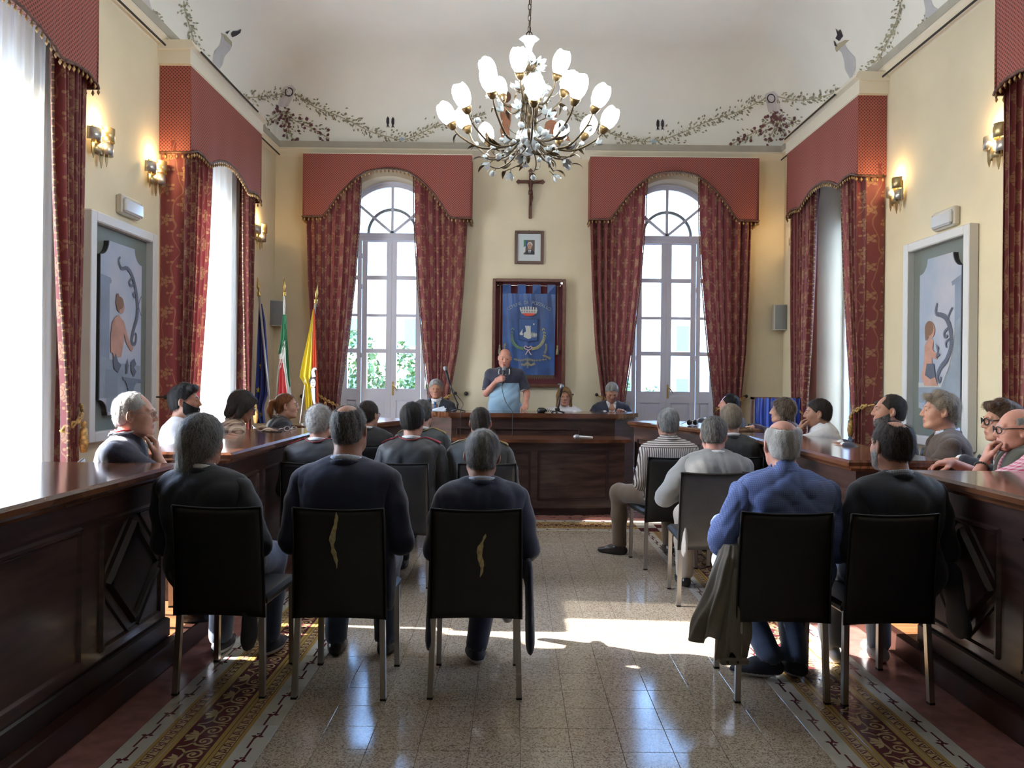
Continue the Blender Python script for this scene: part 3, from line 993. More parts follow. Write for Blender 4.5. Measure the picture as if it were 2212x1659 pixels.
def sheer(loc, rz, x0, x1, label, zf, seed=0, ztop=4.36, gather=1.0):
    root = thing('sheer_curtain', label, 'sheer curtain', loc, rz, 'white sheer curtains')
    rg = random.Random(seed)
    ph = [rg.uniform(0, 6.28) for _ in range(4)]
    NU, NV = 70, 16
    vs = []
    for j in range(NV + 1):
        z = lerp(ztop, zf, j / NV)
        for i in range(NU + 1):
            u = i / NU
            x = lerp(x0, x1, u)
            vs.append((x, -0.055 + 0.022 * math.sin(u * 40 + ph[0] + 0.6 * math.sin(z + ph[1])) + 0.01 * math.sin(u * 93 + ph[2]), z))
    fs = [[j * (NU + 1) + i, j * (NU + 1) + i + 1, (j + 1) * (NU + 1) + i + 1, (j + 1) * (NU + 1) + i] for j in range(NV) for i in range(NU)]
    MB().add(vs, fs, 0, True).build('veil', SHEER, root)
    MB().tube([(x0, -0.055, ztop), (x1, -0.055, ztop)], 0.012, 6).build('rod', FRAMEW, root)
    return root
HB, HS = 1.165, 1.03
for nm, cx, kk in (('left', -1.775, 0), ('right', 2.19, 1)):
    L = (cx, D, 0)
    pelmet(L, 0, HB, f'red dotted arched pelmet over the {nm} window of the end wall')
    curtain(L, 0, HB, -1, 0.375, 0.66, f'left red floral curtain at the {nm} window of the end wall', DAIS + 0.01, 11 + kk, ot=1.12, ob=0.93)
    curtain(L, 0, HB, 1, 0.36 if kk == 0 else 0.36, 0.60, f'right red floral curtain at the {nm} window of the end wall', DAIS + 0.01, 21 + kk, ot=1.09, ob=0.86 if kk == 0 else 0.98)
LL = [(XL, y, 0) for y in WIN_L]
RL = [(XR, y, 0) for y in WIN_R]
pelmet(LL[0], PI / 2, HS, 'red dotted pelmet at the top left corner, over the nearest left window')
pelmet(LL[1], PI / 2, HS, 'red dotted pelmet over the far window of the left wall')
pelmet(RL[0], -PI / 2, HS, 'red dotted pelmet at the top right corner, over the nearest right window')
pelmet(RL[1], -PI / 2, HS, 'red dotted pelmet over the far window of the right wall')
# left wall: local x runs away from the viewer; right wall: local x runs towards the viewer
curtain(LL[0], PI / 2, HS, 1, 0.60, 0.78, 'red floral curtain at the left edge, beyond the nearest left window', PLAT + 0.01, 31, ob=0.97)
curtain(LL[1], PI / 2, HS, -1, 0.24, 0.55, 'near red floral curtain of the far left window, behind the bearded man', PLAT + 0.01, 41, ob=1.0, ot=1.02)
curtain(LL[1], PI / 2, HS, 1, 0.66, 0.84, 'narrow far red floral curtain of the far left window, beside the flags', PLAT + 0.01, 51, ob=0.98)
curtain(RL[0], -PI / 2, HS, -1, 0.45, 0.70, 'red floral curtain at the right edge, beyond the nearest right window', PLAT + 0.01, 61, ob=1.0, ot=1.02)
curtain(RL[1], -PI / 2, HS, 1, 0.42, 0.76, 'near red floral curtain of the far right window, lit by the wall lamp', PLAT + 0.01, 71, ob=1.02, ot=1.02)
curtain(RL[1], -PI / 2, HS, -1, 0.27, 0.54, 'far red floral curtain of the far right window, beside the loudspeaker', PLAT + 0.01, 81, ob=0.98, ot=1.02)
sheer(LL[0], PI / 2, 0.22, 0.93, 'white sheer curtain at the left edge of the picture', PLAT + 0.03, 1)
curtain(LL[0], PI / 2, HS, -1, 0.50, 0.66, 'red floral curtain at the near side of the nearest left window, outside the picture', PLAT + 0.01, 32, ob=0.97)  # added out of view to trim the sun band on the floor
sheer(LL[1], PI / 2, -0.72, -0.20, 'near white sheer curtain of the far left window', PLAT + 0.03, 2)
sheer(LL[1], PI / 2, -0.12, 0.96, 'far white sheer curtain of the far left window', PLAT + 0.03, 3)
# ------------------------------------------------------------------ council desks
DWOOD = M('dark_mahogany', (0.046, 0.024, 0.020), 0.32, var=0.45, vscale=2.6, stretch=(1.2, 1.2, 9), coat=0.3)
DTOP = M('polished_mahogany', (0.105, 0.040, 0.020), 0.13, var=0.4, vscale=3, stretch=(1.2, 10, 1.2), coat=0.5)
DMOLD = M('mahogany_moulding', (0.020, 0.009, 0.008), 0.42)
def moulding(mb, pts, w, y0, closed=True):
    """raised bar with a bevelled section along a loop in the x-z plane, standing out to -y"""
    n = len(pts)
    for i in range(n if closed else n - 1):
        a, b = Vector(pts[i]), Vector(pts[(i + 1) % n])
        d = (b - a).normalized(); q = Vector((-d.y, d.x)) * w / 2
        e = d * w * 0.25
        a, b = a - e, b + e
        base = [a + q, b + q, b - q, a - q]
        top = [a + q * 0.4, b + q * 0.4, b - q * 0.4, a - q * 0.4]
        vs = [(p.x, y0, p.y) for p in base] + [(p.x, y0 - w * 0.55, p.y) for p in top]
        mb.add(vs, [[4, 5, 6, 7], [0, 1, 5, 4], [1, 2, 6, 5], [2, 3, 7, 6], [3, 0, 4, 7]])
def front_panel(root, x0, x1, z0, z1, kind, y=0.0, name='panel'):
    mb = MB()
    mb.box(x0 + 0.02, x1 - 0.02, y - 0.003, y + 0.02, z0 + 0.02, z1 - 0.02)
    moulding(mb, [(x0, z0), (x1, z0), (x1, z1), (x0, z1)], 0.028, y)
    o = mb.build(name, DWOOD, root)
    if kind == 'diamond':
        xm, zm = (x0 + x1) / 2, (z0 + z1) / 2
        a, b = (x1 - x0) * 0.40, (z1 - z0) * 0.40
        q = MB()
        moulding(q, [(xm, zm - b), (xm + a, zm), (xm, zm + b), (xm - a, zm)], 0.042, y - 0.003)
        q.prism([(xm, zm - b + 0.03), (xm + a - 0.02, zm), (xm, zm + b - 0.03), (xm - a + 0.02, zm)], y - 0.012, y, 0, 'xz')
        q.build('diamond_moulding', DMOLD, o)
        for sx, sz in ((-1, -1), (1, -1), (1, 1), (-1, 1)):
            c = MB()
            moulding(c, [(xm + sx * (x1 - x0) * 0.47, zm + sz * (z1 - z0) * 0.10), (xm + sx * (x1 - x0) * 0.10, zm + sz * (z1 - z0) * 0.47)], 0.020, y - 0.002, closed=False)
            c.build('corner_bar', DMOLD, o)
    return o
def council_desk(loc, rz, L, panels, label, zt=0.89, depth=0.54, group='council desks along the side walls'):
    """local x along the front, the front looks to -y"""
    t = thing('council_desk', label, 'desk', loc, rz, group)
    b = MB()
    b.box(0, L, 0.0, 0.03, 0.0, zt - 0.05)
    b.box(0, 0.03, 0.03, depth - 0.12, 0.0, zt - 0.05)
    b.box(L - 0.03, L, 0.03, depth - 0.12, 0.0, zt - 0.05)
    b.box(0.03, L - 0.03, 0.03, depth - 0.1, zt - 0.22, zt - 0.05)
    b.box(0, L, -0.008, 0.0, zt - 0.16, zt - 0.05)
    b.build('carcass', DWOOD, t)
    p = MB()
    p.box(-0.012, L + 0.012, -0.022, 0.05, 0.0, 0.10, bev=0.008)
    p.build('plinth', DMOLD, t)
    q = MB()
    q.box(-0.04, L + 0.04, -0.075, depth, zt - 0.05, zt, bev=0.014)
    q.box(-0.02, L + 0.02, -0.045, depth - 0.05, zt - 0.066, zt - 0.05)
    q.build('top', DTOP, t)
    for x0, x1, k in panels:
        front_panel(t, x0, x1, 0.15, zt - 0.19, k)
    # end panel mouldings
    for xe, s in ((0, -1), (L, 1)):
        e = MB()
        e.box(*sorted((xe, xe + s * 0.008)), 0.07, depth - 0.18, 0.18, zt - 0.2)
        e.build('end_panel', DWOOD, t)
    return t
# left row (fronts look to the right), seen from near to far
council_desk((-1.78, 1.30, PLAT), PI / 2, 2.65, [(0.08, 0.60, 'diamond'), (0.70, 1.22, 'plain'), (1.30, 1.86, 'plain'), (2.03, 2.57, 'diamond')],
             'dark mahogany council desk at the left edge, nearest the viewer', depth=0.66)
council_desk((-1.73, 4.58, PLAT), PI / 2, 2.25, [(0.10, 0.62, 'diamond'), (0.75, 1.45, 'plain'), (1.60, 2.12, 'diamond')],
             'left council desk in front of the bearded man in white')
council_desk((-1.68, 7.10, PLAT), PI / 2 - R(20), 1.65, [(0.10, 0.75, 'plain'), (0.9, 1.5, 'diamond')],
             'left far council desk slanting in towards the officials\' bench')
# right row (fronts look to the left); local x runs towards the viewer
council_desk((2.13, 3.98, PLAT), -PI / 2, 2.70, [(0.09, 0.62, 'diamond'), (0.80, 1.40, 'plain'), (1.5, 2.1, 'plain'), (2.2, 2.62, 'diamond')],
             'dark mahogany council desk at the right edge, nearest the viewer', depth=0.66)
council_desk((2.03, 6.80, PLAT), -PI / 2, 2.27, [(0.10, 0.62, 'diamond'), (0.75, 1.45, 'plain'), (1.60, 2.17, 'plain')],
             'right council desk with a sunlit near end, before the man in the white shirt')
council_desk((1.36, 8.62, PLAT), -PI / 2 + R(22), 1.45, [(0.08, 0.55, 'plain'), (0.65, 1.37, 'plain')],
             'right far council desk with folded sunglasses on it')

# officials' bench on the dais
t = thing('council_bench', 'long dark mahogany bench of the four officials, on the dais', 'desk', (0.235, 9.12, DAIS))
zt = 0.905
b = MB()
b.box(-0.97, 0.97, 0, 0.04, 0, zt - 0.05)
for s in (-1, 1):
    b.prism([(s * 0.97, 0), (s * 0.97, 0.04), (s * 1.22, 0.36), (s * 1.25, 0.33)][::s], 0, zt - 0.05)
b.box(-1.2, 1.2, 0.36, 0.62, 0.30, 0.34)
b.build('front', DWOOD, t)
q = MB()
q.prism([(-1.0, -0.06), (1.0, -0.06), (1.30, 0.33), (1.30, 0.70), (-1.30, 0.70), (-1.30, 0.33)], zt - 0.05, zt)
q.prism([(-0.98, -0.03), (0.98, -0.03), (1.26, 0.33), (1.26, 0.6), (-1.26, 0.6), (-1.26, 0.33)], zt - 0.07, zt - 0.05)
q.build('top', DTOP, t)
p = MB()
p.box(-0.98, 0.98, -0.02, 0.05, 0, 0.1, bev=0.008)
p.build('plinth', DMOLD, t)
front_panel(t, -0.45, 0.55, 0.16, zt - 0.19, 'plain')
c = MB()
moulding(c, [(0.50, 0.46), (0.70, 0.66), (0.88, 0.46), (0.70, 0.26)], 0.022, 0)
c.build('diamond_moulding', DMOLD, t)
front_panel(t, -0.90, -0.55, 0.16, zt - 0.19, 'plain')
# low desk before the bench
t = thing('front_desk', 'low dark desk with a bowed front before the bench, a microphone on it', 'desk', (0.31, 8.2, 0))
zt = 0.815
def bow(r, x):
    return -0.16 * (1 - (x / 0.96) ** 2) - r
n = 24
pts = [(-0.90 + 1.8 * i / n, bow(0.0, -0.90 + 1.8 * i / n) + 0.16) for i in range(n + 1)]
mb = MB()
mb.prism(pts + [(0.90, 0.60), (-0.90, 0.60)], 0.08, zt - 0.035)
mb.build('carcass', DWOOD, t)
tp = [(-0.97 + 1.94 * i / n, bow(0.05, -0.97 + 1.94 * i / n) + 0.16) for i in range(n + 1)]
MB().prism(tp + [(0.97, 0.66), (-0.97, 0.66)], zt - 0.035, zt).build('top', DTOP, t)
pl = [(-0.87 + 1.74 * i / n, bow(-0.03, -0.87 + 1.74 * i / n) + 0.16) for i in range(n + 1)]
MB().prism(pl + [(0.87, 0.55), (-0.87, 0.55)], 0, 0.08).build('plinth', DMOLD, t)
for a, b2 in ((-0.72, -0.12), (-0.05, 0.72)):
    mb = MB()
    m = 10
    for za, zb in ((0.16, 0.185), (zt - 0.14, zt - 0.115)):
        for i in range(m):
            xa, xb = lerp(a, b2, i / m), lerp(a, b2, (i + 1) / m)
            ya, yb = bow(0.012, xa) + 0.16, bow(0.012, xb) + 0.16
            mb.add([(xa, ya, za), (xb, yb, za), (xb, yb, zb), (xa, ya, zb), (xa, ya + 0.014, za), (xb, yb + 0.014, za), (xb, yb + 0.014, zb), (xa, ya + 0.014, zb)], [[0, 1, 2, 3], [0, 4, 5, 1], [3, 2, 6, 7]])
    for x in (a, b2 - 0.025):
        mb.box(x, x + 0.025, bow(0.012, x + 0.012) + 0.16, bow(0, x) + 0.19, 0.16, zt - 0.115)
    mb.build('panel_moulding', DMOLD, t)

# ------------------------------------------------------------------ chairs
def leather(name, c, r):
    return M(name, c, r, var=0.2, vscale=10, bump=0.12, bscale=160)
LBLACK = leather('black_leather', (0.0045, 0.005, 0.006), 0.45)
LGREY = leather('lit_black_leather', (0.018, 0.020, 0.022), 0.40)  # black leather with the light on the second-row chairs put into its colour
STEEL = M('satin_steel', (0.42, 0.40, 0.37), 0.32, metal=0.9)
PIPING = M('black_piping', (0.006, 0.006, 0.007), 0.5)
FOAM = M('yellowed_foam', (0.42, 0.36, 0.20), 0.9, var=0.25, vscale=60)
FOOT = M('black_rubber', (0.01, 0.01, 0.01), 0.7)
def chair_meshes(mat):
    W, BY = 0.21, -0.215
    NX, NZ = 12, 16
    vs, fs = [], []
    th = 0.024
    for side in (0, 1):
        for j in range(NZ + 1):
            v = j / NZ
            for i in range(NX + 1):
                u = i / NX * 2 - 1
                z = lerp(0.362, 0.868, v)
                if v > 0.9: z -= 0.010 * (1 - u * u) * (v - 0.9) / 0.1
                if v < 0.1: z += 0.006 * (1 - u * u)
                half = W * (1 - 0.03 * v)
                edge = max(abs(u) ** 8, abs(2 * v - 1) ** 14)
                y = BY - 0.045 * v ** 1.6 + (0.012 * (1 - u * u)) * math.sin(PI * v) * (-1)
                y += (th * (1 - 0.7 * edge)) * (1 if side else 0) - (0.008 * (1 - edge) if not side else 0)
                vs.append((half * u, y, z))
    n1 = (NX + 1) * (NZ + 1)
    for j in range(NZ):
        for i in range(NX):
            a = j * (NX + 1) + i
            fs.append([a, a + 1, a + NX + 2, a + NX + 1])
            fs.append([n1 + a, n1 + a + NX + 1, n1 + a + NX + 2, n1 + a + 1])
    def strip(idx):
        for a, b in zip(idx, idx[1:]):
            fs.append([a, n1 + a, n1 + b, b])
    strip(list(range(NX + 1)))
    strip([NZ * (NX + 1) + i for i in range(NX, -1, -1)])
    strip([j * (NX + 1) for j in range(NZ, -1, -1)])
    strip([j * (NX + 1) + NX for j in range(NZ + 1)])
    back = MB().add(vs, fs, 0, True).mesh('backrest', mat)
    s = MB().box(-W, W, BY + 0.02, 0.215, 0.405, 0.455, bev=0.016)
    seat = s.mesh('seat', mat)
    pp = MB()
    for sx in (-1, 1):
        pp.tube([(sx * W * (1 - 0.03 * v), BY - 0.045 * v ** 1.6 - 0.004, lerp(0.364, 0.868, v)) for v in [k / 8 for k in range(9)]], 0.0045, 6)
    pp.tube([(W * 0.97 * u, BY - 0.045 - 0.002, 0.870 - 0.010 * (1 - u * u)) for u in [k / 6 - 1 for k in range(13)]], 0.0045, 6)
    pipe = pp.mesh('piping', PIPING)
    def leg(x, y, dx, dy):
        l = MB()
        a = 0.0125
        z1, z0 = 0.42, 0.006
        vs = []
        for z, ox, oy in ((z0, dx, dy), (z1, 0, 0)):
            vs += [(x + ox - a, y + oy - a, z), (x + ox + a, y + oy - a, z), (x + ox + a, y + oy + a, z), (x + ox - a, y + oy + a, z)]
        l.add(vs, [[3, 2, 1, 0], [4, 5, 6, 7], [0, 1, 5, 4], [1, 2, 6, 5], [2, 3, 7, 6], [3, 0, 4, 7]])
        l.box(x + dx - a * 1.05, x + dx + a * 1.05, y + dy - a * 1.05, y + dy + a * 1.05, 0, 0.010, 1)
        return l.mesh('leg', [STEEL, FOOT])
    legs = [leg(-0.19, -0.195, -0.012, -0.02), leg(0.19, -0.195, 0.012, -0.02), leg(-0.19, 0.195, -0.004, 0.006), leg(0.19, 0.195, 0.004, 0.006)]
    return back, seat, pipe, legs
CHM = {'black': chair_meshes(LBLACK), 'grey': chair_meshes(LGREY), 'pale': chair_meshes(leather('pale_grey_plastic', (0.34, 0.35, 0.37), 0.4))}
def chair(x, y, rz, label, kind='black', z=0.0, group='leather meeting chairs', tear=None):
    t = thing('meeting_chair', label, 'chair', (x, y, z), rz, group)
    back, seat, pipe, legs = CHM[kind]
    link(bpy.data.objects.new('backrest', back), t)
    link(bpy.data.objects.new('seat', seat), t)
    link(bpy.data.objects.new('piping', pipe), t)
    for l in legs:
        link(bpy.data.objects.new('leg', l), t)
    if tear:
        rg = random.Random(tear)
        n = 14
        za, zb = (0.60, 0.855) if tear == 1 else (0.56, 0.76)
        x0 = -0.015 if tear == 1 else 0.035
        vs = []
        for i in range(n + 1):
            q = i / n
            z = lerp(zb, za, q)
            v = (z - 0.362) / 0.506
            y = -0.215 - 0.045 * v ** 1.6 - 0.012 * math.sin(PI * v) - 0.0125
            wv = (0.004 + 0.010 * math.sin(PI * q)) * rg.uniform(0.5, 1.2) * (1 if 0 < i < n else 0.1)
            xm = x0 + 0.010 * math.sin(q * 7 + tear) - (0.02 * q if tear == 2 else 0)
            vs += [(xm - wv, y, z), (xm, y - 0.004, z), (xm + wv, y, z)]
        fs = []
        for i in range(n):
            a = 3 * i
            fs += [[a, a + 3, a + 4, a + 1], [a + 1, a + 4, a + 5, a + 2]]
        o = MB().add(vs, fs, 0, True).build('tear', FOAM, t)
        o['label'] = 'split in the leather showing yellow foam'
    return t
def seat_at(px, d, py=1100):
    return at(px, py, d).x
chair(seat_at(474, 3.44), 3.70, R(-3), 'black leather chair under the long grey-haired man, leftmost of the front row')
chair(seat_at(735, 3.44), 3.68, R(-1), 'black leather chair with a long split in its back, under the balding man', tear=1)
chair(seat_at(1027, 3.46), 3.70, R(1), 'black leather chair with a short split in its back, under the short grey-haired man', tear=2)
chair(seat_at(1698, 3.46), 3.69, R(-1), 'black leather chair under the white-haired man in the blue shirt')
chair(seat_at(1921, 3.44), 3.68, R(4), 'black leather chair beside the right desk, rightmost of the front row')
chair(seat_at(672, 5.26), 5.50, R(-2), 'black leather chair under the grey curly-haired officer', 'grey')
chair(seat_at(865, 5.30), 5.54, R(-2), 'black leather chair under the dark-haired officer with red piping', 'grey')
chair(seat_at(1050, 5.32), 5.56, R(1), 'black leather chair under the crop-haired officer before the low desk', 'grey')
chair(seat_at(797, 6.75), 6.98, R(-3), 'black leather chair under the dark-haired man with glasses, far left of the audience')
chair(seat_at(910, 6.35), 6.60, R(0), 'black leather chair under the officer with gold shoulder boards')
chair(seat_at(1443, 5.90), 6.14, R(8), 'black leather chair under the man in the striped shirt')
chair(seat_at(1541, 4.92), 5.16, R(-2), 'dark leather chair under the man in the pale grey jacket', 'grey')
chair(seat_at(1592, 6.00), 6.22, R(-4), 'black leather chair under the grey-haired man in black, far right of the audience')
chair(1.70, 5.20, R(-14), 'empty leather chair beside the right desk, behind the blue-shirted man', 'grey')

# ------------------------------------------------------------------ things on the walls
REDWOOD = M('red_brown_wood', (0.11, 0.040, 0.022), 0.4, var=0.3, vscale=20)
# banner in its case
bt = thing('banner_case', 'shallow wooden wall case lined in dark red, holding the town banner', 'display case', (at(1142, 720, D).x, D, 0))
fx, z0, z1 = 0.515, at(1142, 836, D).z, at(1142, 604, D).z
mb = MB()
frame4(mb, -fx, fx, -0.10, -0.002, z0, z1, 0.045, 0.008)
mb.build('frame', REDWOOD, bt)
MB().box(-fx + 0.04, fx - 0.04, -0.02, -0.004, z0 + 0.04, z1 - 0.04).build('lining', M('dark_red_velvet', (0.085, 0.008, 0.014), 0.9, sheen=0.5), bt)
mb = MB()
mb.box(fx - 0.075, fx - 0.045, -0.108, -0.10, z1 - 0.075, z1 - 0.048)
mb.box(fx - 0.10, fx - 0.04, -0.115, -0.10, z0 + 0.035, z0 + 0.055)
mb.build('corner_clips', M('bright_metal', (0.7, 0.7, 0.7), 0.3, metal=0.9), bt)
BX = at(1142, 720, D).x
bn = thing('town_banner', 'blue satin town banner with a crowned castle crest, hanging in the red case', 'banner', (BX, D, 0))
SATIN = M('blue_satin', (0.018, 0.060, 0.20), 0.32, var=0.25, vscale=3, sheen=0.6)
bz1, bz0, bw = z1 - 0.085, z0 + 0.17, 0.375
def wav(x, z):
    return -0.055 + 0.006 * math.sin(x * 26 + 2 * math.sin(z * 2.0)) + 0.004 * math.sin(x * 57 + z * 6)
vs, fs = [], []
NX, NZ = 60, 50
for j in range(NZ + 1):
    z = lerp(bz1 - 0.12, bz0, j / NZ)
    for i in range(NX + 1):
        x = lerp(-bw, bw, i / NX) * (1 - 0.02 * j / NZ)
        vs.append((x, wav(x, z), z))
fs = [[j * (NX + 1) + i, (j + 1) * (NX + 1) + i, (j + 1) * (NX + 1) + i + 1, j * (NX + 1) + i + 1] for j in range(NZ) for i in range(NX)]
MB().add(vs, fs, 0, True).build('cloth', SATIN, bn)
for xc in (-0.315, -0.105, 0.105, 0.315):
    q = MB()
    q.add([(xc - 0.058, wav(xc - 0.058, bz1 - 0.12) - 0.001, bz1 - 0.125), (xc + 0.058, wav(xc + 0.058, bz1 - 0.12) - 0.001, bz1 - 0.125), (xc + 0.056, -0.068, bz1), (xc - 0.056, -0.068, bz1), (xc + 0.056, -0.045, bz1 + 0.012), (xc - 0.056, -0.045, bz1 + 0.012), (xc + 0.056, -0.04, bz1 - 0.11), (xc - 0.056, -0.04, bz1 - 0.11)],
          [[0, 1, 2, 3], [3, 2, 4, 5], [5, 4, 6, 7]])
    q.build('hanging_loop', SATIN, bn)
CHROME = M('polished_rod', (0.75, 0.72, 0.68), 0.2, metal=1.0)
q = MB().tube([(-0.44, -0.055, bz1 - 0.004), (0.44, -0.055, bz1 - 0.012)], 0.007, 8)
for s in (-1, 1):
    q.ball((s * 0.445, -0.055, bz1 - 0.008), 0.014, 8)
q.build('rod', CHROME, bn)
GOLDT = M('gold_thread', (0.21, 0.19, 0.11), 0.6)
for s in (-1, 1):
    q = MB().tube([(s * 0.405, -0.058, bz1 - 0.01), (s * 0.407, -0.06, bz1 - 0.85)], 0.0035, 5)
    q.lathe([(0.004, 0.03), (0.014, 0.01), (0.010, -0.01), (0.020, -0.05), (0.024, -0.11)], 8, 0, (s * 0.407, -0.06, bz1 - 0.87))
    q.build('tassel_cord', GOLDT, bn)
q = MB()
for i in range(64):
    x = lerp(-bw + 0.01, bw - 0.01, i / 63) * 0.98
    q.tube([(x, wav(x, bz0), bz0), (x + 0.003, wav(x, bz0) - 0.002, bz0 - 0.05 - 0.012 * math.sin(i * 2.3))], 0.0022, 4)
o = q.build('bottom_fringe', GOLDT, bn); o['kind'] = 'stuff'
# embroidery, laid on the cloth
SILV = M('silver_thread', (0.50, 0.52, 0.52), 0.5)
STONE = M('pale_embroidery', (0.42, 0.43, 0.40), 0.7)
SHADE = M('grey_embroidery', (0.20, 0.21, 0.22), 0.7)
REDE = M('red_embroidery', (0.45, 0.05, 0.03), 0.6)
GREENE = M('green_embroidery', (0.12, 0.20, 0.08), 0.6)
YELE = M('yellow_embroidery', (0.30, 0.28, 0.10), 0.6)
NAVYE = M('navy_embroidery', (0.008, 0.018, 0.07), 0.6)
TEXTC = M('lettering_thread', (0.20, 0.24, 0.30), 0.5)
ZC = (bz1 + bz0) / 2
PXM = D / F_PX
def emb(name, polys, mat, lift=0.004, parent=bn):
    mb = MB()
    for i, pl in enumerate(polys):
        pl = [Vector(p) for p in pl]
        pts = [(p.x, -0.0735 - lift - 0.00003 * i, p.y) for p in pl]
        mb.add(pts, [list(range(len(pts)))])
    return mb.build(name, mat, parent)
def ez(py): return at(1142, py, D).z
def ex(px): return at(px, 720, D).x - BX
def epoly(pts): return [(ex(a), ez(b)) for a, b in pts]
# crest (places read off the photograph through ex / ez, i.e. metres on the cloth)
emb('shield', [epoly([(1119.5, 689), (1162, 689.5), (1161, 737), (1143, 738.5), (1141, 741), (1138, 738), (1120, 735)])], NAVYE, 0.0)
emb('shield_field', [epoly([(1121, 690.5), (1160.5, 691), (1159.5, 735.5), (1143, 736.8), (1141, 739), (1138.5, 736.5), (1121.5, 733.5)])], M('shield_blue', (0.022, 0.065, 0.19), 0.5), 0.002)
emb('castle', [epoly([(1135, 707), (1146, 706), (1146, 719), (1147, 731), (1141, 733), (1131, 728), (1132, 719), (1136, 717)])], STONE, 0.004)
emb('castle_shadow', [epoly([(1146, 719), (1150, 718), (1160, 721), (1160, 725), (1158, 729), (1147, 730)]), epoly([(1141, 718), (1147, 716), (1147, 731), (1141, 733)])], SHADE, 0.0035)
emb('castle_battlement', [epoly([(1134 + 3.2 * i, 704.5), (1136 + 3.2 * i, 704.5), (1136 + 3.2 * i, 707.5), (1134 + 3.2 * i, 707.5)]) for i in range(4)] + [epoly([(1148 + 3 * i, 721), (1149.6 + 3 * i, 721), (1149.4 + 3 * i, 727), (1148 + 3 * i, 727)]) for i in range(4)], SILV, 0.006)
emb('sail', [epoly([(1122, 722), (1129, 711), (1128, 720), (1131, 722), (1128, 725), (1123, 724)])], STONE, 0.005)
star = []
for i in range(10):
    r = 2.6 if i % 2 == 0 else 1.1
    a = -PI / 2 + i * PI / 5
    star.append((1152.5 + r * math.cos(a), 701 + r * math.sin(a)))
emb('star', [epoly(star)], SILV, 0.005)
crown = [epoly([(1122 + 5.6 * i, 663 + abs(i - 3) * 0.7), (1125.4 + 5.6 * i, 663 + abs(i - 3) * 0.7), (1125.6 + 5.5 * i, 670), (1122.4 + 5.6 * i, 670)]) for i in range(7)]
crown += [epoly([(1122.5, 670), (1160.5, 670), (1158, 678), (1126, 678)])]
emb('crown', crown, STONE, 0.004)
emb('crown_arches', [epoly([(1127 + 5.4 * i + 2 * math.cos(PI * k / 6), 676 - 4 * math.sin(PI * k / 6)) for k in range(7)]) for i in range(6)], SHADE, 0.006)
emb('crown_lining', [epoly([(1127, 679), (1133, 677.5), (1149, 677.5), (1156, 679), (1150, 683), (1141, 684), (1133, 683)])], REDE, 0.005)
def wreath(name, P, mat, n, flip):
    path = catmull([(ex(a), ez(b), 0) for a, b in P], 8)
    polys = []
    for i in range(n):
        q = path[int(i * (len(path) - 2) / n)]; q2 = path[int(i * (len(path) - 2) / n) + 1]
        d = (q2 - q).normalized(); s = Vector((-d.y, d.x, 0))
        for g in (-1, 1):
            tip = q - d * 0.045 + s * g * 0.022
            m = (q + tip) / 2
            polys.append([(q.x, q.y), (m.x + s.x * 0.008, m.y + s.y * 0.008), (tip.x, tip.y), (m.x - s.x * 0.008, m.y - s.y * 0.008)])
    emb(name, polys, mat, 0.005)
wreath('laurel_branch', [(1127, 753), (1117, 749), (1108, 738), (1106, 722), (1111, 697)], GREENE, 15, 1)
wreath('oak_branch', [(1153, 753), (1163, 749), (1172, 738), (1175, 722), (1169, 697)], YELE, 15, -1)
bowp = []
for P in ([(1141, 752), (1135, 748), (1133, 753), (1140, 756)], [(1142, 752), (1147, 748), (1149, 753), (1143, 756)], [(1141, 756), (1138, 762), (1135, 767)], [(1142, 756), (1144, 762), (1148, 767)]):
    path = catmull([(ex(a), ez(b), 0) for a, b in P], 6)
    for a, b in zip(path, path[1:]):
        d = (b - a).normalized(); s = Vector((-d.y, d.x, 0)) * 0.006
        bowp.append([tuple((a + s)[:2]), tuple((b + s)[:2]), tuple((b - s)[:2]), tuple((a - s)[:2])])
emb('ribbon_bow', bowp, M('pink_thread', (0.48, 0.33, 0.33), 0.6), 0.005)
for P in ([(1110, 776), (1125, 779), (1140, 776), (1155, 779), (1180, 776)], [(1126, 786), (1133, 789), (1140, 784), (1147, 789), (1154, 786)], [(1140, 776), (1140, 794)], [(1178, 742), (1180, 752), (1177, 762)], [(1092, 742), (1090, 752), (1093, 764)], [(1172, 768), (1180, 770), (1188, 774)]):
    orn = []
    path = catmull([(ex(a), ez(b), 0) for a, b in P], 8)
    for i, (a, b) in enumerate(zip(path, path[1:])):
        d = (b - a).normalized(); s = Vector((-d.y, d.x, 0)) * 0.005
        orn.append([tuple((a + s)[:2]), tuple((b + s)[:2]), tuple((b - s)[:2]), tuple((a - s)[:2])])
        if i % 2:
            tp = a + s * 5 + d * 0.02
            orn.append([tuple(a[:2]), tuple(tp[:2]), tuple((a + d * 0.014)[:2])])
            tp = a - s * 5 + d * 0.02
            orn.append([tuple(a[:2]), tuple(tp[:2]), tuple((a + d * 0.014)[:2])])
    emb('scroll_embroidery', orn, GOLDT, 0.005)
def text_obj(body, size, mat, parent, loc, rot=(R(90), 0, 0), depth=0.001):
    cu = bpy.data.curves.new('lettering', 'FONT')
    cu.body = body; cu.size = size; cu.align_x = 'CENTER'; cu.align_y = 'CENTER'; cu.extrude = depth
    tmp = bpy.data.objects.new('lettering', cu)
    me = bpy.data.meshes.new_from_object(tmp)
    bpy.data.objects.remove(tmp)
    me.materials.clear(); me.materials.append(mat)
    o = link(bpy.data.objects.new('lettering', me), parent)
    o.location = loc; o.rotation_euler = rot
    return o
word = 'COMUNE DI POZZALLO'
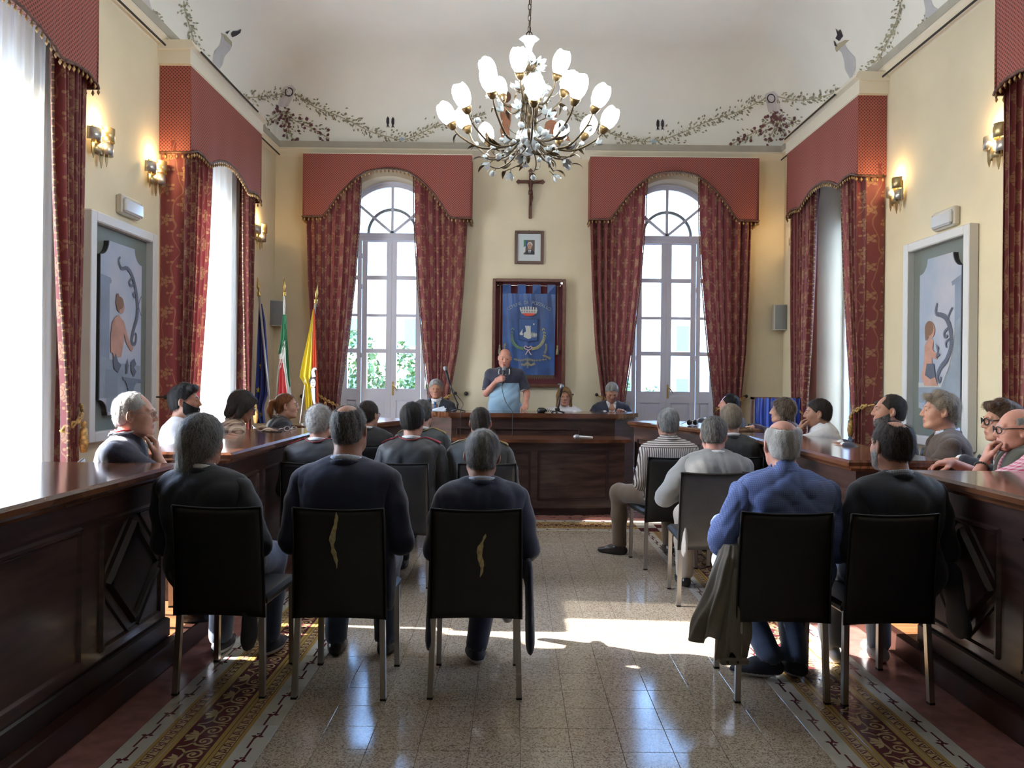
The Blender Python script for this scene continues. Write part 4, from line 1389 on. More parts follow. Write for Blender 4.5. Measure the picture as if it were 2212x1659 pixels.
for i, ch in enumerate(word):
    if ch == ' ': continue
    a = R(lerp(128, 52, i / (len(word) - 1)))
    x, z = 0.46 * math.cos(a), ez(711) + 0.42 * math.sin(a) - 0.05
    text_obj(ch, 0.062, TEXTC, bn, (x, wav(x, z) - 0.011, z), (R(90), -(a - R(90)), 0))

# portrait
pr = thing('framed_portrait', 'small portrait of an official in a wide brown frame, under the crucifix', 'picture', (at(1143, 535, D).x, D, at(1143, 535, D).z))
hw, hh = 0.205, 0.236
mb = MB()
frame4(mb, -hw, hw, -0.03, -0.002, -hh, hh, 0.042, 0.006)
mb.build('frame', M('walnut_frame', (0.085, 0.036, 0.022), 0.4), pr)
MB().box(-hw + 0.04, hw - 0.04, -0.014, -0.004, -hh + 0.04, hh - 0.04).build('mount', M('pale_mount', (0.55, 0.60, 0.62), 0.8), pr)
MB().tube([(0, -0.004, hh), (0, -0.006, hh + 0.012)], 0.006, 6).build('nail', IRON, pr)
ph = MB()
def pq(pts, mi, l): ph.add([(x, -0.0145 - l, z) for x, z in pts], [list(range(len(pts)))], mi)
def ell(cx, cz, a, b, n=16): return [(cx + a * math.cos(2 * PI * i / n), cz + b * math.sin(2 * PI * i / n)) for i in range(n)]
pq([(-0.078, -0.10), (0.078, -0.10), (0.078, 0.105), (-0.078, 0.105)], 0, 0.0005)
pq([(-0.078, 0.0), (-0.05, 0.02), (-0.04, 0.105), (-0.078, 0.105)], 1, 0.001)
pq([(-0.078, -0.08), (-0.055, -0.06), (-0.05, 0.02), (-0.078, 0.0)], 2, 0.001)
pq([(-0.045, -0.03), (-0.02, 0.03), (-0.03, 0.105), (-0.045, 0.105)], 7, 0.001)
pq([(-0.06, -0.10), (-0.045, -0.05), (-0.015, -0.03), (0.035, -0.03), (0.068, -0.05), (0.078, -0.1)], 3, 0.0015)
pq([(-0.012, -0.035), (0.03, -0.035), (0.010, -0.088), (0.0, -0.088)], 2, 0.002)
pq([(0.003, -0.042), (0.014, -0.042), (0.013, -0.088), (0.0, -0.088)], 3, 0.0025)
pq(ell(0.010, 0.038, 0.038, 0.040), 5, 0.002)
pq(ell(0.008, 0.018, 0.031, 0.044), 4, 0.0025)
pq([(-0.014, 0.026), (0.002, 0.026), (0.001, 0.030), (-0.013, 0.029)], 6, 0.003)
pq([(0.014, 0.026), (0.030, 0.026), (0.029, 0.029), (0.015, 0.030)], 6, 0.003)
pq([(0.0, -0.006), (0.018, -0.006), (0.016, -0.002), (0.002, -0.002)], 6, 0.003)
ph.build('photograph', [M('print_brown', (0.10, 0.08, 0.06), 0.5), M('print_green', (0.03, 0.16, 0.10), 0.5), M('print_white', (0.6, 0.6, 0.6), 0.5), M('print_black', (0.015, 0.018, 0.03), 0.5),
                      M('print_skin', (0.42, 0.24, 0.17), 0.5), M('print_hair', (0.52, 0.52, 0.52), 0.5), M('print_dark_skin', (0.14, 0.07, 0.05), 0.5), M('print_blue', (0.03, 0.05, 0.16), 0.5)], pr)

# crucifix
cxp = at(1146, 400, D)
zt_, zb_ = at(1146, 366, D).z, at(1146, 473, D).z
cr = thing('crucifix', 'brown wooden crucifix with a carved figure, high on the end wall', 'crucifix', (cxp.x, D, 0))
CW = M('crucifix_wood', (0.105, 0.036, 0.018), 0.4, var=0.2, vscale=30)
mb = MB()
mb.box(-0.022, 0.022, -0.045, -0.01, zb_, zt_ - 0.02, bev=0.006)
za = at(1146, 394, D).z
mb.box(-0.17, 0.17, -0.045, -0.01, za - 0.022, za + 0.022, bev=0.006)
for c, dx, dz in (((-0.17, za), -1, 0), ((0.17, za), 1, 0), ((0, zt_ - 0.03), 0, 1)):
    mb.prism([(c[0] + dx * 0.035, c[1] + dz * 0.035), (c[0] - dz * 0.034 , c[1] - dx * 0.034), (c[0] - dx * 0.012 , c[1] - dz * 0.012), (c[0] + dz * 0.034, c[1] + dx * 0.034)], -0.048, -0.01, 0, 'xz')
mb.build('cross', CW, cr)
f = MB()
zf = za + 0.0
f.ball((0.004, -0.075, zf + 0.012), 0.024, 8, 0, (0.85, 0.9, 1.15))
f.tube([(0.0, -0.065, zf - 0.012), (0.0, -0.072, zf - 0.05), (0.002, -0.066, zf - 0.11), (0.004, -0.066, zf - 0.155)], [0.018, 0.034, 0.024, 0.028], 8)
for s in (-1, 1):
    f.tube([(s * 0.02, -0.065, zf - 0.028), (s * 0.085, -0.058, zf - 0.010), (s * 0.150, -0.052, zf + 0.012)], [0.014, 0.011, 0.008], 6)
    f.tube([(s * 0.012, -0.066, zf - 0.15), (s * 0.016 + 0.01, -0.09, zf - 0.24), (s * 0.006, -0.062, zf - 0.335)], [0.018, 0.014, 0.009], 6)
    f.ball((s * 0.158, -0.052, zf + 0.014), 0.010, 6)
f.tube([(0.0, -0.066, zf - 0.335), (0.0, -0.085, zf - 0.365)], [0.012, 0.008], 6)
f.tube([(0.0, -0.068, zf - 0.13), (0.002, -0.068, zf - 0.185)], [0.031, 0.034], 10)
f.build('carved_figure', M('carved_wood', (0.085, 0.030, 0.018), 0.4), cr)

# loudspeakers
SPK = M('speaker_grille', (0.20, 0.215, 0.23), 0.7, bump=0.1, bscale=400)
SPKC = M('speaker_case', (0.50, 0.49, 0.43), 0.5)
def speaker(p, rz, label):
    t = thing('loudspeaker', label, 'loudspeaker', p, rz, 'wall loudspeakers')
    w_, h_ = 0.128, 0.18
    mb = MB()
    n = 10
    arc = [(lerp(-w_, w_, i / n), -0.12 - 0.035 * (1 - (2 * i / n - 1) ** 2)) for i in range(n + 1)]
    mb.prism(arc + [(w_ * 0.8, -0.02), (-w_ * 0.8, -0.02)], -h_, h_)
    mb.build('case', SPKC, t)
    g = MB()
    arc2 = [(x * 0.90, y - 0.008) for x, y in arc]
    g.prism(arc2 + [(w_ * 0.9, -0.118), (-w_ * 0.9, -0.118)], -h_ + 0.012, h_ - 0.012)
    g.build('grille', SPK, t)
    MB().box(-0.03, 0.03, -0.03, 0.0, -0.05, 0.05).build('bracket', SPKC, t)
p = at(594, 677, D - 0.1); speaker((p.x, D - 0.02, p.z), R(8), 'grey wall loudspeaker in the left corner behind the flags')
p = at(1685, 686, D - 0.1); speaker((p.x, D - 0.02, p.z), R(10), 'grey wall loudspeaker in the right corner beside the curtain')

# emergency lights
def emergency(loc, rz, label):
    t = thing('emergency_light', label, 'emergency light', loc, rz, 'emergency lights over the painted panels')
    MB().box(-0.17, 0.17, -0.055, 0, -0.085, 0.085, bev=0.014).build('housing', M('emergency_body', (0.55, 0.52, 0.45), 0.5), t)
    MB().box(-0.155, 0.155, -0.085, -0.05, -0.07, 0.055, bev=0.02).build('diffuser', M('emergency_cover', (0.60, 0.62, 0.64), 0.12, spec=0.8), t)
emergency((XL, 6.72, 2.92), PI / 2, 'white emergency light over the left painted panel')
emergency((XR, 6.75, 2.90), -PI / 2, 'white emergency light over the right painted panel')

# small dark knobs on the end wall
for px, py in ((1007, 850), (654, 856), (1237, 852)):
    p = at(px, py, D)
    t = thing('wall_stud', {1007: 'dark round knob on the end wall beside the left window curtain', 654: 'dark round knob on the end wall behind the yellow flag', 1237: 'tiny dark knob on the end wall right of the banner case'}[px], 'stud', (p.x, D, p.z))
    r = 0.012 if px == 1237 else 0.030
    q = MB().lathe([(r * 0.5, 0), (r * 0.5, 0.02), (r, 0.025), (r, 0.04), (r * 0.5, 0.05)], 12, 0, (0, 0, 0), (0, -1, 0))
    q.build('knob', IRON, t)

# sconces
PLATEM = M('aged_brass_plate', (0.42, 0.33, 0.17), 0.35, metal=0.85, var=0.15, vscale=12)
PLATES = M('silvered_plate', (0.46, 0.44, 0.40), 0.35, metal=0.85)
def sconce(y, left, label):
    loc = (XL if left else XR, y, 3.36)
    t = thing('wall_sconce', label, 'wall lamp', loc, PI / 2 if left else -PI / 2, 'plated wall lamps')
    def shell(xc, zc, r, h, mat, a0=0, a1=PI, yb=-0.02, sq=1.0):
        n = 10
        vs = []
        for rr in (r, r - 0.004):
            for z in (zc - h / 2, zc + h / 2):
                for i in range(n + 1):
                    a = a0 + (a1 - a0) * i / n
                    vs.append((xc + rr * math.cos(a), yb - rr * math.sin(a) * sq, z))
        m = n + 1
        fs = []
        for i in range(n):
            fs += [[i, i + 1, m + i + 1, m + i], [2 * m + i, 3 * m + i, 3 * m + i + 1, 2 * m + i + 1], [i, 2 * m + i, 2 * m + i + 1, i + 1], [m + i, m + i + 1, 3 * m + i + 1, 3 * m + i]]
        fs += [[0, m, 3 * m, 2 * m], [n, 2 * m + n, 3 * m + n, m + n]]
        return MB().add(vs, fs, 0, True).build('curved_plate', mat, t)
    shell(-0.085, 0.01, 0.072, 0.10, PLATES)
    shell(0.075, 0.055, 0.066, 0.11, PLATEM, yb=-0.05)
    shell(0.085, -0.06, 0.060, 0.10, PLATES, yb=-0.04)
    shell(-0.03, -0.085, 0.066, 0.09, PLATEM, yb=-0.02, sq=0.7)
    for i, (x, z, l) in enumerate(((-0.10, -0.08, 0.10), (0.02, -0.12, 0.11), (0.10, -0.09, 0.11))):
        q = MB().prism([(x - 0.028, z + 0.04), (x + 0.028, z + 0.04), (x + 0.018, z - l * 0.6), (x, z - l), (x - 0.022, z - l * 0.5)], -0.045, -0.04, 0, 'xz')
        q.build('pointed_plate', PLATEM, t)
    MB().box(-0.05, 0.05, -0.012, 0, -0.10, 0.10).build('back_plate', PLATEM, t)
    b = MB().lathe([(0.0, -0.028), (0.014, -0.02), (0.018, 0), (0.014, 0.02), (0.0, 0.03)], 10, 0, (-0.01, -0.06, 0.045))
    b.build('bulb', M('warm_bulb', (1, 0.8, 0.5), 0.4, emit=(1.0, 0.62, 0.25), estr=60.0), t)
    for z, e in ((0.14, 5.0), (-0.03, 2.0)):
        l = bpy.data.lights.new('lamp_glow', 'POINT')
        l.energy = e; l.color = (1.0, 0.66, 0.30); l.shadow_soft_size = 0.03
        o = link(bpy.data.objects.new('lamp_glow', l), t)
        o.location = (-0.01, -0.075, z)
    return t
sconce(6.22, True, 'plated wall lamp half hidden by the curtain at the left edge')
sconce(7.17, True, 'lit plated wall lamp beside the far left window, over the painted panel')
sconce(10.12, True, 'plated wall lamp in the back left corner, half hidden by the curtain')
sconce(7.62, False, 'lit plated wall lamp beside the far right window, over the painted panel')
sconce(6.02, False, 'plated wall lamp half hidden by the curtain at the right edge')
sconce(10.35, False, 'wall lamp in the back right corner, hidden by the pelmet')

# painted panels
def painted_panel(left):
    rz = PI / 2 if left else -PI / 2
    loc = (XL if left else XR, 0, 0)
    nm = 'left' if left else 'right'
    t = thing('painted_panel', f'tall white-framed niche with a painted board, on the {nm} wall', 'wall panel', loc, rz)
    y0, y1, z0, z1 = (6.03, 7.15, 0.91, 2.76) if left else (6.31, 7.38, 0.89, 2.78)
    X = (lambda y: y) if left else (lambda y: -y)
    def bx(mb, ya, yb, d0, d1, za, zb, bev=0.0):
        a, b = sorted((X(ya), X(yb)))
        mb.box(a, b, d0, d1, za, zb, bev=bev)
    fr = MB(); fw = 0.085
    frame4(fr, *sorted((X(y0), X(y1))), -0.085, -0.002, z0, z1, fw, 0.010)
    fr.build('frame', M('panel_frame_white', (0.62, 0.62, 0.62), 0.5), t)
    fd = MB(); bx(fd, y0 + fw, y1 - fw, -0.02, -0.004, z0 + fw, z1 - fw)
    fd.build('field', M('grey_green_field', (0.155, 0.175, 0.160), 0.6), t)
    ya, yb, za, zb = (6.20, 6.88, 1.12, 2.56) if left else (6.44, 7.10, 1.10, 2.58)
    rr = 0.13
    pts = []
    for cx, cz, a0, dx, dz in ((ya, za, 90, 1, 1), (yb, za, 180, -1, 1), (yb, zb, 270, -1, -1), (ya, zb, 0, 1, -1)):
        for k in range(9):
            a = R(a0 - 90 * k / 8)
            pts.append((cx + rr * math.cos(a), cz + rr * math.sin(a)))
    pts = [(X(a), b) for a, b in pts]
    MB().prism(pts, -0.062, -0.02, 0, 'xz').build('board_edge', M('board_edge_dark', (0.03, 0.03, 0.032), 0.5), t)
    SKYP = M('painted_sky', (0.30, 0.36, 0.47), 0.75, col2=(0.44, 0.44, 0.50), vscale=2.2)
    cxm = sum(p[0] for p in pts) / len(pts); czm = sum(p[1] for p in pts) / len(pts)
    b = MB()
    b.prism(pts, -0.068, -0.06, 0, 'xz')
    b.build('painted_board', SKYP, t)
    W, H = yb - ya, zb - za
    lvl = [0]
    def paint(name, shapes, mat):
        """shapes in board units; u runs from the near edge to the far edge"""
        lvl[0] += 1
        q = MB()
        for i, s in enumerate(shapes):
            q.add([(X(ya + u * W), -0.068 - 0.0012 * lvl[0] - 0.00004 * i, za + v * H) for u, v in s], [list(range(len(s)))])
        return q.build(name, mat, t)
    def stroke(P, w):
        path = catmull([(a, b, 0) for a, b in P], 7)
        out = []
        for i, (a, b) in enumerate(zip(path, path[1:])):
            d = Vector(((b - a).x * W, (b - a).y * H, 0)).normalized()
            ww = (w(i / (len(path) - 1)) if callable(w) else w)
            s = Vector((-d.y / W, d.x / H, 0)) * ww
            out.append([tuple((a + s)[:2]), tuple((b + s)[:2]), tuple((b - s)[:2]), tuple((a - s)[:2])])
        return out
    def el(cx, cy_, a, b, n=18): return [(cx + a * math.cos(2 * PI * i / n), cy_ + b * math.sin(2 * PI * i / n)) for i in range(n)]
    SKIN = M('painted_skin', (0.46, 0.25, 0.19), 0.8, var=0.15, vscale=6)
    HAIRP = M('painted_hair', (0.20, 0.11, 0.07), 0.8)
    IRONP = M('painted_iron', (0.10, 0.11, 0.15), 0.8)
    COLP = M('painted_column', (0.21, 0.25, 0.33), 0.8, var=0.1, vscale=4)
    STN = M('painted_stone', (0.25, 0.29, 0.35), 0.8, var=0.12, vscale=4)
    if left:
        paint('painted_column', [[(0.0, 0.28), (0.21, 0.28), (0.20, 0.76), (0.0, 0.77)], [(0.0, 0.765), (0.23, 0.755), (0.25, 0.775), (0.22, 0.79), (0.0, 0.80)]], COLP)
        paint('painted_wall', [[(0.0, 0.10), (1.0, 0.10), (1.0, 0.29), (0.50, 0.30), (0.0, 0.34)], [(0.16, 0.02), (0.84, 0.02), (0.84, 0.12), (0.16, 0.12)]], STN)
        paint('painted_relief', [[(0.10, 0.10), (0.42, 0.10), (0.40, 0.26), (0.12, 0.265)]], M('painted_stone_dark', (0.20, 0.24, 0.29), 0.8))
        paint('painted_scroll', stroke([(0.44, 0.925), (0.40, 0.90), (0.47, 0.86), (0.62, 0.87), (0.76, 0.82), (0.86, 0.72), (0.88, 0.60), (0.80, 0.52), (0.74, 0.44), (0.82, 0.42), (0.86, 0.47), (0.82, 0.49)], lambda q: 0.008 + 0.013 * math.sin(PI * q)) +
              stroke([(0.75, 0.83), (0.66, 0.79), (0.72, 0.77), (0.80, 0.79)], 0.010) + stroke([(0.86, 0.74), (0.76, 0.73), (0.80, 0.70)], 0.010) + stroke([(0.97, 0.72), (0.90, 0.66), (0.97, 0.60)], 0.005), IRONP)
        paint('painted_woman', [[(0.30, 0.56), (0.42, 0.585), (0.52, 0.55), (0.55, 0.44), (0.48, 0.34), (0.30, 0.33), (0.24, 0.42)], el(0.47, 0.635, 0.075, 0.042)] + stroke([(0.50, 0.55), (0.60, 0.46), (0.66, 0.42), (0.76, 0.385)], 0.022) + stroke([(0.30, 0.54), (0.26, 0.44), (0.27, 0.36)], 0.026), SKIN)
        paint('painted_hair', [el(0.43, 0.655, 0.095, 0.038), el(0.38, 0.69, 0.035, 0.018), [(0.36, 0.64), (0.44, 0.63), (0.42, 0.60), (0.37, 0.61)]], HAIRP)
        paint('painted_doves', [[(0.28, 0.32), (0.34, 0.36), (0.40, 0.31), (0.48, 0.29), (0.40, 0.245), (0.30, 0.27)], [(0.60, 0.24), (0.64, 0.24), (0.66, 0.29), (0.63, 0.335), (0.60, 0.29)], [(0.72, 0.31), (0.80, 0.335), (0.86, 0.30), (0.80, 0.28), (0.86, 0.255), (0.80, 0.22), (0.72, 0.26)]], IRONP)
        paint('painted_basin', [[(0.50, 0.222), (1.0, 0.205), (1.0, 0.185), (0.54, 0.20)], [(0.58, 0.20), (0.86, 0.19), (0.80, 0.155), (0.76, 0.10), (0.78, 0.02), (0.64, 0.02), (0.68, 0.10), (0.64, 0.16)]], M('painted_slate', (0.13, 0.16, 0.21), 0.8))
    else:
        # u from the near edge: the picture's right side is the near side
        paint('painted_column', [[(0.0, 0.22), (0.14, 0.22), (0.14, 0.82), (0.0, 0.83)], [(0.0, 0.825), (0.20, 0.805), (0.22, 0.83), (0.0, 0.86)]], COLP)
        paint('painted_wall', [[(0.0, 0.12), (1.0, 0.12), (1.0, 0.225), (0.45, 0.215), (0.20, 0.36), (0.10, 0.60), (0.0, 0.62)], [(0.17, 0.02), (0.83, 0.02), (0.83, 0.14), (0.17, 0.14)]], STN)
        paint('painted_ledge', [[(1.0, 0.245), (0.46, 0.235), (0.42, 0.22), (1.0, 0.215)]] + stroke([(0.44, 0.225), (0.22, 0.38), (0.14, 0.55)], 0.007), M('painted_pale', (0.46, 0.46, 0.46), 0.8))
        paint('painted_scroll', stroke([(0.54, 0.72), (0.56, 0.70), (0.57, 0.66), (0.44, 0.645), (0.32, 0.62), (0.22, 0.55), (0.20, 0.46), (0.30, 0.38), (0.44, 0.335), (0.52, 0.28), (0.46, 0.25), (0.42, 0.28)], lambda q: 0.010 + 0.016 * math.sin(PI * q)) +
              stroke([(0.24, 0.57), (0.36, 0.54), (0.34, 0.51), (0.28, 0.52)], 0.012) + stroke([(0.22, 0.50), (0.32, 0.48), (0.30, 0.45)], 0.010) + stroke([(0.30, 0.61), (0.22, 0.66), (0.17, 0.68)], 0.008), IRONP)
        paint('painted_boy', [[(0.62, 0.50), (0.74, 0.52), (0.84, 0.47), (0.86, 0.36), (0.92, 0.28), (0.84, 0.225), (0.50, 0.225), (0.60, 0.30), (0.66, 0.38)], el(0.68, 0.56, 0.09, 0.045)] + stroke([(0.74, 0.49), (0.64, 0.42), (0.52, 0.40)], 0.028), SKIN)
        paint('painted_hair', [el(0.73, 0.575, 0.11, 0.045), [(0.72, 0.56), (0.84, 0.56), (0.82, 0.50), (0.74, 0.52)]], HAIRP)
        paint('painted_dove', [[(0.48, 0.45), (0.56, 0.48), (0.52, 0.43), (0.44, 0.41), (0.56, 0.39)], [(0.60, 0.36), (0.78, 0.36), (0.82, 0.29), (0.68, 0.265), (0.56, 0.28)]], IRONP)
    return t
painted_panel(True)
painted_panel(False)
# ------------------------------------------------------------------ chandelier
BRONZE = M('aged_bronze', (0.075, 0.050, 0.025), 0.38, metal=0.7, var=0.3, vscale=30)
BRONZEG = M('gilt_bronze', (0.15, 0.092, 0.035), 0.42, metal=0.8, var=0.3, vscale=30)
OPAL = M('lit_opal_glass', (0.9, 0.9, 0.9), 0.3, emit=(0.90, 0.98, 1.0), estr=36.0)
MILK = M('milky_glass', (0.40, 0.43, 0.44), 0.15, var=0.06, vscale=20)
chp = at(1141, 300, 5.8)
ch = thing('chandelier', 'large bronze chandelier with glowing tulip shades and white glass flowers', 'chandelier', (chp.x, 5.8, 0))
def tulip(n=14):
    prof = [(0.018, 0.0), (0.038, 0.012), (0.056, 0.045), (0.064, 0.085), (0.062, 0.120), (0.052, 0.150), (0.038, 0.166)]
    vs, fs = [], []
    for i, (r, h) in enumerate(prof):
        for k in range(n):
            th = 2 * PI * k / n
            w_ = 1 + 0.06 * math.cos(3 * th) * (i / 6)
            hh = h + (0.006 * math.cos(3 * th) if i == 6 else 0.002 * math.cos(3 * th) if i == 5 else 0)
            vs.append((r * w_ * math.cos(th), r * w_ * math.sin(th), hh))
    for i in range(6):
        for k in range(n):
            k2 = (k + 1) % n
            fs.append([i * n + k, i * n + k2, i * n + n + k2, i * n + n + k])
    o = len(vs)
    fs.append([6 * n + k for k in range(n)])
    fs.append(list(range(n - 1, -1, -1)))
    return MB().add(vs, fs, 0, True).mesh('glass_shade', OPAL)
TUL = tulip()
CUP = MB().lathe([(0.006, -0.045), (0.022, -0.038), (0.034, -0.015), (0.040, 0.008), (0.030, 0.006), (0.0, 0.0)], 12).mesh('socket_cup', BRONZEG)
def leaf_mesh(l, w_, curl, name='leaf'):
    vs, fs = [], []
    n = 8
    for i in range(n + 1):
        t = i / n
        a = curl * t
        y = l * (math.sin(a) / curl if curl else t)
        z = l * ((1 - math.cos(a)) / curl if curl else 0)
        ww = w_ * math.sin(PI * min(1, 0.12 + 0.88 * t)) ** 0.8
        vs += [(-ww, y, z + ww * 0.35), (0, y, z), (ww, y, z + ww * 0.35)]
    for i in range(n):
        a = 3 * i
        fs += [[a, a + 1, a + 4, a + 3], [a + 1, a + 2, a + 5, a + 4]]
    return MB().add(vs, fs, 0, True).mesh(name, BRONZE)
LEAFA, LEAFB = leaf_mesh(0.13, 0.016, 1.9), leaf_mesh(0.09, 0.012, -1.6)
def flower_mesh():
    mb = MB()
    for k in range(5):
        a = 2 * PI * k / 5
        n = 5
        vs = []
        for i in range(n + 1):
            t = i / n
            r = 0.008 + 0.026 * math.sin(t * 1.5)
            z = 0.05 * t
            w_ = 0.017 * math.sin(PI * (0.15 + 0.8 * t))
            for s in (-1, 0, 1):
                aa = a + s * w_ / max(r, 0.012)
                vs.append((r * math.cos(aa), r * math.sin(aa), z - abs(s) * 0.004))
        fs = []
        for i in range(n):
            q = 3 * i
            fs += [[q, q + 1, q + 4, q + 3], [q + 1, q + 2, q + 5, q + 4]]
        mb.add(vs, fs, 0, True)
    mb.ball((0, 0, 0.012), 0.008, 5, 1)
    mb.tube([(0, 0, 0.004), (0, 0.004, -0.04)], 0.0025, 5, 1)
    return mb.mesh('glass_flower', [MILK, BRONZE])
FLW = flower_mesh()
BUD = MB().ball((0, 0, 0.016), 0.019, 8, 0, (1, 1, 1.2)).tube([(0, 0, 0), (0, 0.003, -0.03)], 0.0022, 5, 1).mesh('glass_bud', [MILK, BRONZE])
def put(me, name, parent, loc, axis, spin=0.0, s=1.0):
    o = link(bpy.data.objects.new(name, me), parent)
    q = Vector((0, 0, 1)).rotation_difference(Vector(axis).normalized())
    o.rotation_mode = 'QUATERNION'
    o.rotation_quaternion = q @ Matrix.Rotation(spin, 3, 'Z').to_quaternion()
    o.location = loc
    o.scale = (s, s, s)
    return o
rg = random.Random(5)
Zb, Zl, Zu = 3.13, 3.36, 3.66
def pol(r, a, z): return Vector((r * math.sin(a), -r * math.cos(a), z))
# centre stem, rods, bowl, trumpet
m = MB()
m.tube([(0, 0, 3.20), (0, 0, 3.98)], 0.013, 8)
m.lathe([(0.0, 3.08), (0.012, 3.09), (0.02, 3.12), (0.012, 3.14)], 12)
m.lathe([(0.03, 3.56), (0.05, 3.575), (0.045, 3.60), (0.02, 3.62)], 14)
for k in range(9):
    a = 2 * PI * k / 9
    m.tube([pol(0.035, a, 3.58), pol(0.055, a, 3.45), pol(0.060, a, 3.34), pol(0.085, a, 3.26)], 0.007, 6)
m.build('stem', BRONZE, ch)
MB().lathe([(0.006, 3.13), (0.05, 3.16), (0.085, 3.21), (0.092, 3.27), (0.07, 3.32), (0.03, 3.34)], 18).build('glass_bowl', MILK, ch)
MB().lathe([(0.014, 3.80), (0.017, 3.90), (0.026, 3.96), (0.045, 4.0), (0.075, 4.02), (0.07, 4.022), (0.04, 4.01), (0.012, 3.97)], 18, wob=lambda th, i: 1 + (0.07 * math.cos(6 * th) if i in (4, 5) else 0)).build('glass_trumpet', MILK, ch)
# chain
z = 4.02
MB().tube([(0.022 * math.cos(t), 0, 4.05 + 0.028 * math.sin(t)) for t in [2 * PI * k / 14 for k in range(15)]], 0.004, 6).build('ring', BRONZE, ch)
LINK = MB().tube([(0.011 * math.cos(t), 0, 0.026 * math.sin(t)) for t in [2 * PI * k / 10 for k in range(11)]], 0.0032, 5, cap=False).mesh('chain_link', BRONZE)
k = 0
z = 4.095
while z < CZ + COVE_B - 0.02:
    o = link(bpy.data.objects.new('chain_link', LINK), ch)
    o.location = (0, 0, z); o.rotation_euler = (0, 0, (k % 2) * PI / 2 + 0.3)
    z += 0.042; k += 1
MB().tube([(0.012 * math.sin(t * 9), 0.010 * math.cos(t * 9), lerp(4.02, CZ + COVE_B - 0.01, t)) for t in [i / 60 for i in range(61)]], 0.0035, 5).build('cable', DARK, ch)
MB().lathe([(0.06, CZ + COVE_B - 0.002), (0.055, CZ + COVE_B - 0.03), (0.02, CZ + COVE_B - 0.06)], 14).build('ceiling_rose', BRONZE, ch)
def arm(a, r, zlow, zend, r0, z0, tilt, leaves=2):
    P = catmull([pol(r0, a, z0), pol(r * 0.30, a, zlow + 0.02), pol(r * 0.62, a, zlow), pol(r * 0.90, a, lerp(zlow, zend, 0.55)), pol(r, a, zend)], 6)
    o = MB().tube(P, [lerp(0.011, 0.0065, i / (len(P) - 1)) for i in range(len(P))], 7).build('arm', BRONZE, ch)
    ax = (pol(1, a, 0) * tilt + Vector((0, 0, 1))).normalized()
    tip = P[-1]
    put(CUP, 'socket_cup', o, tip + ax * 0.035, ax)
    put(TUL, 'glass_shade', o, tip + ax * 0.040, ax, rg.uniform(0, 6), 1.0)
    for q in range(leaves):
        i = rg.randint(5, len(P) - 4)
        put(rg.choice((LEAFA, LEAFB)), 'leaf', o, P[i], (rg.uniform(-0.6, 0.6), rg.uniform(-0.6, 0.6), 1), a + rg.uniform(-0.8, 0.8) + PI, rg.uniform(0.8, 1.3))
    for q in range(2):
        i = rg.randint(6, len(P) - 3)
        c = P[i] + Vector((rg.uniform(-0.05, 0.05), rg.uniform(-0.05, 0.05), rg.uniform(-0.06, 0.05)))
        put(rg.choice((FLW, BUD, BUD)), 'glass_flower', o, c, (rg.uniform(-1, 1), rg.uniform(-1, 1), rg.uniform(-0.2, 1)), 0, rg.uniform(0.8, 1.2))
for k in range(12):
    arm(R(3 + 30 * k), 0.56 if k % 2 else 0.52, 3.17 + 0.02 * (k % 2), 3.33 + 0.03 * (k % 3), 0.06, 3.27, 0.50)
for k in range(6):
    arm(R(-14 + 60 * k), 0.27, 3.50, 3.62 + 0.02 * (k % 2), 0.035, 3.57, 0.42, 2)
# drooping sprays of leaves below, flowers round the stem
for k in range(10):
    a = R(36 * k + 12)
    P = catmull([pol(0.07, a, 3.24), pol(0.16, a, 3.14), pol(0.26, a + 0.2, 3.08 + 0.02 * (k % 3)), pol(0.33, a + 0.35, 3.10)], 5)
    o = MB().tube(P, 0.005, 6).build('spray', BRONZE, ch)
    put(LEAFA, 'leaf', o, P[-1], pol(0.4, a, -0.6), a, 1.0)
    put(LEAFB, 'leaf', o, P[9], pol(0.6, a, -0.4), a + 1.5, 1.1)
    put(FLW if k % 2 else BUD, 'glass_flower', o, P[-4] + Vector((0, 0, -0.03)), pol(0.6, a, -0.5), 0, 1.15)
    put(BUD, 'glass_flower', o, P[6] + Vector((0.02, 0.02, 0.03)), pol(0.6, a, 0.5), 0, 1.0)
for k in range(26):
    a = rg.uniform(0, 2 * PI)
    zz = rg.choice((3.28, 3.34, 3.40, 3.46, 3.52, 3.60, 3.66, 3.72, 3.80, 3.86))
    r = rg.uniform(0.07, 0.19) if zz < 3.7 else rg.uniform(0.05, 0.12)
    P = catmull([pol(0.02, a, zz - 0.08), pol(r * 0.6, a, zz - 0.03), pol(r, a + 0.2, zz)], 4)
    o = MB().tube(P, 0.0035, 5).build('sprig', BRONZE, ch)
    put(FLW if rg.random() < 0.65 else BUD, 'glass_flower', o, P[-1], pol(1, a, rg.uniform(0, 0.8)), 0, rg.uniform(1.0, 1.35))
    if k % 2 == 0:
        put(LEAFA, 'leaf', o, P[3], (rg.uniform(-0.5, 0.5), rg.uniform(-0.5, 0.5), 1), a + 2, rg.uniform(0.9, 1.4))

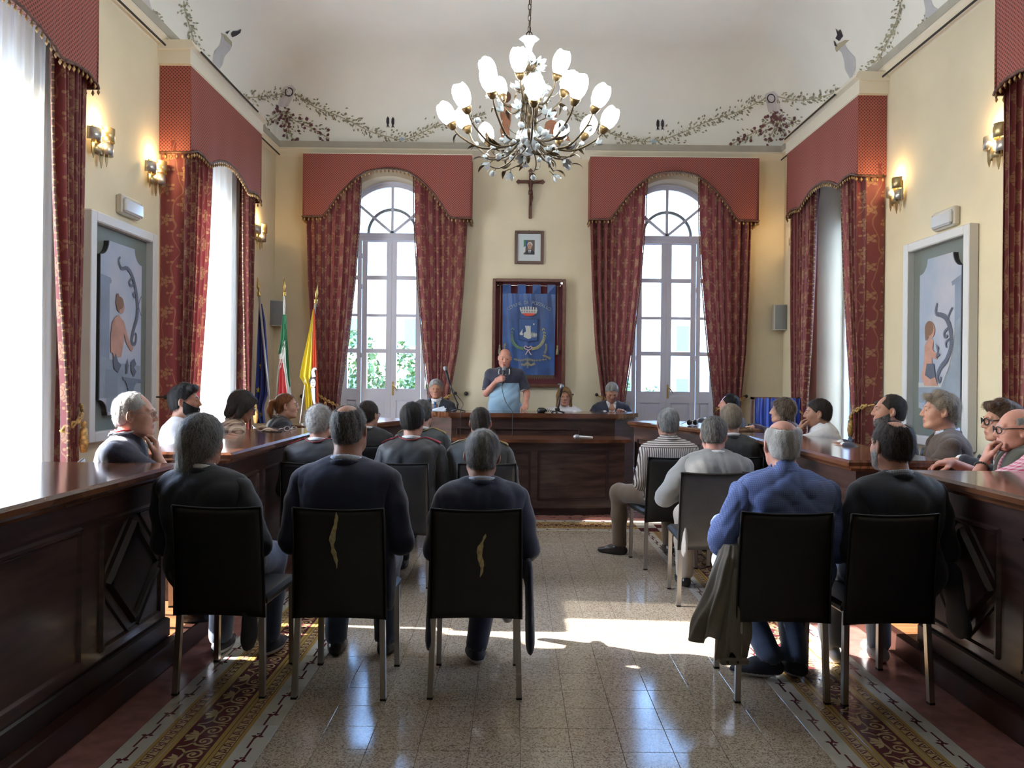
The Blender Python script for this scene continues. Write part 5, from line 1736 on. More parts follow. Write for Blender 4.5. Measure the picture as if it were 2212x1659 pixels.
# ------------------------------------------------------------------ painting on the vault
CAMP = Vector((0, 0, CAM_H))
def onvault(px, py, lift=0.006):
    d = (at(px, py, 1.0) - CAMP).normalized()
    hit = VBVH.ray_cast(CAMP, d)
    if hit[0] is None: return None
    n = hit[1]
    if n.dot(d) > 0: n = -n
    return hit[0] + n * lift, n
OLIVE = M('painted_olive', (0.33, 0.31, 0.21), 0.9, var=0.25, vscale=3)
OLIVED = M('painted_olive_dark', (0.24, 0.215, 0.155), 0.9)
STEMP = M('painted_stem', (0.42, 0.38, 0.26), 0.9)
WINE = M('painted_wine', (0.15, 0.06, 0.07), 0.9)
LILAC = M('painted_lilac_grey', (0.60, 0.565, 0.575), 0.9, var=0.06, vscale=4)
LILACD = M('painted_grey_shade', (0.50, 0.505, 0.53), 0.9, var=0.08, vscale=4)
BIRD = M('painted_bird', (0.035, 0.030, 0.042), 0.9)
TERRA = M('painted_flesh', (0.50, 0.23, 0.135), 0.9, var=0.12, vscale=5)
HAIRB = M('painted_brown_hair', (0.17, 0.085, 0.05), 0.9)
BLUEP = M('painted_blue', (0.40, 0.52, 0.62), 0.9)
def sliced(pl, st=5.0):
    """a large shape cut into small pieces that follow the vault"""
    out = []
    ys = [p[1] for p in pl]
    y = min(ys)
    def span(yy):
        xs = []
        for (x0, y0), (x1, y1) in zip(pl, pl[1:] + pl[:1]):
            if (y0 <= yy) != (y1 <= yy): xs.append(x0 + (x1 - x0) * (yy - y0) / (y1 - y0))
        return (min(xs), max(xs)) if len(xs) > 1 else None
    while y < max(ys) - 0.05:
        y2 = min(y + st, max(ys))
        a, b = span(y + 0.02), span(y2 - 0.02)
        if a and b:
            n = max(1, int((a[1] - a[0]) / 7))
            for i in range(n):
                u, v = i / n, (i + 1) / n
                out.append([(lerp(*a, u), y), (lerp(*a, v), y), (lerp(*b, v), y2), (lerp(*b, u), y2)])
        y = y2
    return out
def decal(name, polys, mat, lift=0.006):
    mb = MB()
    if name in ('painted_post', 'painted_vase', 'painted_statue', 'painted_child', 'painted_urn', 'painted_child_hair', 'painted_vase_rim'):
        polys = [q for p in polys for q in sliced(p)]
    for i, pl in enumerate(polys):
        P = [onvault(a, b, lift + (0.00003 * (i % 40) if 'garland' in name or 'berr' in name else 0)) for a, b in pl]
        if any(p is None for p in P): continue
        mb.add([p[0] for p in P], [list(range(len(P)))])
    if mb.v:
        return mb.build(name, mat, ceiling)
def strokes(P, w):
    path = catmull([(a, b, 0) for a, b in P], 7)
    out = []
    for i, (a, b) in enumerate(zip(path, path[1:])):
        d = (b - a).normalized()
        ww = w(i / (len(path) - 1)) if callable(w) else w
        s = Vector((-d.y, d.x, 0)) * ww
        out.append([tuple((a + s)[:2]), tuple((b + s)[:2]), tuple((b - s)[:2]), tuple((a - s)[:2])])
    return out
def leafpx(x, y, a, l, w_):
    c, s = math.cos(a), math.sin(a)
    pts = [(0, 0), (0.35, 1), (0.7, 0.8), (1, 0), (0.7, -0.8), (0.35, -1)]
    return [(x + c * u * l - s * v * w_, y + s * u * l + c * v * w_) for u, v in pts]
rl = random.Random(9)
def garland(P, spread=15, dens=1.0):
    path = catmull([(a, b, 0) for a, b in P], 12)
    L1, L2 = [], []
    st = strokes(P, 1.1)
    acc = 0
    for a, b in zip(path, path[1:]):
        d = b - a
        if d.length < 1e-6: continue
        acc += d.length * dens
        while acc > 3.2:
            acc -= 3.2
            an = math.atan2(d.y, d.x)
            for q in range(2):
                s = rl.choice((-1, 1))
                off = abs(rl.gauss(0, 0.5)) * spread
                x = a.x - s * math.sin(an) * off
                y = a.y + s * math.cos(an) * off
                aa = an + s * rl.uniform(0.2, 1.3) + (PI if rl.random() < 0.25 else 0)
                (L1 if rl.random() < 0.7 else L2).append(leafpx(x, y, aa, rl.uniform(5, 8.5), rl.uniform(1.3, 2.1)))
            if rl.random() < 0.7:
                s = rl.choice((-1, 1))
                st.append([(a.x - 0.5, a.y), (a.x + 0.5, a.y), (a.x - s * math.sin(an) * spread * 0.9 + rl.uniform(-4, 4), a.y + s * math.cos(an) * spread * 0.9)])
    decal('painted_garland_stem', st, STEMP, 0.004)
    decal('painted_garland', L1, OLIVE, 0.006)
    decal('painted_garland', L2, OLIVED, 0.007)
GL = [(470, 186), (500, 202), (540, 210), (590, 206), (622, 197)]
GB1 = [(640, 203), (680, 231), (720, 246), (760, 264), (800, 284), (840, 296), (870, 302), (905, 290), (935, 275), (965, 266), (1000, 262), (1050, 246)]
GB2 = [(1225, 240), (1270, 262), (1310, 284), (1350, 300), (1395, 306), (1430, 302), (1480, 284), (1530, 262), (1590, 243), (1635, 222), (1655, 211)]
GR = [(1680, 208), (1715, 216), (1755, 214), (1800, 202), (1830, 196)]
for g_ in (GL, GB1, GB2, GR): garland(g_)
garland([(396, 2), (404, 40), (416, 80), (426, 115), (440, 152), (462, 182)], 12)
garland([(1948, 0), (1937, 45), (1918, 90), (1895, 130), (1862, 165), (1838, 192)], 12)
garland([(330, 20), (345, 50), (362, 78)], 7)
garland([(1960, 92), (1985, 68), (2008, 40)], 7)
def spray(cx, cy_, branches):
    for P in branches:
        garland([(cx, cy_)] + P, 13, 0.9)
    fl = []
    for P in branches:
        path = catmull([(cx, cy_, 0)] + [(a, b, 0) for a, b in P], 6)
        for q in path[::2]:
            for _ in range(2):
                fl.append(leafpx(q.x + rl.gauss(0, 8), q.y + rl.gauss(0, 8), rl.uniform(0, 6.28), rl.uniform(6, 10), rl.uniform(2.5, 4)))
    decal('painted_berries', fl, WINE, 0.008)
spray(610, 240, [[(585, 258), (560, 268)], [(640, 262), (680, 280), (712, 300)], [(615, 262), (628, 288), (632, 305)]])
spray(1680, 250, [[(1640, 280), (1605, 298), (1580, 312)], [(1712, 262), (1738, 276)], [(1672, 280), (1655, 306)], [(1690, 280), (1700, 300)]])
for cx, cy_, sx in ((624, 198, -1), (1666, 212, 1)):
    decal('painted_post', [[(cx - 14, cy_ - 6), (cx - 8, cy_ - 14), (cx + 6, cy_ - 16), (cx + 15, cy_ - 6), (cx + 12 + sx * 8, cy_ + 22), (cx + 6 + sx * 10, cy_ + 34), (cx - 16 + sx * 10, cy_ + 32)]], LILAC, 0.003)
    decal('painted_ring', strokes([(cx + 8.5 * math.cos(t), cy_ + 9 * math.sin(t)) for t in [2 * PI * k / 10 for k in range(11)]], 1.3), BIRD, 0.009)
# vases
decal('painted_vase', [[(479, 74), (500, 98), (498, 106), (484, 122), (480, 140), (466, 160), (459, 158), (458, 138), (462, 110), (474, 98), (478, 84)]], LILACD, 0.004)
decal('painted_vase_rim', [[(476, 70), (484, 72), (500, 90), (500, 100), (486, 86)]], STEMP, 0.006)
decal('painted_vase', [[(1806, 102), (1824, 88), (1826, 98), (1836, 112), (1848, 124), (1848, 150), (1842, 166), (1848, 186), (1836, 192), (1838, 172), (1826, 150), (1824, 130), (1818, 112)]], LILACD, 0.004)
decal('painted_vase_rim', [[(1804, 104), (1806, 96), (1826, 86), (1836, 86), (1820, 100), (1808, 112)]], STEMP, 0.006)
decal('painted_statue', [[(1996, 0), (2012, 0), (2016, 14), (2030, 18), (2022, 34), (2000, 56), (1986, 58), (1996, 42), (2000, 22)]], LILACD, 0.004)
decal('painted_statue', [[(306, 0), (322, 0), (326, 18), (340, 34), (334, 40), (318, 22)]], LILAC, 0.004)
decal('painted_bird', [[(498, 72), (502, 66), (512, 66), (520, 62), (518, 70), (510, 76), (500, 80)], [(486, 70), (496, 64), (490, 73)]], BIRD, 0.009)
decal('painted_bird', [[(1806, 60), (1812, 68), (1816, 62), (1820, 74), (1822, 76), (1814, 88), (1806, 82), (1810, 74)], [(1802, 86), (1806, 92), (1810, 100), (1804, 98)]], BIRD, 0.009)
for cx, cy_ in ((838, 263), (849, 264), (1421, 269), (1431, 269)):
    decal('painted_bird', [[(cx, cy_ - 12), (cx + 3, cy_ - 7), (cx + 3, cy_ + 3), (cx + 1, cy_ + 7), (cx + 4, cy_ + 13), (cx, cy_ + 10), (cx - 3, cy_ + 13), (cx - 2, cy_ + 6), (cx - 3.5, cy_ + 1), (cx - 3, cy_ - 7)]], BIRD, 0.009)
for cx, cy_ in ((868, 300), (1412, 305)):
    decal('painted_blossom', [leafpx(cx - 6, cy_, 0.1, 14, 4)], BLUEP, 0.009)
def ellpx(cx, cy_, a, b, n=14): return [(cx + a * math.cos(2 * PI * i / n), cy_ + b * math.sin(2 * PI * i / n)) for i in range(n)]
decal('painted_child', [[(1084, 226), (1104, 226), (1104, 262), (1100, 280), (1102, 302), (1084, 302), (1080, 280), (1086, 262), (1080, 248)], [(1084, 228), (1080, 248), (1083, 262), (1088, 250)]], TERRA, 0.005)
decal('painted_child', [ellpx(1195, 248, 8, 11), [(1178, 264), (1190, 258), (1202, 262), (1200, 274), (1212, 280), (1226, 290), (1232, 306), (1214, 300), (1200, 294), (1188, 302), (1176, 302), (1175, 282)], [(1196, 266), (1210, 278), (1214, 272), (1216, 278), (1208, 284), (1192, 274)]], TERRA, 0.005)
decal('painted_child_hair', [ellpx(1094, 209, 10, 13), [(1176, 244), (1182, 234), (1194, 233), (1202, 238), (1200, 244), (1190, 246), (1186, 254), (1178, 254)]], HAIRB, 0.008)
decal('painted_urn', [[(1112, 244), (1170, 244), (1168, 256), (1150, 262), (1146, 280), (1158, 298), (1176, 303), (1106, 303), (1124, 298), (1136, 280), (1130, 262), (1114, 256)]], LILAC, 0.004)

# ------------------------------------------------------------------ flags
POLE = M('flag_pole_metal', (0.55, 0.55, 0.56), 0.3, metal=0.9)
def flag_pole(b, tp, label, group='flag poles in the left corner'):
    t = thing('flag', label, 'flag', b, 0, group)
    d = Vector(tp) - Vector(b)
    MB().tube([(0, 0, 0.04), d], 0.014, 10).build('pole', POLE, t)
    n = d.normalized()
    q = MB()
    q.lathe([(0.016, 0), (0.026, 0.012), (0.018, 0.03), (0.028, 0.045), (0.010, 0.065)], 12, 0, d, n)
    q.lathe([(0.006, 0.06), (0.022, 0.12), (0.003, 0.24)], 8, 0, d, n)
    q.build('spear_finial', BRASS, t)
    MB().lathe([(0.17, -0.0), (0.17, 0.02), (0.05, 0.05), (0.03, 0.11)], 18).build('foot', M('flag_foot', (0.05, 0.04, 0.03), 0.4), t)
    return t, d
def draped(t, name, rows, mat, y_amp=0.03, NU=26, shift=0.0, seed=0):
    """cloth hanging from the pole: rows of (z, x_left, x_right) in the thing's frame, each strip its own mesh"""
    rg = random.Random(seed)
    NV = 26
    z0, z1 = rows[0][0], rows[-1][0]
    A = [(r[0], r[1]) for r in reversed(rows)]
    B = [(r[0], r[2]) for r in reversed(rows)]
    Y = [(r[0], r[3]) for r in reversed(rows)]
    vs = []
    for j in range(NV + 1):
        z = lerp(z0, z1, j / NV)
        a, b = interp(A, z), interp(B, z)
        for i in range(NU + 1):
            u = i / NU
            vs.append((lerp(a, b, u), interp(Y, z) - 0.02 - y_amp * math.sin(u * 15 + seed + 0.5 * math.sin(z * 3)) * min(1, 0.25 + (z0 - z)) - shift, z))
    fs = [[j * (NU + 1) + i, (j + 1) * (NU + 1) + i, (j + 1) * (NU + 1) + i + 1, j * (NU + 1) + i + 1] for j in range(NV) for i in range(NU)]
    uv = [(i / NU, j / NV) for j in range(NV + 1) for i in range(NU + 1)]
    return MB().add(vs, fs, 0, True, uv).build(name, mat, t), vs, NU, NV
def flagmat(name, col): return M(name, col, 0.55, sheen=0.3)
FD = 9.75
EUB = flagmat('flag_blue', (0.018, 0.040, 0.24))
YEL = flagmat('flag_yellow', (0.62, 0.50, 0.025))
GRN = flagmat('flag_green', (0.010, 0.16, 0.065))
WHT = flagmat('flag_white', (0.66, 0.68, 0.66))
RED = flagmat('flag_red', (0.42, 0.012, 0.020))
ORG = flagmat('flag_orange_red', (0.60, 0.075, 0.015))
BLK = flagmat('flag_black', (0.01, 0.01, 0.01))
def lx(t, px, py): 
    p = at(px, py, FD); return p.x - t.location.x, p.z - t.location.z
def rows_px(t, L):
    out = []
    for py, a, b in L:
        xa, z = lx(t, a, py); xb, _ = lx(t, b, py)
        out.append((z, xa, xb, 0.0))
    return out
def pole_px(pb, ptop, label):
    b = at(pb[0], pb[1], FD); b.z = DAIS
    tt = at(ptop[0], ptop[1], FD)
    return flag_pole(tuple(b), tuple(tt), label)
# blue flag with yellow stars
t, d = pole_px((598, 1000), (560, 640), 'blue flag with yellow stars on a leaning pole, leftmost of the three')
o, vs, NU, NV = draped(t, 'cloth', rows_px(t, [(655, 557, 563), (690, 555, 570), (740, 553, 574), (800, 551, 577), (850, 549, 576), (880, 548, 566), (915, 553, 570)]), EUB, 0.030, shift=-0.075, seed=1)
def on_cloth(vs, NU, NV, polys_uv, lift):
    out = []
    for pl in polys_uv:
        q = []
        for u, v in pl:
            i, j = min(NU - 1, max(0, int(u * NU))), min(NV - 1, max(0, int(v * NV)))
            fu, fv = u * NU - i, v * NV - j
            p = [Vector(vs[(j + b) * (NU + 1) + i + a]) for b in (0, 1) for a in (0, 1)]
            c = (p[0] * (1 - fu) + p[1] * fu) * (1 - fv) + (p[2] * (1 - fu) + p[3] * fu) * fv
            c.y -= lift
            q.append(c)
        out.append(q)
    return out
def cloth_decal(t, name, vs, NU, NV, polys, mat, lift):
    mb = MB()
    for q in on_cloth(vs, NU, NV, polys, lift):
        mb.add(q, [list(range(len(q)))])
    return mb.build(name, mat, t)
def star_uv(cu, cv, ru, rv): return [(cu + (1 if i % 2 == 0 else 0.4) * ru * math.sin(i * PI / 5), cv - (1 if i % 2 == 0 else 0.4) * rv * math.cos(i * PI / 5)) for i in range(10)]
cloth_decal(t, 'star', vs, NU, NV, [star_uv(0.34, 0.52, 0.15, 0.036), star_uv(0.62, 0.92, 0.13, 0.03), star_uv(0.2, 0.72, 0.12, 0.03)], YEL, 0.016)
# green, white and red flag
t, d = pole_px((612, 1000), (614, 640), 'green, white and red flag hanging from an upright pole, middle of the three')
o, vs1, NU, NV = draped(t, 'red_band', rows_px(t, [(776, 604, 612), (812, 601, 618), (860, 598, 622), (905, 597, 622)]), RED, 0.03, shift=0.0, seed=4)
draped(t, 'white_band', rows_px(t, [(735, 612, 619), (765, 605, 622), (800, 601, 606), (812, 600, 604), (860, 598, 600)]), WHT, 0.03, shift=0.006, seed=4)
draped(t, 'white_band', rows_px(t, [(735, 614, 619), (790, 613, 624), (820, 617, 628), (850, 621, 631), (900, 622, 634)]), WHT, 0.03, shift=0.010, seed=5)
draped(t, 'green_band', rows_px(t, [(680, 612, 620), (730, 607, 623), (755, 604, 614), (765, 603, 606)]), GRN, 0.02, shift=0.012, seed=6)
draped(t, 'green_band', rows_px(t, [(700, 615, 621), (740, 618, 624), (790, 620, 627), (820, 624, 629), (835, 628, 630)]), GRN, 0.02, shift=0.022, seed=6)
draped(t, 'white_band', rows_px(t, [(640, 614, 616), (660, 613, 619), (680, 613, 617)]), WHT, 0.01, shift=0.012, seed=7)
# yellow and red flag with a winged head
t, d = pole_px((634, 1000), (681, 656), 'yellow and orange-red flag with a drawn head, on a leaning pole, rightmost of the three')
o, vs, NU, NV = draped(t, 'yellow_half', rows_px(t, [(668, 677, 680), (720, 668, 677), (780, 655, 677), (814, 649, 676), (830, 660, 676), (870, 662, 678), (905, 664, 680)]), YEL, 0.025, seed=2)
o, vs2, NU2, NV2 = draped(t, 'red_half', rows_px(t, [(668, 679, 681), (720, 677, 683), (780, 676, 686), (830, 676, 688), (870, 678, 689), (905, 680, 690)]), ORG, 0.012, shift=0.01, seed=3)
hx, hz = lx(t, 679, 828)
f = MB()
f.add([(hx + 0.032 * math.cos(a) , -0.062, hz + 0.060 * math.sin(a)) for a in [2 * PI * k / 16 for k in range(16)]], [list(range(16))], 0)
f.add([(hx - 0.008 + 0.045 * math.cos(a), -0.060, hz + 0.03 + 0.055 * math.sin(a) + 0.01 * math.sin(a * 9)) for a in [2 * PI * k / 24 for k in range(24)]], [list(range(24))], 1)
for a, b in ((-0.010, 0.012), (0.014, 0.012)):
    f.add([(hx + a + 0.006 * math.cos(q), -0.064, hz + b + 0.006 * math.sin(q)) for q in [2 * PI * k / 8 for k in range(8)]], [list(range(8))], 1)
f.add([(hx - 0.010, -0.064, hz - 0.022), (hx + 0.014, -0.064, hz - 0.022), (hx + 0.012, -0.064, hz - 0.029), (hx - 0.008, -0.064, hz - 0.029)], [[0, 1, 2, 3]], 1)
def leg_poly(P, w_, mi, dd):
    path = catmull([(a, 0, b) for a, b in P], 6)
    for i, (a, b) in enumerate(zip(path, path[1:])):
        dv = (b - a).normalized(); s = Vector((-dv.z, 0, dv.x)) * w_ * (1.2 - 0.7 * i / len(path))
        f.add([(hx + q.x, dd, hz + q.z) for q in (a + s, b + s, b - s, a - s)], [[0, 1, 2, 3]], mi)
for P in ([(0.0, -0.06), (0.005, -0.14), (0.012, -0.22), (0.026, -0.26)], [(0.01, 0.08), (-0.004, 0.15), (0.022, 0.19), (0.032, 0.17)]):
    leg_poly(P, 0.027, 1, -0.058); leg_poly(P, 0.020, 0, -0.061)
f.build('head_emblem', [WHT, BLK], t)

# ------------------------------------------------------------------ blue voting booth
bx0, bx1 = at(1628, 880, 9.55).x, at(1716, 880, 9.75).x
bz = at(1670, 858, 9.6).z
t = thing('voting_booth', 'blue satin screen on a wooden frame, in the back right corner', 'screen', (bx0, 9.6, DAIS))
BSAT = M('royal_blue_satin', (0.010, 0.040, 0.30), 0.28, sheen=0.6, bump=0.15, bscale=14)
vs, uvs = [], []
NX, NZ = 46, 16
for j in range(NZ + 1):
    for i in range(NX + 1):
        x = lerp(0.02, bx1 - bx0, i / NX)
        vs.append((x, -0.03 + 0.016 * math.sin(i * 0.9 + 0.6 * math.sin(j * 0.5)) + 0.008 * math.sin(i * 2.1), lerp(bz - DAIS - 0.01, 0.03, j / NZ)))
MB().add(vs, [[j * (NX + 1) + i, (j + 1) * (NX + 1) + i, (j + 1) * (NX + 1) + i + 1, j * (NX + 1) + i + 1] for j in range(NZ) for i in range(NX)], 0, True).build('satin_drape', BSAT, t)
q = MB()
for x in (0.0, bx1 - bx0):
    q.box(x - 0.02, x + 0.01, -0.02, 0.02, 0, bz - DAIS)
q.box(-0.02, bx1 - bx0 + 0.01, -0.02, 0.02, bz - DAIS - 0.03, bz - DAIS)
q.box(-0.02, 0.01, -0.02, 0.45, 0, 0.03); q.box(bx1 - bx0 - 0.02, bx1 - bx0 + 0.01, -0.02, 0.45, 0, 0.03)
q.build('frame', REDWOOD, t)

# ------------------------------------------------------------------ microphones and small things
MICB = M('mic_black', (0.012, 0.012, 0.014), 0.4)
MICG = M('mic_grille', (0.22, 0.23, 0.25), 0.4, metal=0.7, bump=0.3, bscale=600)
MICS = M('mic_silver', (0.55, 0.56, 0.58), 0.3, metal=0.9)
def mic_parts(t, base, head_dir, body=MICB, L=0.17):
    d = Vector(head_dir).normalized()
    MB().lathe([(0.011, 0), (0.013, 0.02), (0.018, L - 0.01), (0.019, L)], 12, 0, base, d).build('handle', body, t)
    MB().lathe([(0.019, L), (0.024, L + 0.006), (0.026, L + 0.025), (0.022, L + 0.045), (0.010, L + 0.056), (0.0, L + 0.058)], 14, 0, base, d).build('grille', MICG, t)
BT = DAIS + 0.905
# boom microphone by the left official
pb = at(988, 882, 9.3); pb.z = BT
pm = at(963, 799, 9.25)
t = thing('table_microphone', 'microphone on a black desk tripod boom, beside the official in the tie', 'microphone', tuple(pb), 0, 'microphones on stands on the bench')
d = pm - pb
q = MB()
for a in (0.3, 2.4, 4.5):
    q.tube([(0, 0, 0.03), (0.10 * math.cos(a), 0.10 * math.sin(a), 0.006)], 0.007, 6)
q.tube([(0, 0, 0.02), (0, 0, 0.10), d * 0.45 + Vector((0, 0, 0.02)), d * 0.72], 0.009, 8)
q.ball((0, 0, 0.09), 0.016, 6)
q.build('tripod_boom', MICB, t)
mic_parts(t, d * 0.66, d)
cab = catmull([d * 0.66, d * 0.55 + Vector((0.05, -0.02, -0.05)), Vector((0.07, -0.05, 0.1)), Vector((0.06, -0.30, 0.02)), Vector((0.06, -0.305, -0.2)), Vector((0.07, -0.305, -0.7))], 6)
MB().tube(cab, 0.004, 5).build('cable', MICB, t)
pb = at(1204, 886, 9.2); pb.z = BT
pm = at(1213, 838, 9.1)
t = thing('table_microphone', 'short black microphone stand before the blonde woman', 'microphone', tuple(pb), 0, 'microphones on stands on the bench')
d = pm - pb
q = MB()
for a in (0.3, 2.4, 4.5):
    q.tube([(0, 0, 0.03), (0.09 * math.cos(a), 0.09 * math.sin(a), 0.006)], 0.010, 6)
q.tube([(0, 0, 0.02), d * 0.25, d * 0.75], 0.012, 8)
q.box(-0.03, 0.03, -0.03, 0.03, 0.03, 0.06, bev=0.008)
q.build('tripod', MICB, t)
mic_parts(t, d * 0.6, d, L=0.12)
pb = at(1169, 886, 9.25); pb.z = BT
t = thing('black_bag', 'small black crumpled case on the bench, right of the speaker', 'case', tuple(pb))
q = MB()
q.lathe([(0.04, 0.0), (0.055, 0.02), (0.05, 0.045), (0.03, 0.06), (0.0, 0.062)], 10, wob=lambda th, i: 1 + 0.25 * math.sin(3 * th + i))
q.build('case', MICB, t)
q = MB()
for k in range(5):
    q.tube([(0.05 + 0.02 * k, 0, 0.01), (0.055 + 0.022 * k, -0.01, 0.05 - 0.006 * k), (0.07 + 0.022 * k, 0, 0.02)], 0.004, 5)
q.build('strap_loops', MICB, t)
p = at(946, 884, 9.3); p.z = BT
t = thing('papers', 'white folded papers on the bench before the official in the tie', 'papers', tuple(p))
q = MB()
for k, (a, h) in enumerate(((0.1, 0.0), (-0.2, 0.004), (0.35, 0.008))):
    q.T = Matrix.Rotation(a, 4, 'Z')
    q.add([(-0.09, -0.06, h + 0.001), (0.09, -0.06, h + 0.001), (0.09, 0.06, h + 0.018 * (k + 1)), (-0.09, 0.06, h + 0.012), (-0.09, -0.06, h), (0.09, -0.06, h), (0.09, 0.06, h + 0.016 * (k + 1)), (-0.09, 0.06, h + 0.010)], [[0, 1, 2, 3], [7, 6, 5, 4], [0, 4, 5, 1], [1, 5, 6, 2], [2, 6, 7, 3], [3, 7, 4, 0]])
q.build('sheets', M('paper_white', (0.62, 0.68, 0.75), 0.7), t)
# microphone lying on the low desk
p = at(1252, 940, 8.27); p.z = 0.815
t = thing('handheld_microphone', 'silver handheld microphone lying on the low desk', 'microphone', (p.x, p.y, 0.815 + 0.021))
mic_parts(t, (0.14, -0.02, 0.0), (-1, 0.14, 0.03), MICS, 0.15)
# things on the side desks
TZ = PLAT + 0.89
def phone(x, y, rz, label):
    t = thing('phone', label, 'phone', (x, y, TZ), rz)
    MB().box(-0.036, 0.036, -0.075, 0.075, 0, 0.009, bev=0.004).build('body', MICB, t)
    MB().box(-0.033, 0.033, -0.071, 0.071, 0.009, 0.0094).build('screen', M('dark_glass', (0.01, 0.01, 0.012), 0.05), t)
phone(-1.98, 6.30, R(70), 'dark phone lying on the left desk before the woman in plaid')
t = thing('eyeglasses', 'clear eyeglasses lying on the left desk before the woman in plaid', 'glasses', (-1.86, 6.42, TZ), R(40))
q = MB()
for s in (-1, 1):
    q.tube([(s * 0.032 + 0.024 * math.cos(a), 0, 0.022 + 0.019 * math.sin(a)) for a in [2 * PI * k / 12 for k in range(13)]], 0.0025, 5)
    q.tube([(s * 0.056, 0, 0.03), (s * 0.05, 0.12, 0.012)], 0.002, 5)
q.build('frame', M('clear_frame', (0.5, 0.5, 0.5), 0.3), t)
p = at(1497, 912, 7.85)
t = thing('sunglasses', 'dark sunglasses lying on the right far desk', 'glasses', (1.83, 7.85, TZ), R(20))
q = MB()
for s in (-1, 1):
    q.lathe([(0.0, 0), (0.030, 0.001), (0.030, 0.004), (0.0, 0.005)], 14, 0, (s * 0.036, 0, 0.031), (0, 1, 0.1))
q.tube([(-0.01, 0, 0.04), (0.01, 0, 0.04)], 0.003, 5)
q.build('lenses', M('dark_lens', (0.01, 0.01, 0.012), 0.08), t)
q = MB()
for s in (-1, 1):
    q.tube([(s * 0.064, 0, 0.04), (s * 0.06, 0.12, 0.006)], 0.0025, 5)
q.build('temples', MICB, t)
t = thing('tablet', 'thin blue and white tablet lying on the right far desk', 'tablet', (1.56, 7.90, TZ), R(15))
MB().box(-0.12, 0.12, -0.085, 0.085, 0, 0.009, bev=0.003).build('body', M('tablet_grey', (0.35, 0.36, 0.38), 0.3, metal=0.5), t)
MB().box(-0.11, 0.11, -0.075, 0.075, 0.009, 0.0096).build('screen', M('tablet_screen', (0.05, 0.10, 0.30), 0.1), t)
# ------------------------------------------------------------------ people: implicit surfaces, meshed by surface nets
def surface_nets(F, lo, h):
    S = F < 0
    nx, ny, nz = F.shape
    cnt = np.zeros((nx - 1, ny - 1, nz - 1), np.int8)
    offs = [(i, j, k) for i in (0, 1) for j in (0, 1) for k in (0, 1)]
    for i, j, k in offs:
        cnt += S[i:nx - 1 + i, j:ny - 1 + j, k:nz - 1 + k]
    act = (cnt > 0) & (cnt < 8)
    ijk = np.argwhere(act)
    n = len(ijk)
    idx = np.full(act.shape, -1, np.int32)
    idx[act] = np.arange(n)
    vals = np.stack([F[ijk[:, 0] + i, ijk[:, 1] + j, ijk[:, 2] + k] for i, j, k in offs], 1)
    O = np.array(offs, float)
    acc = np.zeros((n, 3)); c = np.zeros(n)
    for a in range(8):
        for b in range(a + 1, 8):
            if np.abs(O[a] - O[b]).sum() != 1: continue
            fa, fb = vals[:, a], vals[:, b]
            m = (fa < 0) != (fb < 0)
            t = np.where(m, fa / np.where(m, fa - fb, 1), 0)
            acc += m[:, None] * (O[a] + (O[b] - O[a]) * t[:, None]); c += m
    V = (ijk + acc / c[:, None]) * h + np.array(lo)
    Q = []
    for ax in range(3):
        sl0 = [slice(None)] * 3; sl1 = [slice(None)] * 3
        sl0[ax] = slice(0, -1); sl1[ax] = slice(1, None)
        ch = S[tuple(sl0)] != S[tuple(sl1)]
        inside0 = S[tuple(sl0)]
        b, c2 = [q for q in range(3) if q != ax]
        e = np.argwhere(ch)
        sh = F.shape
        ok = (e[:, b] > 0) & (e[:, c2] > 0) & (e[:, b] < sh[b] - 1) & (e[:, c2] < sh[c2] - 1)
        e = e[ok]
        def cell(db, dc):
            q = e.copy(); q[:, b] -= db; q[:, c2] -= dc
            return idx[q[:, 0], q[:, 1], q[:, 2]]
        quad = np.stack([cell(1, 1), cell(0, 1), cell(0, 0), cell(1, 0)], 1)
        fl = inside0[e[:, 0], e[:, 1], e[:, 2]]
        if ax == 1: fl = ~fl
        quad[~fl] = quad[~fl][:, ::-1]
        Q.append(quad)
    Q = np.concatenate(Q)
    Q = Q[(Q >= 0).all(1)]
    return V, Q
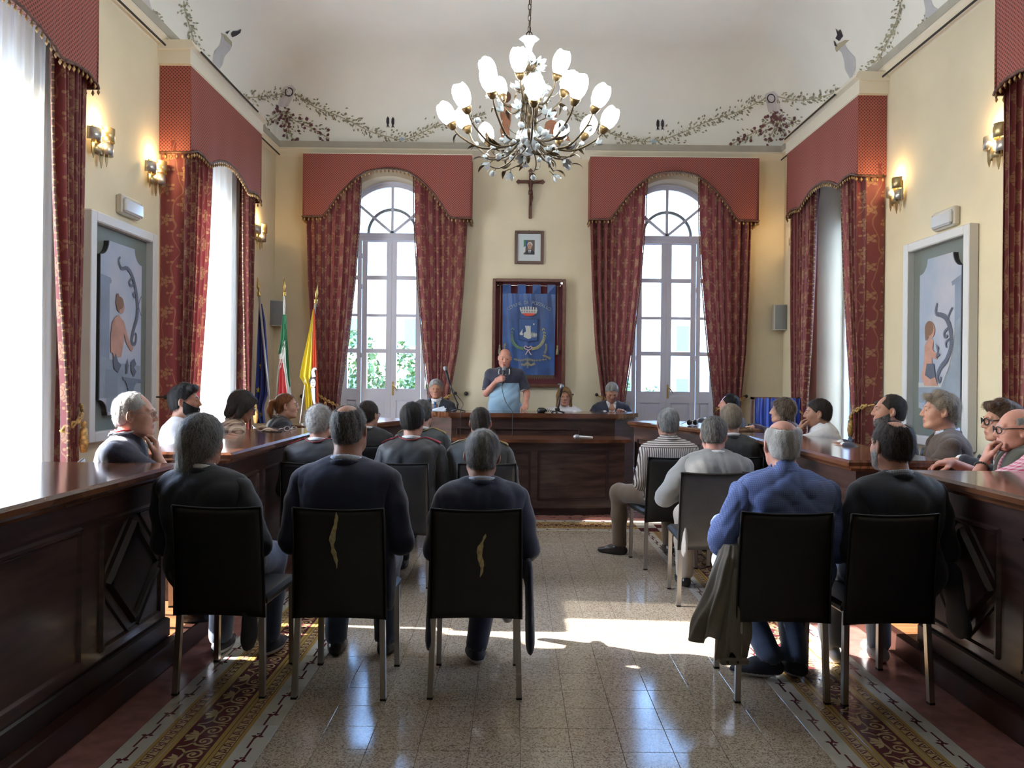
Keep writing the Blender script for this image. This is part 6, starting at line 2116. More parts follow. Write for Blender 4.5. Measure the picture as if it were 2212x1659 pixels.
class Field:
    def __init__(s): s.pr = []; s.disp = None
    def cone(s, a, b, r1, r2, k=0.03, S=(1, 1, 1), op='u'):
        a, b, S = np.array(a, float), np.array(b, float), np.array(S, float)
        r = max(r1, r2)
        lo = np.minimum(a, b) - r * S; hi = np.maximum(a, b) + r * S
        A, B = a / S, b / S
        ab = B - A; L = max(ab @ ab, 1e-12); sm = S.mean()
        def fn(X, Y, Z):
            px, py, pz = X / S[0] - A[0], Y / S[1] - A[1], Z / S[2] - A[2]
            t = np.clip((px * ab[0] + py * ab[1] + pz * ab[2]) / L, 0, 1)
            return (np.sqrt((px - t * ab[0]) ** 2 + (py - t * ab[1]) ** 2 + (pz - t * ab[2]) ** 2) - (r1 + (r2 - r1) * t)) * sm
        s.pr.append((fn, lo, hi, k, op)); return s
    def ell(s, c, rad, k=0.03, Rm=None, op='u'):
        c, rad = np.array(c, float), np.array(rad, float)
        m = rad.max() if Rm is not None else rad
        lo, hi = c - m, c + m
        def fn(X, Y, Z):
            x, y, z = X - c[0], Y - c[1], Z - c[2]
            if Rm is not None:
                x, y, z = (Rm[0][0] * x + Rm[1][0] * y + Rm[2][0] * z, Rm[0][1] * x + Rm[1][1] * y + Rm[2][1] * z, Rm[0][2] * x + Rm[1][2] * y + Rm[2][2] * z)
            k0 = np.sqrt((x / rad[0]) ** 2 + (y / rad[1]) ** 2 + (z / rad[2]) ** 2)
            k1 = np.sqrt((x / rad[0] ** 2) ** 2 + (y / rad[1] ** 2) ** 2 + (z / rad[2] ** 2) ** 2) + 1e-9
            return k0 * (k0 - 1) / k1
        s.pr.append((fn, lo, hi, k, op)); return s
    def func(s, fn, lo, hi, k=0.01, op='s'):
        s.pr.append((fn, np.array(lo, float), np.array(hi, float), k, op)); return s
    def bounds(s):
        u = [p for p in s.pr if p[4] == 'u']
        return np.min([p[1] for p in u], 0), np.max([p[2] for p in u], 0)
    def grid(s, h, pad=None):
        lo, hi = s.bounds()
        pad = pad or 3 * h
        lo = lo - pad; hi = hi + pad
        n = np.ceil((hi - lo) / h).astype(int) + 1
        ax = [lo[i] + np.arange(n[i]) * h for i in range(3)]
        Fv = np.full(n, 0.5, np.float32)
        for fn, pl, ph_, k, op in s.pr:
            m = k + 3 * h + 0.012
            i0 = [int(max(0, np.searchsorted(ax[i], pl[i] - m))) for i in range(3)]
            i1 = [int(min(n[i], np.searchsorted(ax[i], ph_[i] + m))) for i in range(3)]
            if any(a >= b for a, b in zip(i0, i1)): continue
            X = ax[0][i0[0]:i1[0]][:, None, None]; Y = ax[1][i0[1]:i1[1]][None, :, None]; Z = ax[2][i0[2]:i1[2]][None, None, :]
            d = np.broadcast_to(fn(X, Y, Z), (i1[0] - i0[0], i1[1] - i0[1], i1[2] - i0[2]))
            sub = Fv[i0[0]:i1[0], i0[1]:i1[1], i0[2]:i1[2]]
            if op == 's':
                d = -d
                hh = np.maximum(k - np.abs(sub - d), 0) / k
                sub[...] = np.maximum(sub, d) + hh * hh * k * 0.25
            elif op == 'i':
                sub[...] = np.maximum(sub, d)
            else:
                hh = np.maximum(k - np.abs(sub - d), 0) / k
                sub[...] = np.minimum(sub, d) - hh * hh * k * 0.25
        if s.disp is not None:
            Fv += s.disp(ax[0][:, None, None], ax[1][None, :, None], ax[2][None, None, :]).astype(np.float32)
        return Fv, lo
    def mesh(s, h):
        Fv, lo = s.grid(h)
        return surface_nets(Fv, lo, h)
def folds(seed, amp, f=30.0):
    rg = np.random.default_rng(seed)
    ks = rg.normal(size=(5, 3)) * np.array([1.0, 0.7, 0.75]); ks /= np.linalg.norm(ks, axis=1)[:, None]
    ks *= f * np.array([0.55, 0.8, 1.0, 1.5, 2.1])[:, None]
    p = rg.uniform(0, 6.28, 10)
    def fn(X, Y, Z):
        wx = 0.035 * np.sin(11 * Z + p[5]) + 0.03 * np.sin(13 * X + p[6]) + 0.02 * np.sin(17 * Y + p[7])
        o = 0
        for i, a in enumerate((1.0, 0.9, 0.8, 0.45, 0.3)):
            v = np.sin(ks[i, 0] * (X + wx) + ks[i, 1] * (Y - wx) + ks[i, 2] * (Z + wx) + p[i])
            o = o + a * (1 - 2 * np.sqrt(np.abs(v) + 0.02)) * 0.5
        return amp * o
    return fn
SKINS = {}
def skin_mat(tone):
    if tone in SKINS: return SKINS[tone]
    base = {'fair': (0.52, 0.285, 0.205), 'mid': (0.43, 0.215, 0.145), 'tan': (0.34, 0.160, 0.100), 'ruddy': (0.50, 0.235, 0.175)}[tone]
    m = M('skin_' + tone, base, 0.5, var=0.10, vscale=28, bump=0.05, bscale=220)
    p = m.node_tree.nodes['Principled BSDF']
    p.inputs['Subsurface Weight'].default_value = 0.10
    p.inputs['Subsurface Radius'].default_value = (0.010, 0.004, 0.002)
    SKINS[tone] = m
    return m
LIPM = M('lips', (0.36, 0.12, 0.10), 0.4)
EYEW = M('eye_white', (0.40, 0.37, 0.34), 0.25)
EYED = M('eye_iris', (0.035, 0.022, 0.016), 0.15)
HAIRC = {'grey': ((0.22, 0.21, 0.20), (0.07, 0.065, 0.06)), 'white': ((0.52, 0.51, 0.50), (0.30, 0.29, 0.28)), 'dark': ((0.018, 0.013, 0.011), (0.045, 0.033, 0.027)),
         'black': ((0.009, 0.008, 0.008), (0.022, 0.020, 0.020)), 'greydark': ((0.060, 0.056, 0.054), (0.20, 0.195, 0.19)), 'brown': ((0.045, 0.025, 0.016), (0.10, 0.06, 0.035)),
         'auburn': ((0.075, 0.032, 0.020), (0.26, 0.095, 0.028)), 'blond': ((0.30, 0.17, 0.07), (0.13, 0.07, 0.03)), 'red': ((0.20, 0.065, 0.020), (0.09, 0.030, 0.012)), 'sandy': ((0.17, 0.125, 0.085), (0.26, 0.23, 0.19)),
         'salt': ((0.27, 0.265, 0.26), (0.10, 0.098, 0.096)), 'whitegrey': ((0.36, 0.35, 0.34), (0.19, 0.18, 0.175)), 'streaked': ((0.040, 0.028, 0.022), (0.24, 0.19, 0.14))}
def hair_mats(c):
    a, b = HAIRC[c]
    m1 = M('hair_' + c, a, 0.6, spec=0.2, var=0.3, vscale=25, stretch=(1, 1, 0.25), bump=0.25, bscale=120)
    m2 = M('hair_strand_' + c, b, 0.55, spec=0.25)
    return [m1, m2]
def rotz(a): c, s = math.cos(a), math.sin(a); return np.array([[c, -s, 0], [s, c, 0], [0, 0, 1.0]])
def rotx(a): c, s = math.cos(a), math.sin(a); return np.array([[1.0, 0, 0], [0, c, -s], [0, s, c]])
def roty(a): c, s = math.cos(a), math.sin(a); return np.array([[c, 0, s], [0, 1.0, 0], [-s, 0, c]])
def head_field(female=False, fat=0.0, neck_to=None, neck_r=0.056, ears=True):
    f = Field()
    f.ell((0, -0.016, 0.030), (0.075, 0.094, 0.086), k=0.02)
    f.ell((0, 0.032, -0.030), (0.060 + fat * 0.6, 0.062, 0.080), k=0.05)
    f.ell((0, 0.046, -0.072), (0.046 + fat, 0.044, 0.040 + fat * 0.5), k=0.035)
    f.cone((-0.010, 0.082, -0.098), (0.010, 0.082, -0.098), 0.014, 0.014, k=0.025)
    for s in (-1, 1):
        f.ell((s * 0.040, 0.050, -0.022), (0.022, 0.032, 0.024), k=0.03)
        f.cone((s * 0.052, 0.010, -0.062), (s * 0.030, 0.06, -0.092), 0.014 + fat * 0.6, 0.014 + fat * 0.6, k=0.03)
        f.ell((s * 0.031, 0.101, 0.008), (0.018, 0.018, 0.012), k=0.012, op='s')
        f.ell((s * 0.031, 0.079, 0.010), (0.0150, 0.0145, 0.0140), k=0.006)
        f.ell((s * 0.031, 0.0945, 0.0075), (0.0125, 0.006, 0.0042), k=0.003, op='s')
        f.cone((s * 0.014, 0.086, 0.027), (s * 0.044, 0.078, 0.030), 0.008 if not female else 0.005, 0.007 if not female else 0.005, k=0.016)
        if ears:
            f.ell((s * 0.079, -0.006, -0.004), (0.010, 0.019, 0.032), k=0.010, Rm=rotz(s * 0.45) @ rotx(-0.15))
            f.ell((s * 0.086, 0.001, 0.000), (0.007, 0.010, 0.018), k=0.005, op='s')
            f.ell((s * 0.077, 0.000, -0.030), (0.006, 0.008, 0.010), k=0.006)
    f.cone((0, 0.092, 0.016), (0, 0.112, -0.022), 0.0085, 0.0115, k=0.014)
    for s in (-1, 1):
        f.ell((s * 0.012, 0.100, -0.027), (0.009, 0.012, 0.0085), k=0.008)
    f.ell((0, 0.088, -0.060), (0.026, 0.016, 0.010), k=0.012)
    f.cone((-0.019, 0.090, -0.057), (0.019, 0.090, -0.057), 0.0055, 0.0055, k=0.006, S=(1, 1.25, 0.9))
    f.cone((-0.016, 0.090, -0.069), (0.016, 0.090, -0.069), 0.0065, 0.0065, k=0.006, S=(1, 1.25, 0.9))
    f.ell((0, 0.103, -0.063), (0.022, 0.006, 0.0016), k=0.003, op='s')
    if neck_to is not None:
        f.cone((0, -0.020, -0.070), neck_to, neck_r, neck_r * 1.12, k=0.035, S=(1, 1.02, 1))
    return f
def in_plane(n, p):
    n = np.array(n, float); n /= np.linalg.norm(n)
    return lambda X, Y, Z: n[0] * (X - p[0]) + n[1] * (Y - p[1]) + n[2] * (Z - p[2])
def hair_field(style, t):
    """hair mass in the head's own frame"""
    f = Field()
    BIG = ((-0.3, -0.3, -0.4), (0.3, 0.3, 0.3))
    if style in ('bob', 'wavybob'):
        f.ell((0, -0.020, 0.034), (0.075 + t, 0.096 + t, 0.086 + t), k=0.02)
        L = -0.13 if style == 'bob' else -0.085
        for s in (-1, 1):
            f.cone((s * 0.068, -0.010, 0.02), (s * 0.080, -0.012, L), 0.030, 0.026, k=0.03)
            f.cone((s * 0.045, 0.062, 0.085), (s * 0.082, 0.022, -0.02), 0.016, 0.014, k=0.03)
        f.cone((0, -0.075, 0.0), (0, -0.080, L), 0.055, 0.050, k=0.04, S=(1.4, 0.8, 1))
        f.func(lambda X, Y, Z: np.sqrt((X / 0.066) ** 2 + ((Y - 0.090) / 0.085) ** 2 + ((Z + 0.022) / 0.100) ** 2) * 0.06 - 0.06, *BIG, k=0.012)
        return f
    f.ell((0, -0.017, 0.031), (0.075 + t, 0.094 + t, 0.086 + t * 1.05), k=0.02)
    f.ell((0, -0.050, -0.030), (0.060 + t * 0.6, 0.052 + t * 0.6, 0.060), k=0.03)
    if style == 'long':
        f.cone((0, -0.070, -0.02), (0, -0.085, -0.12), 0.060, 0.048, k=0.04, S=(1.25, 0.8, 1))
        for s in (-1, 1):
            f.cone((s * 0.070, -0.020, 0.0), (s * 0.078, -0.045, -0.10), 0.028, 0.018, k=0.03)
    if style == 'quiff':
        f.cone((-0.045, 0.058, 0.100), (0.045, 0.060, 0.102), 0.026, 0.026, k=0.03)
        f.cone((-0.03, 0.0, 0.118), (0.03, 0.0, 0.118), 0.022, 0.022, k=0.04)
    if style == 'tuft':
        f.cone((-0.03, 0.075, 0.090), (0.03, 0.080, 0.098), 0.026, 0.020, k=0.03)
        f.cone((-0.03, 0.01, 0.118), (0.03, 0.01, 0.118), 0.020, 0.020, k=0.04)
    # in front of the hairline there is no hair
    f.func(in_plane((0, -0.757, 0.656), (0, 0.083, 0.076) if style != 'ponytail' else (0, 0.072, 0.086)), *BIG, k=0.010)
    if style == 'long':
        f.func(lambda X, Y, Z: np.maximum(0.022 - Y, Z + 0.0 * X), *BIG, k=0.008)
    low = -0.064 if style != 'long' else -0.155
    f.func(in_plane((0, -0.25, 1.0), (0, -0.06, low)), *BIG, k=0.010)
    if style not in ('long', 'ponytail'):
        for s in (-1, 1):     # clear of the ears
            f.ell((s * 0.088, 0.004, -0.012), (0.016, 0.026, 0.036), k=0.008, op='s')
    if style in ('ring', 'ringthin'):
        f.func(lambda X, Y, Z: np.sqrt((X / 0.070) ** 2 + ((Y - (0.020 if style == 'ring' else -0.012)) / 0.115) ** 2 + ((Z - 0.112) / (0.075 if style == 'ring' else 0.066)) ** 2) * 0.07 - 0.07, *BIG, k=0.010)
    if style == 'crown':
        f.func(lambda X, Y, Z: np.sqrt((X / 0.050) ** 2 + ((Y + 0.045) / 0.055) ** 2 + ((Z - 0.115) / 0.050) ** 2) * 0.055 - 0.055, *BIG, k=0.012)
    if style == 'recede':
        f.ell((0, 0.080, 0.098), (0.064, 0.056, 0.046), k=0.012, op='s')
    return f
def strands(V, Q, n, L, wid, rg, curl=0.0, comb=None, crown=(0, -0.045, 0.115)):
    """ribbons of hair lying along the hair mass, radiating from the crown"""
    c = V[Q].mean(1)
    e1 = V[Q[:, 2]] - V[Q[:, 0]]; e2 = V[Q[:, 3]] - V[Q[:, 1]]
    nn = np.cross(e1, e2); a = np.linalg.norm(nn, axis=1) + 1e-12
    nn /= a[:, None]
    pick = rg.choice(len(Q), n, p=a / a.sum())
    P = c[pick] + rg.normal(size=(n, 3)) * 0.0015; N = nn[pick]
    if comb is None:
        d = P - np.array(crown)
    else:
        d = np.tile(np.array(comb, float), (n, 1))
    d = d + rg.normal(size=(n, 3)) * (0.15 + curl) * np.linalg.norm(d, axis=1)[:, None]
    d -= N * (d * N).sum(1)[:, None]
    d /= np.linalg.norm(d, axis=1)[:, None] + 1e-9
    l = L * rg.uniform(0.5, 1.2, n)[:, None]
    s = np.cross(d, N)
    K = 4
    pts = []
    for k in range(K):
        t = k / (K - 1)
        q = P + d * l * t + N * (0.0012 + 0.006 * t * (1 - t) * 2 + curl * 0.012 * t) - N * (0.10 * l * t * t) + np.array([0, 0, -1.0]) * (l * 0.18 * t * t)
        if curl: q = q + s * curl * 0.006 * np.sin(t * 7 + rg.uniform(0, 6, n))[:, None]
        w_ = wid * (1 - 0.8 * t)
        pts += [q - s * w_, q + s * w_]
    VV = np.stack(pts, 1).reshape(-1, 3)
    base = np.arange(n)[:, None] * (2 * K)
    QQ = np.concatenate([base + np.array([2 * k, 2 * k + 1, 2 * k + 3, 2 * k + 2]) for k in range(K - 1)])
    return VV, QQ
def hand_field(f, W, fd, nrm, side, curl=0.5, sc_=1.0, thumb=0.5, spread=0.0):
    """five-fingered hand: W wrist, fd direction of the fingers, nrm palm side, side +1/-1 puts the thumb"""
    W = np.array(W, float); fd = np.array(fd, float); fd /= np.linalg.norm(fd)
    nrm = np.array(nrm, float); nrm -= fd * (fd @ nrm); nrm /= np.linalg.norm(nrm)
    t = np.cross(fd, nrm) * side
    for j, (o, pl, fl) in enumerate(((0.029, 0.086, 0.070), (0.010, 0.090, 0.078), (-0.010, 0.086, 0.072), (-0.028, 0.078, 0.056))):
        K = W + (fd * pl + t * o) * sc_
        f.cone(W + t * o * 0.55 * sc_, K, 0.019 * sc_, 0.0115 * sc_, k=0.016, S=(1, 1, 1))
        a = 0.25 * curl
        p = K
        for q, frac in enumerate((0.46, 0.30, 0.24)):
            a += curl * (0.75 + 0.25 * q) * (1 + 0.06 * j)
            dr = fd * math.cos(a) + nrm * math.sin(a) + t * o * spread * 8
            e = p + dr * fl * frac * sc_
            f.cone(p, e, (0.0095 - 0.0010 * q) * sc_, (0.0088 - 0.0012 * q) * sc_, k=0.004)
            p = e
    a = W + (fd * 0.022 + t * 0.024 + nrm * 0.006) * sc_
    b = a + (fd * 0.036 + t * 0.026 + nrm * 0.020 * (0.5 + thumb)) * sc_
    c = b + (fd * 0.030 + t * 0.004 + nrm * 0.016 * (0.5 + thumb)) * sc_
    d = c + (fd * 0.022 - t * 0.004 * thumb + nrm * 0.012) * sc_
    f.cone(a, b, 0.015 * sc_, 0.012 * sc_, k=0.014); f.cone(b, c, 0.0115 * sc_, 0.0105 * sc_, k=0.006); f.cone(c, d, 0.0105 * sc_, 0.0080 * sc_, k=0.004)
    return f
def cloth(name, col, rough=0.8, **kw):
    return M(name, col, rough, sheen=kw.pop('sheen', 0.25), bump=kw.pop('bump', 0.15), bscale=kw.pop('bscale', 260), **kw)
def striped_mat(name, a, b, axis_fn, period, duty, a2=None):
    """woven stripes or checks in the wearer's own frame"""
    if name in MATS: return MATS[name]
    m, nt, p = pbsdf(name)
    tc = nd(nt, 'ShaderNodeTexCoord'); sp = nd(nt, 'ShaderNodeSeparateXYZ')
    nt.links.new(tc.outputs['Object'], sp.inputs[0])
    def st(sock, per=period, du=duty, off=0.0):
        return math_n(nt, 'LESS_THAN', math_n(nt, 'FRACT', math_n(nt, 'ADD', math_n(nt, 'DIVIDE', sock, per), off)), du)
    nt.links.new(axis_fn(nt, sp, st, a, b), p.inputs['Base Color'])
    p.inputs['Roughness'].default_value = 0.8
    MATS[name] = m
    return m
def stripes_shirt(nt, sp, st, a, b):
    up = math_n(nt, 'GREATER_THAN', sp.outputs[2], 0.93)
    v = st(sp.outputs[0]); h = st(sp.outputs[2])
    f = math_n(nt, 'ADD', math_n(nt, 'MULTIPLY', up, h), math_n(nt, 'MULTIPLY', math_n(nt, 'SUBTRACT', 1.0, up), v))
    return mixc(nt, f, a, b)
def check_shirt(nt, sp, st, a, b):
    f = math_n(nt, 'ADD', math_n(nt, 'MULTIPLY', st(sp.outputs[0]), 0.5), math_n(nt, 'MULTIPLY', st(sp.outputs[2]), 0.5))
    return mixc(nt, f, a, b)
STRIPE = striped_mat('striped_shirt_cloth', (0.62, 0.58, 0.53), (0.085, 0.055, 0.055), stripes_shirt, 0.0155, 0.42)
BLUECK = striped_mat('blue_check_cloth', (0.135, 0.190, 0.42), (0.065, 0.095, 0.24), check_shirt, 0.0085, 0.35)
PLAID = striped_mat('brown_plaid_cloth', (0.50, 0.37, 0.27), (0.11, 0.055, 0.04), check_shirt, 0.055, 0.42)
PINKCK = striped_mat('pink_check_cloth', (0.68, 0.50, 0.54), (0.48, 0.05, 0.13), check_shirt, 0.017, 0.45)
GINGH = striped_mat('pale_check_cloth', (0.50, 0.54, 0.60), (0.22, 0.27, 0.36), check_shirt, 0.009, 0.45)
NAVY = cloth('navy_wool', (0.008, 0.011, 0.028))
NAVY2 = cloth('deep_navy_wool', (0.005, 0.007, 0.016))
MIDBLUE = cloth('mid_navy_wool', (0.009, 0.014, 0.046))
CHARC = cloth('charcoal_wool', (0.007, 0.007, 0.008))
UNIF = cloth('black_uniform', (0.010, 0.011, 0.012), 0.55)
UNIFG = cloth('grey_green_uniform', (0.022, 0.027, 0.028), 0.7)
PALEG = cloth('pale_grey_linen', (0.215, 0.212, 0.21))
BROWN = cloth('brown_tweed', (0.050, 0.028, 0.018), var=0.3, vscale=120)
WSHIRT = cloth('white_shirt_cloth', (0.66, 0.66, 0.67), 0.75)
LSHIRT = cloth('light_blue_shirt_cloth', (0.48, 0.55, 0.66), 0.75)
POLO = cloth('navy_polo_knit', (0.020, 0.022, 0.045))
SKYK = cloth('sky_blue_knit', (0.27, 0.44, 0.60))
KHAKI = cloth('khaki_cotton', (0.115, 0.075, 0.042))
BEIGE = cloth('beige_cotton', (0.46, 0.41, 0.34))
JEANS = cloth('blue_denim', (0.045, 0.070, 0.135), var=0.25, vscale=14)
PALEJ = cloth('pale_denim', (0.30, 0.36, 0.46))
DTROU = cloth('dark_trousers', (0.014, 0.015, 0.020))
OLIVEV = cloth('olive_vest', (0.050, 0.050, 0.036))
DOTDRESS = cloth('navy_dotted_dress', (0.016, 0.018, 0.055), col2=(0.10, 0.05, 0.08), vscale=50)
REDP = M('red_piping', (0.24, 0.012, 0.020), 0.6)
GOLDP = M('gold_epaulet', (0.34, 0.24, 0.08), 0.5, metal=0.3)
SHOEB = M('black_shoe_leather', (0.014, 0.013, 0.013), 0.3)
SHOEBR = M('dark_brown_shoe', (0.028, 0.018, 0.014), 0.3)
SHOEN = M('navy_canvas_shoe', (0.016, 0.020, 0.036), 0.7)
SHOEG = M('pale_grey_shoe', (0.42, 0.43, 0.44), 0.7)
SOLEW = M('white_sole', (0.55, 0.56, 0.58), 0.6)
SOLED = M('dark_sole', (0.02, 0.018, 0.017), 0.6)
BELT = M('dark_belt', (0.02, 0.014, 0.012), 0.4)
TIE = M('blue_patterned_tie', (0.06, 0.12, 0.24), 0.5, var=0.6, vscale=60)
SILVERF = M('thin_metal_frame', (0.30, 0.28, 0.26), 0.3, metal=0.9)
BLACKF = M('black_acetate', (0.008, 0.008, 0.009), 0.25)
def lensmat():
    m = bpy.data.materials.new('spectacle_lens'); m.use_nodes = True
    nt = m.node_tree; nt.nodes.clear()
    out = nd(nt, 'ShaderNodeOutputMaterial'); t = nd(nt, 'ShaderNodeBsdfTransparent'); g = nd(nt, 'ShaderNodeBsdfGlossy', i_Roughness=0.03)
    mx = nd(nt, 'ShaderNodeMixShader'); mx.inputs[0].default_value = 0.10
    nt.links.new(t.outputs[0], mx.inputs[1]); nt.links.new(g.outputs[0], mx.inputs[2]); nt.links.new(mx.outputs[0], out.inputs[0])
    return m
LENS = lensmat()
PERSONS = {}
def person(label, px, ty, d, yaw, floor=0.0, stand=False, seat=0.46, tone='mid', female=False, fat=0.0, hs=1.0,
           hair=('short', 'grey', 0.010), nstr=900, beard=None, glasses=None,
           top='jacket', tmat=NAVY, smat=WSHIRT, pmat=DTROU, shoe=(SHOEB, SOLED), tie=None,
           lean=4, side=0, twist=0, head=(0, 0, 0), width=1.0, belly=0.0, arms=(None, None), legs=None, hands=('relax', 'relax'),
           face=False, tails=(0, 0), fold=0.006, sleeve='long', piping=None, hcloth=0.0115, clothes_extra=None, seed=1, hdetail=None, bare_head=False, neckr=0.056):
    """head: yaw (+ to the wearer's left), pitch (+ down), roll, all in degrees"""
    rgn = np.random.default_rng(seed)
    top_w = at(px, ty, d)
    yaw_r = R(yaw)
    hy, hp, hr = (R(a) for a in head)
    RH = rotz(hy) @ rotx(-hp) @ roty(hr)
    # ---- skeleton in the person's frame, facing +y
    hipz = seat if not stand else 0.0
    SH = top_w.z - floor
    la, sa = R(lean), R(side)
    if stand:
        sc_ = (SH - 0.117 * hs) / 1.583
        base = np.array([0, 0, 0.885 * sc_])
        sc_t = sc_ * 0.93
    else:
        base = np.array([0, 0, seat])
        sc_t = (SH - seat - 0.117 * hs) / (0.745 * math.cos(la) * math.cos(sa))
    def tor(p, s=None):
        p = np.array(p, float) * (s or 1) * np.array([width, 1, 1]) * np.array([1, 1, sc_t])
        q = rotz(R(twist) * min(1, max(0, p[2] / 0.5))) @ p
        return base + np.array([q[0] + q[2] * math.sin(sa), q[1] * math.cos(la) + q[2] * math.sin(la), q[2] * math.cos(la) * math.cos(sa) - q[1] * math.sin(la)])
    H = tor((0, 0.020 / 1, 0.745))
    toff = RH @ np.array([0, -0.012, 0.117]) * hs
    # ---- place so that the top of the head comes out where the photograph has it
    Rz = rotz(yaw_r)
    head_top = H + toff
    w_ = Rz @ np.array([head_top[0], head_top[1], 0])
    root = thing('person', label, 'person', (top_w.x - w_[0], d - w_[1], floor), yaw_r)
    PERSONS[label] = root
    hl = lambda p: H + RH @ (np.array(p, float) * hs)          # head frame -> person
    toh = lambda q: RH.T @ (np.array(q, float) - H) / hs
    fine = 0.0042 if face else 0.006
    # ---- joints
    nb = tor((0, -0.020, 0.575))
    SHO = [tor((s * 0.178, -0.012, 0.515)) for s in (-1, 1)]
    thick = 1.0
    defE = [np.array([s * (0.228 * width + 0.006), 0.01, base[2] + 0.215 * sc_t]) for s in (-1, 1)]
    defW = [np.array([s * 0.13, 0.26, base[2] + 0.17]) for s in (-1, 1)]
    if stand:
        defE = [np.array([s * 0.265 * width, -0.02, base[2] + 0.215 * sc_t]) for s in (-1, 1)]
        defW = [np.array([s * 0.27 * width, 0.07, base[2] - 0.03]) for s in (-1, 1)]
    E, W_, HD, HN = [None] * 2, [None] * 2, [None] * 2, [None] * 2
    for i, s in enumerate((-1, 1)):
        a = arms[i]
        if callable(a): a = a(H, base, s)
        if a is None:
            E[i], W_[i] = defE[i], defW[i]
        else:
            E[i] = np.array(a[0], float)
            W_[i] = np.array(a[1], float)
        fd = W_[i] - E[i]; fd /= np.linalg.norm(fd)
        HD[i] = np.array(a[2], float) if a is not None and len(a) > 2 else fd
        HN[i] = np.array(a[3], float) if a is not None and len(a) > 3 else np.array([-s * 0.3, 0.1, -1.0]) if abs(fd[2]) < 0.8 else np.array([-s, 0, 0.0])
    # ---- body: head with neck, hands and forearms, a core inside the clothes
    nt_h = toh(nb - np.array([0, 0, 0.03]))
    hf = head_field(female, fat, tuple(nt_h), neckr / hs, ears=not (hair and hair[0] in ('bob',)))
    if face: hf.cone(tuple(nt_h), tuple(toh(tor((0, 0.045, 0.49)))), 0.055, 0.060, k=0.03, S=(1.3, 0.8, 1))
    Vh, Qh = hf.mesh(fine)
    zl = (np.abs(Vh[:, 2] + 0.063) < 0.0135) & (np.abs(Vh[:, 0]) < 0.0235 - np.abs(Vh[:, 2] + 0.063) * 0.5) & (Vh[:, 1] > 0.086)
    Vs, Qs, Ms = [Vh @ (RH.T * hs) + H], [Qh], [zl[Qh].sum(1) >= 3]
    nv = len(Vh)
    Ms[0] = Ms[0].astype(int)
    if face:
        mb = MB()
        for s in (-1, 1):
            mb.ball((s * 0.031, 0.0795, 0.0075), 0.0128, 10)
        ev = np.array([tuple(v) for v in mb.v]); ef = np.array([q if len(q) == 4 else q + [q[-1]] for q in mb.f])
        fc = ev[ef].mean(1)
        iris = np.zeros(len(ef), bool)
        for s in (-1, 1):
            iris |= (np.hypot(fc[:, 0] - s * 0.031, fc[:, 2] - 0.0075) < 0.0080) & (fc[:, 1] > 0.0795)
        Vs.append(ev @ (RH.T * hs) + H); Qs.append(ef + nv); Ms.append(np.where(iris, 3, 2)); nv += len(ev)
    for i, s in enumerate((-1, 1)):
        g = Field()
        short = sleeve == 'short'
        a = W_[i] + (E[i] - W_[i]) * (1.0 if short else 0.35)
        hs_ = (0.92 if female else 1.0)
        if short:
            g.cone(SHO[i], E[i], 0.048 * hs_, 0.041 * hs_, k=0.02)
            g.cone(E[i], E[i] + (W_[i] - E[i]) * 0.3, 0.041 * hs_, 0.041 * hs_, k=0.02)
            g.cone(E[i] + (W_[i] - E[i]) * 0.3, W_[i], 0.041 * hs_, 0.027 * hs_, k=0.02)
        else:
            g.cone(a, W_[i], 0.033 * hs_, 0.027 * hs_, k=0.02)
        mode = hands[i]
        cu, th = {'relax': (0.38, 0.4), 'fist': (1.15, 1.0), 'grip': (0.95, 1.0), 'flat': (0.06, 0.1), 'chin': (0.60, 0.3)}[mode]
        hand_field(g, W_[i], HD[i], HN[i], s, cu, hs_, th)
        hh = 0.0045 if (face or short) else 0.0065
        Vg, Qg = g.mesh(hh)
        Vs.append(Vg); Qs.append(Qg + nv); Ms.append(np.zeros(len(Qg), int)); nv += len(Vg)
    # legs
    if stand:
        hip = [np.array([s * 0.095, 0, base[2] + 0.02]) for s in (-1, 1)]
        kne = [np.array([s * 0.105, 0.03, 0.47 * sc_]) for s in (-1, 1)]
        ank = [np.array([s * 0.11, -0.01, 0.085]) for s in (-1, 1)]
        toe = [np.array([s * 0.13, 0.15, 0.03]) for s in (-1, 1)]
    else:
        hip = [np.array([s * 0.095, 0.01, seat + 0.085]) for s in (-1, 1)]
        kne = [np.array([s * 0.13, 0.43, seat + 0.045]) for s in (-1, 1)]
        ank = [np.array([s * 0.13, 0.40, 0.085]) for s in (-1, 1)]
        toe = [np.array([s * 0.145, 0.56, 0.03]) for s in (-1, 1)]
    if legs:
        for i in (0, 1):
            if legs[i]:
                kne[i], ank[i], toe[i] = (np.array(q, float) for q in legs[i])
    core = Field()
    core.cone(base + (0, 0, 0.08), nb, 0.10, 0.06, k=0.05, S=(1.2, 0.7, 1))
    for i in (0, 1):
        core.cone(nb - (0, 0, 0.05), SHO[i], 0.045, 0.04, k=0.03).cone(SHO[i], E[i], 0.034, 0.030, k=0.02).cone(E[i], W_[i], 0.028, 0.022, k=0.02)
        core.cone(hip[i], kne[i], 0.055, 0.045, k=0.03).cone(kne[i], ank[i], 0.042, 0.030, k=0.02).cone(ank[i], toe[i] + (0, 0, 0.01), 0.028, 0.020, k=0.02)
    Vc, Qc = core.mesh(0.020)
    Vs.append(Vc); Qs.append(Qc + nv); Ms.append(np.zeros(len(Qc), int))
    sk = skin_mat(tone)
    link(bpy.data.objects.new('body', np_mesh('body', np.concatenate(Vs), np.concatenate(Qs), [sk, LIPM, EYEW, EYED], np.concatenate(Ms))), root)
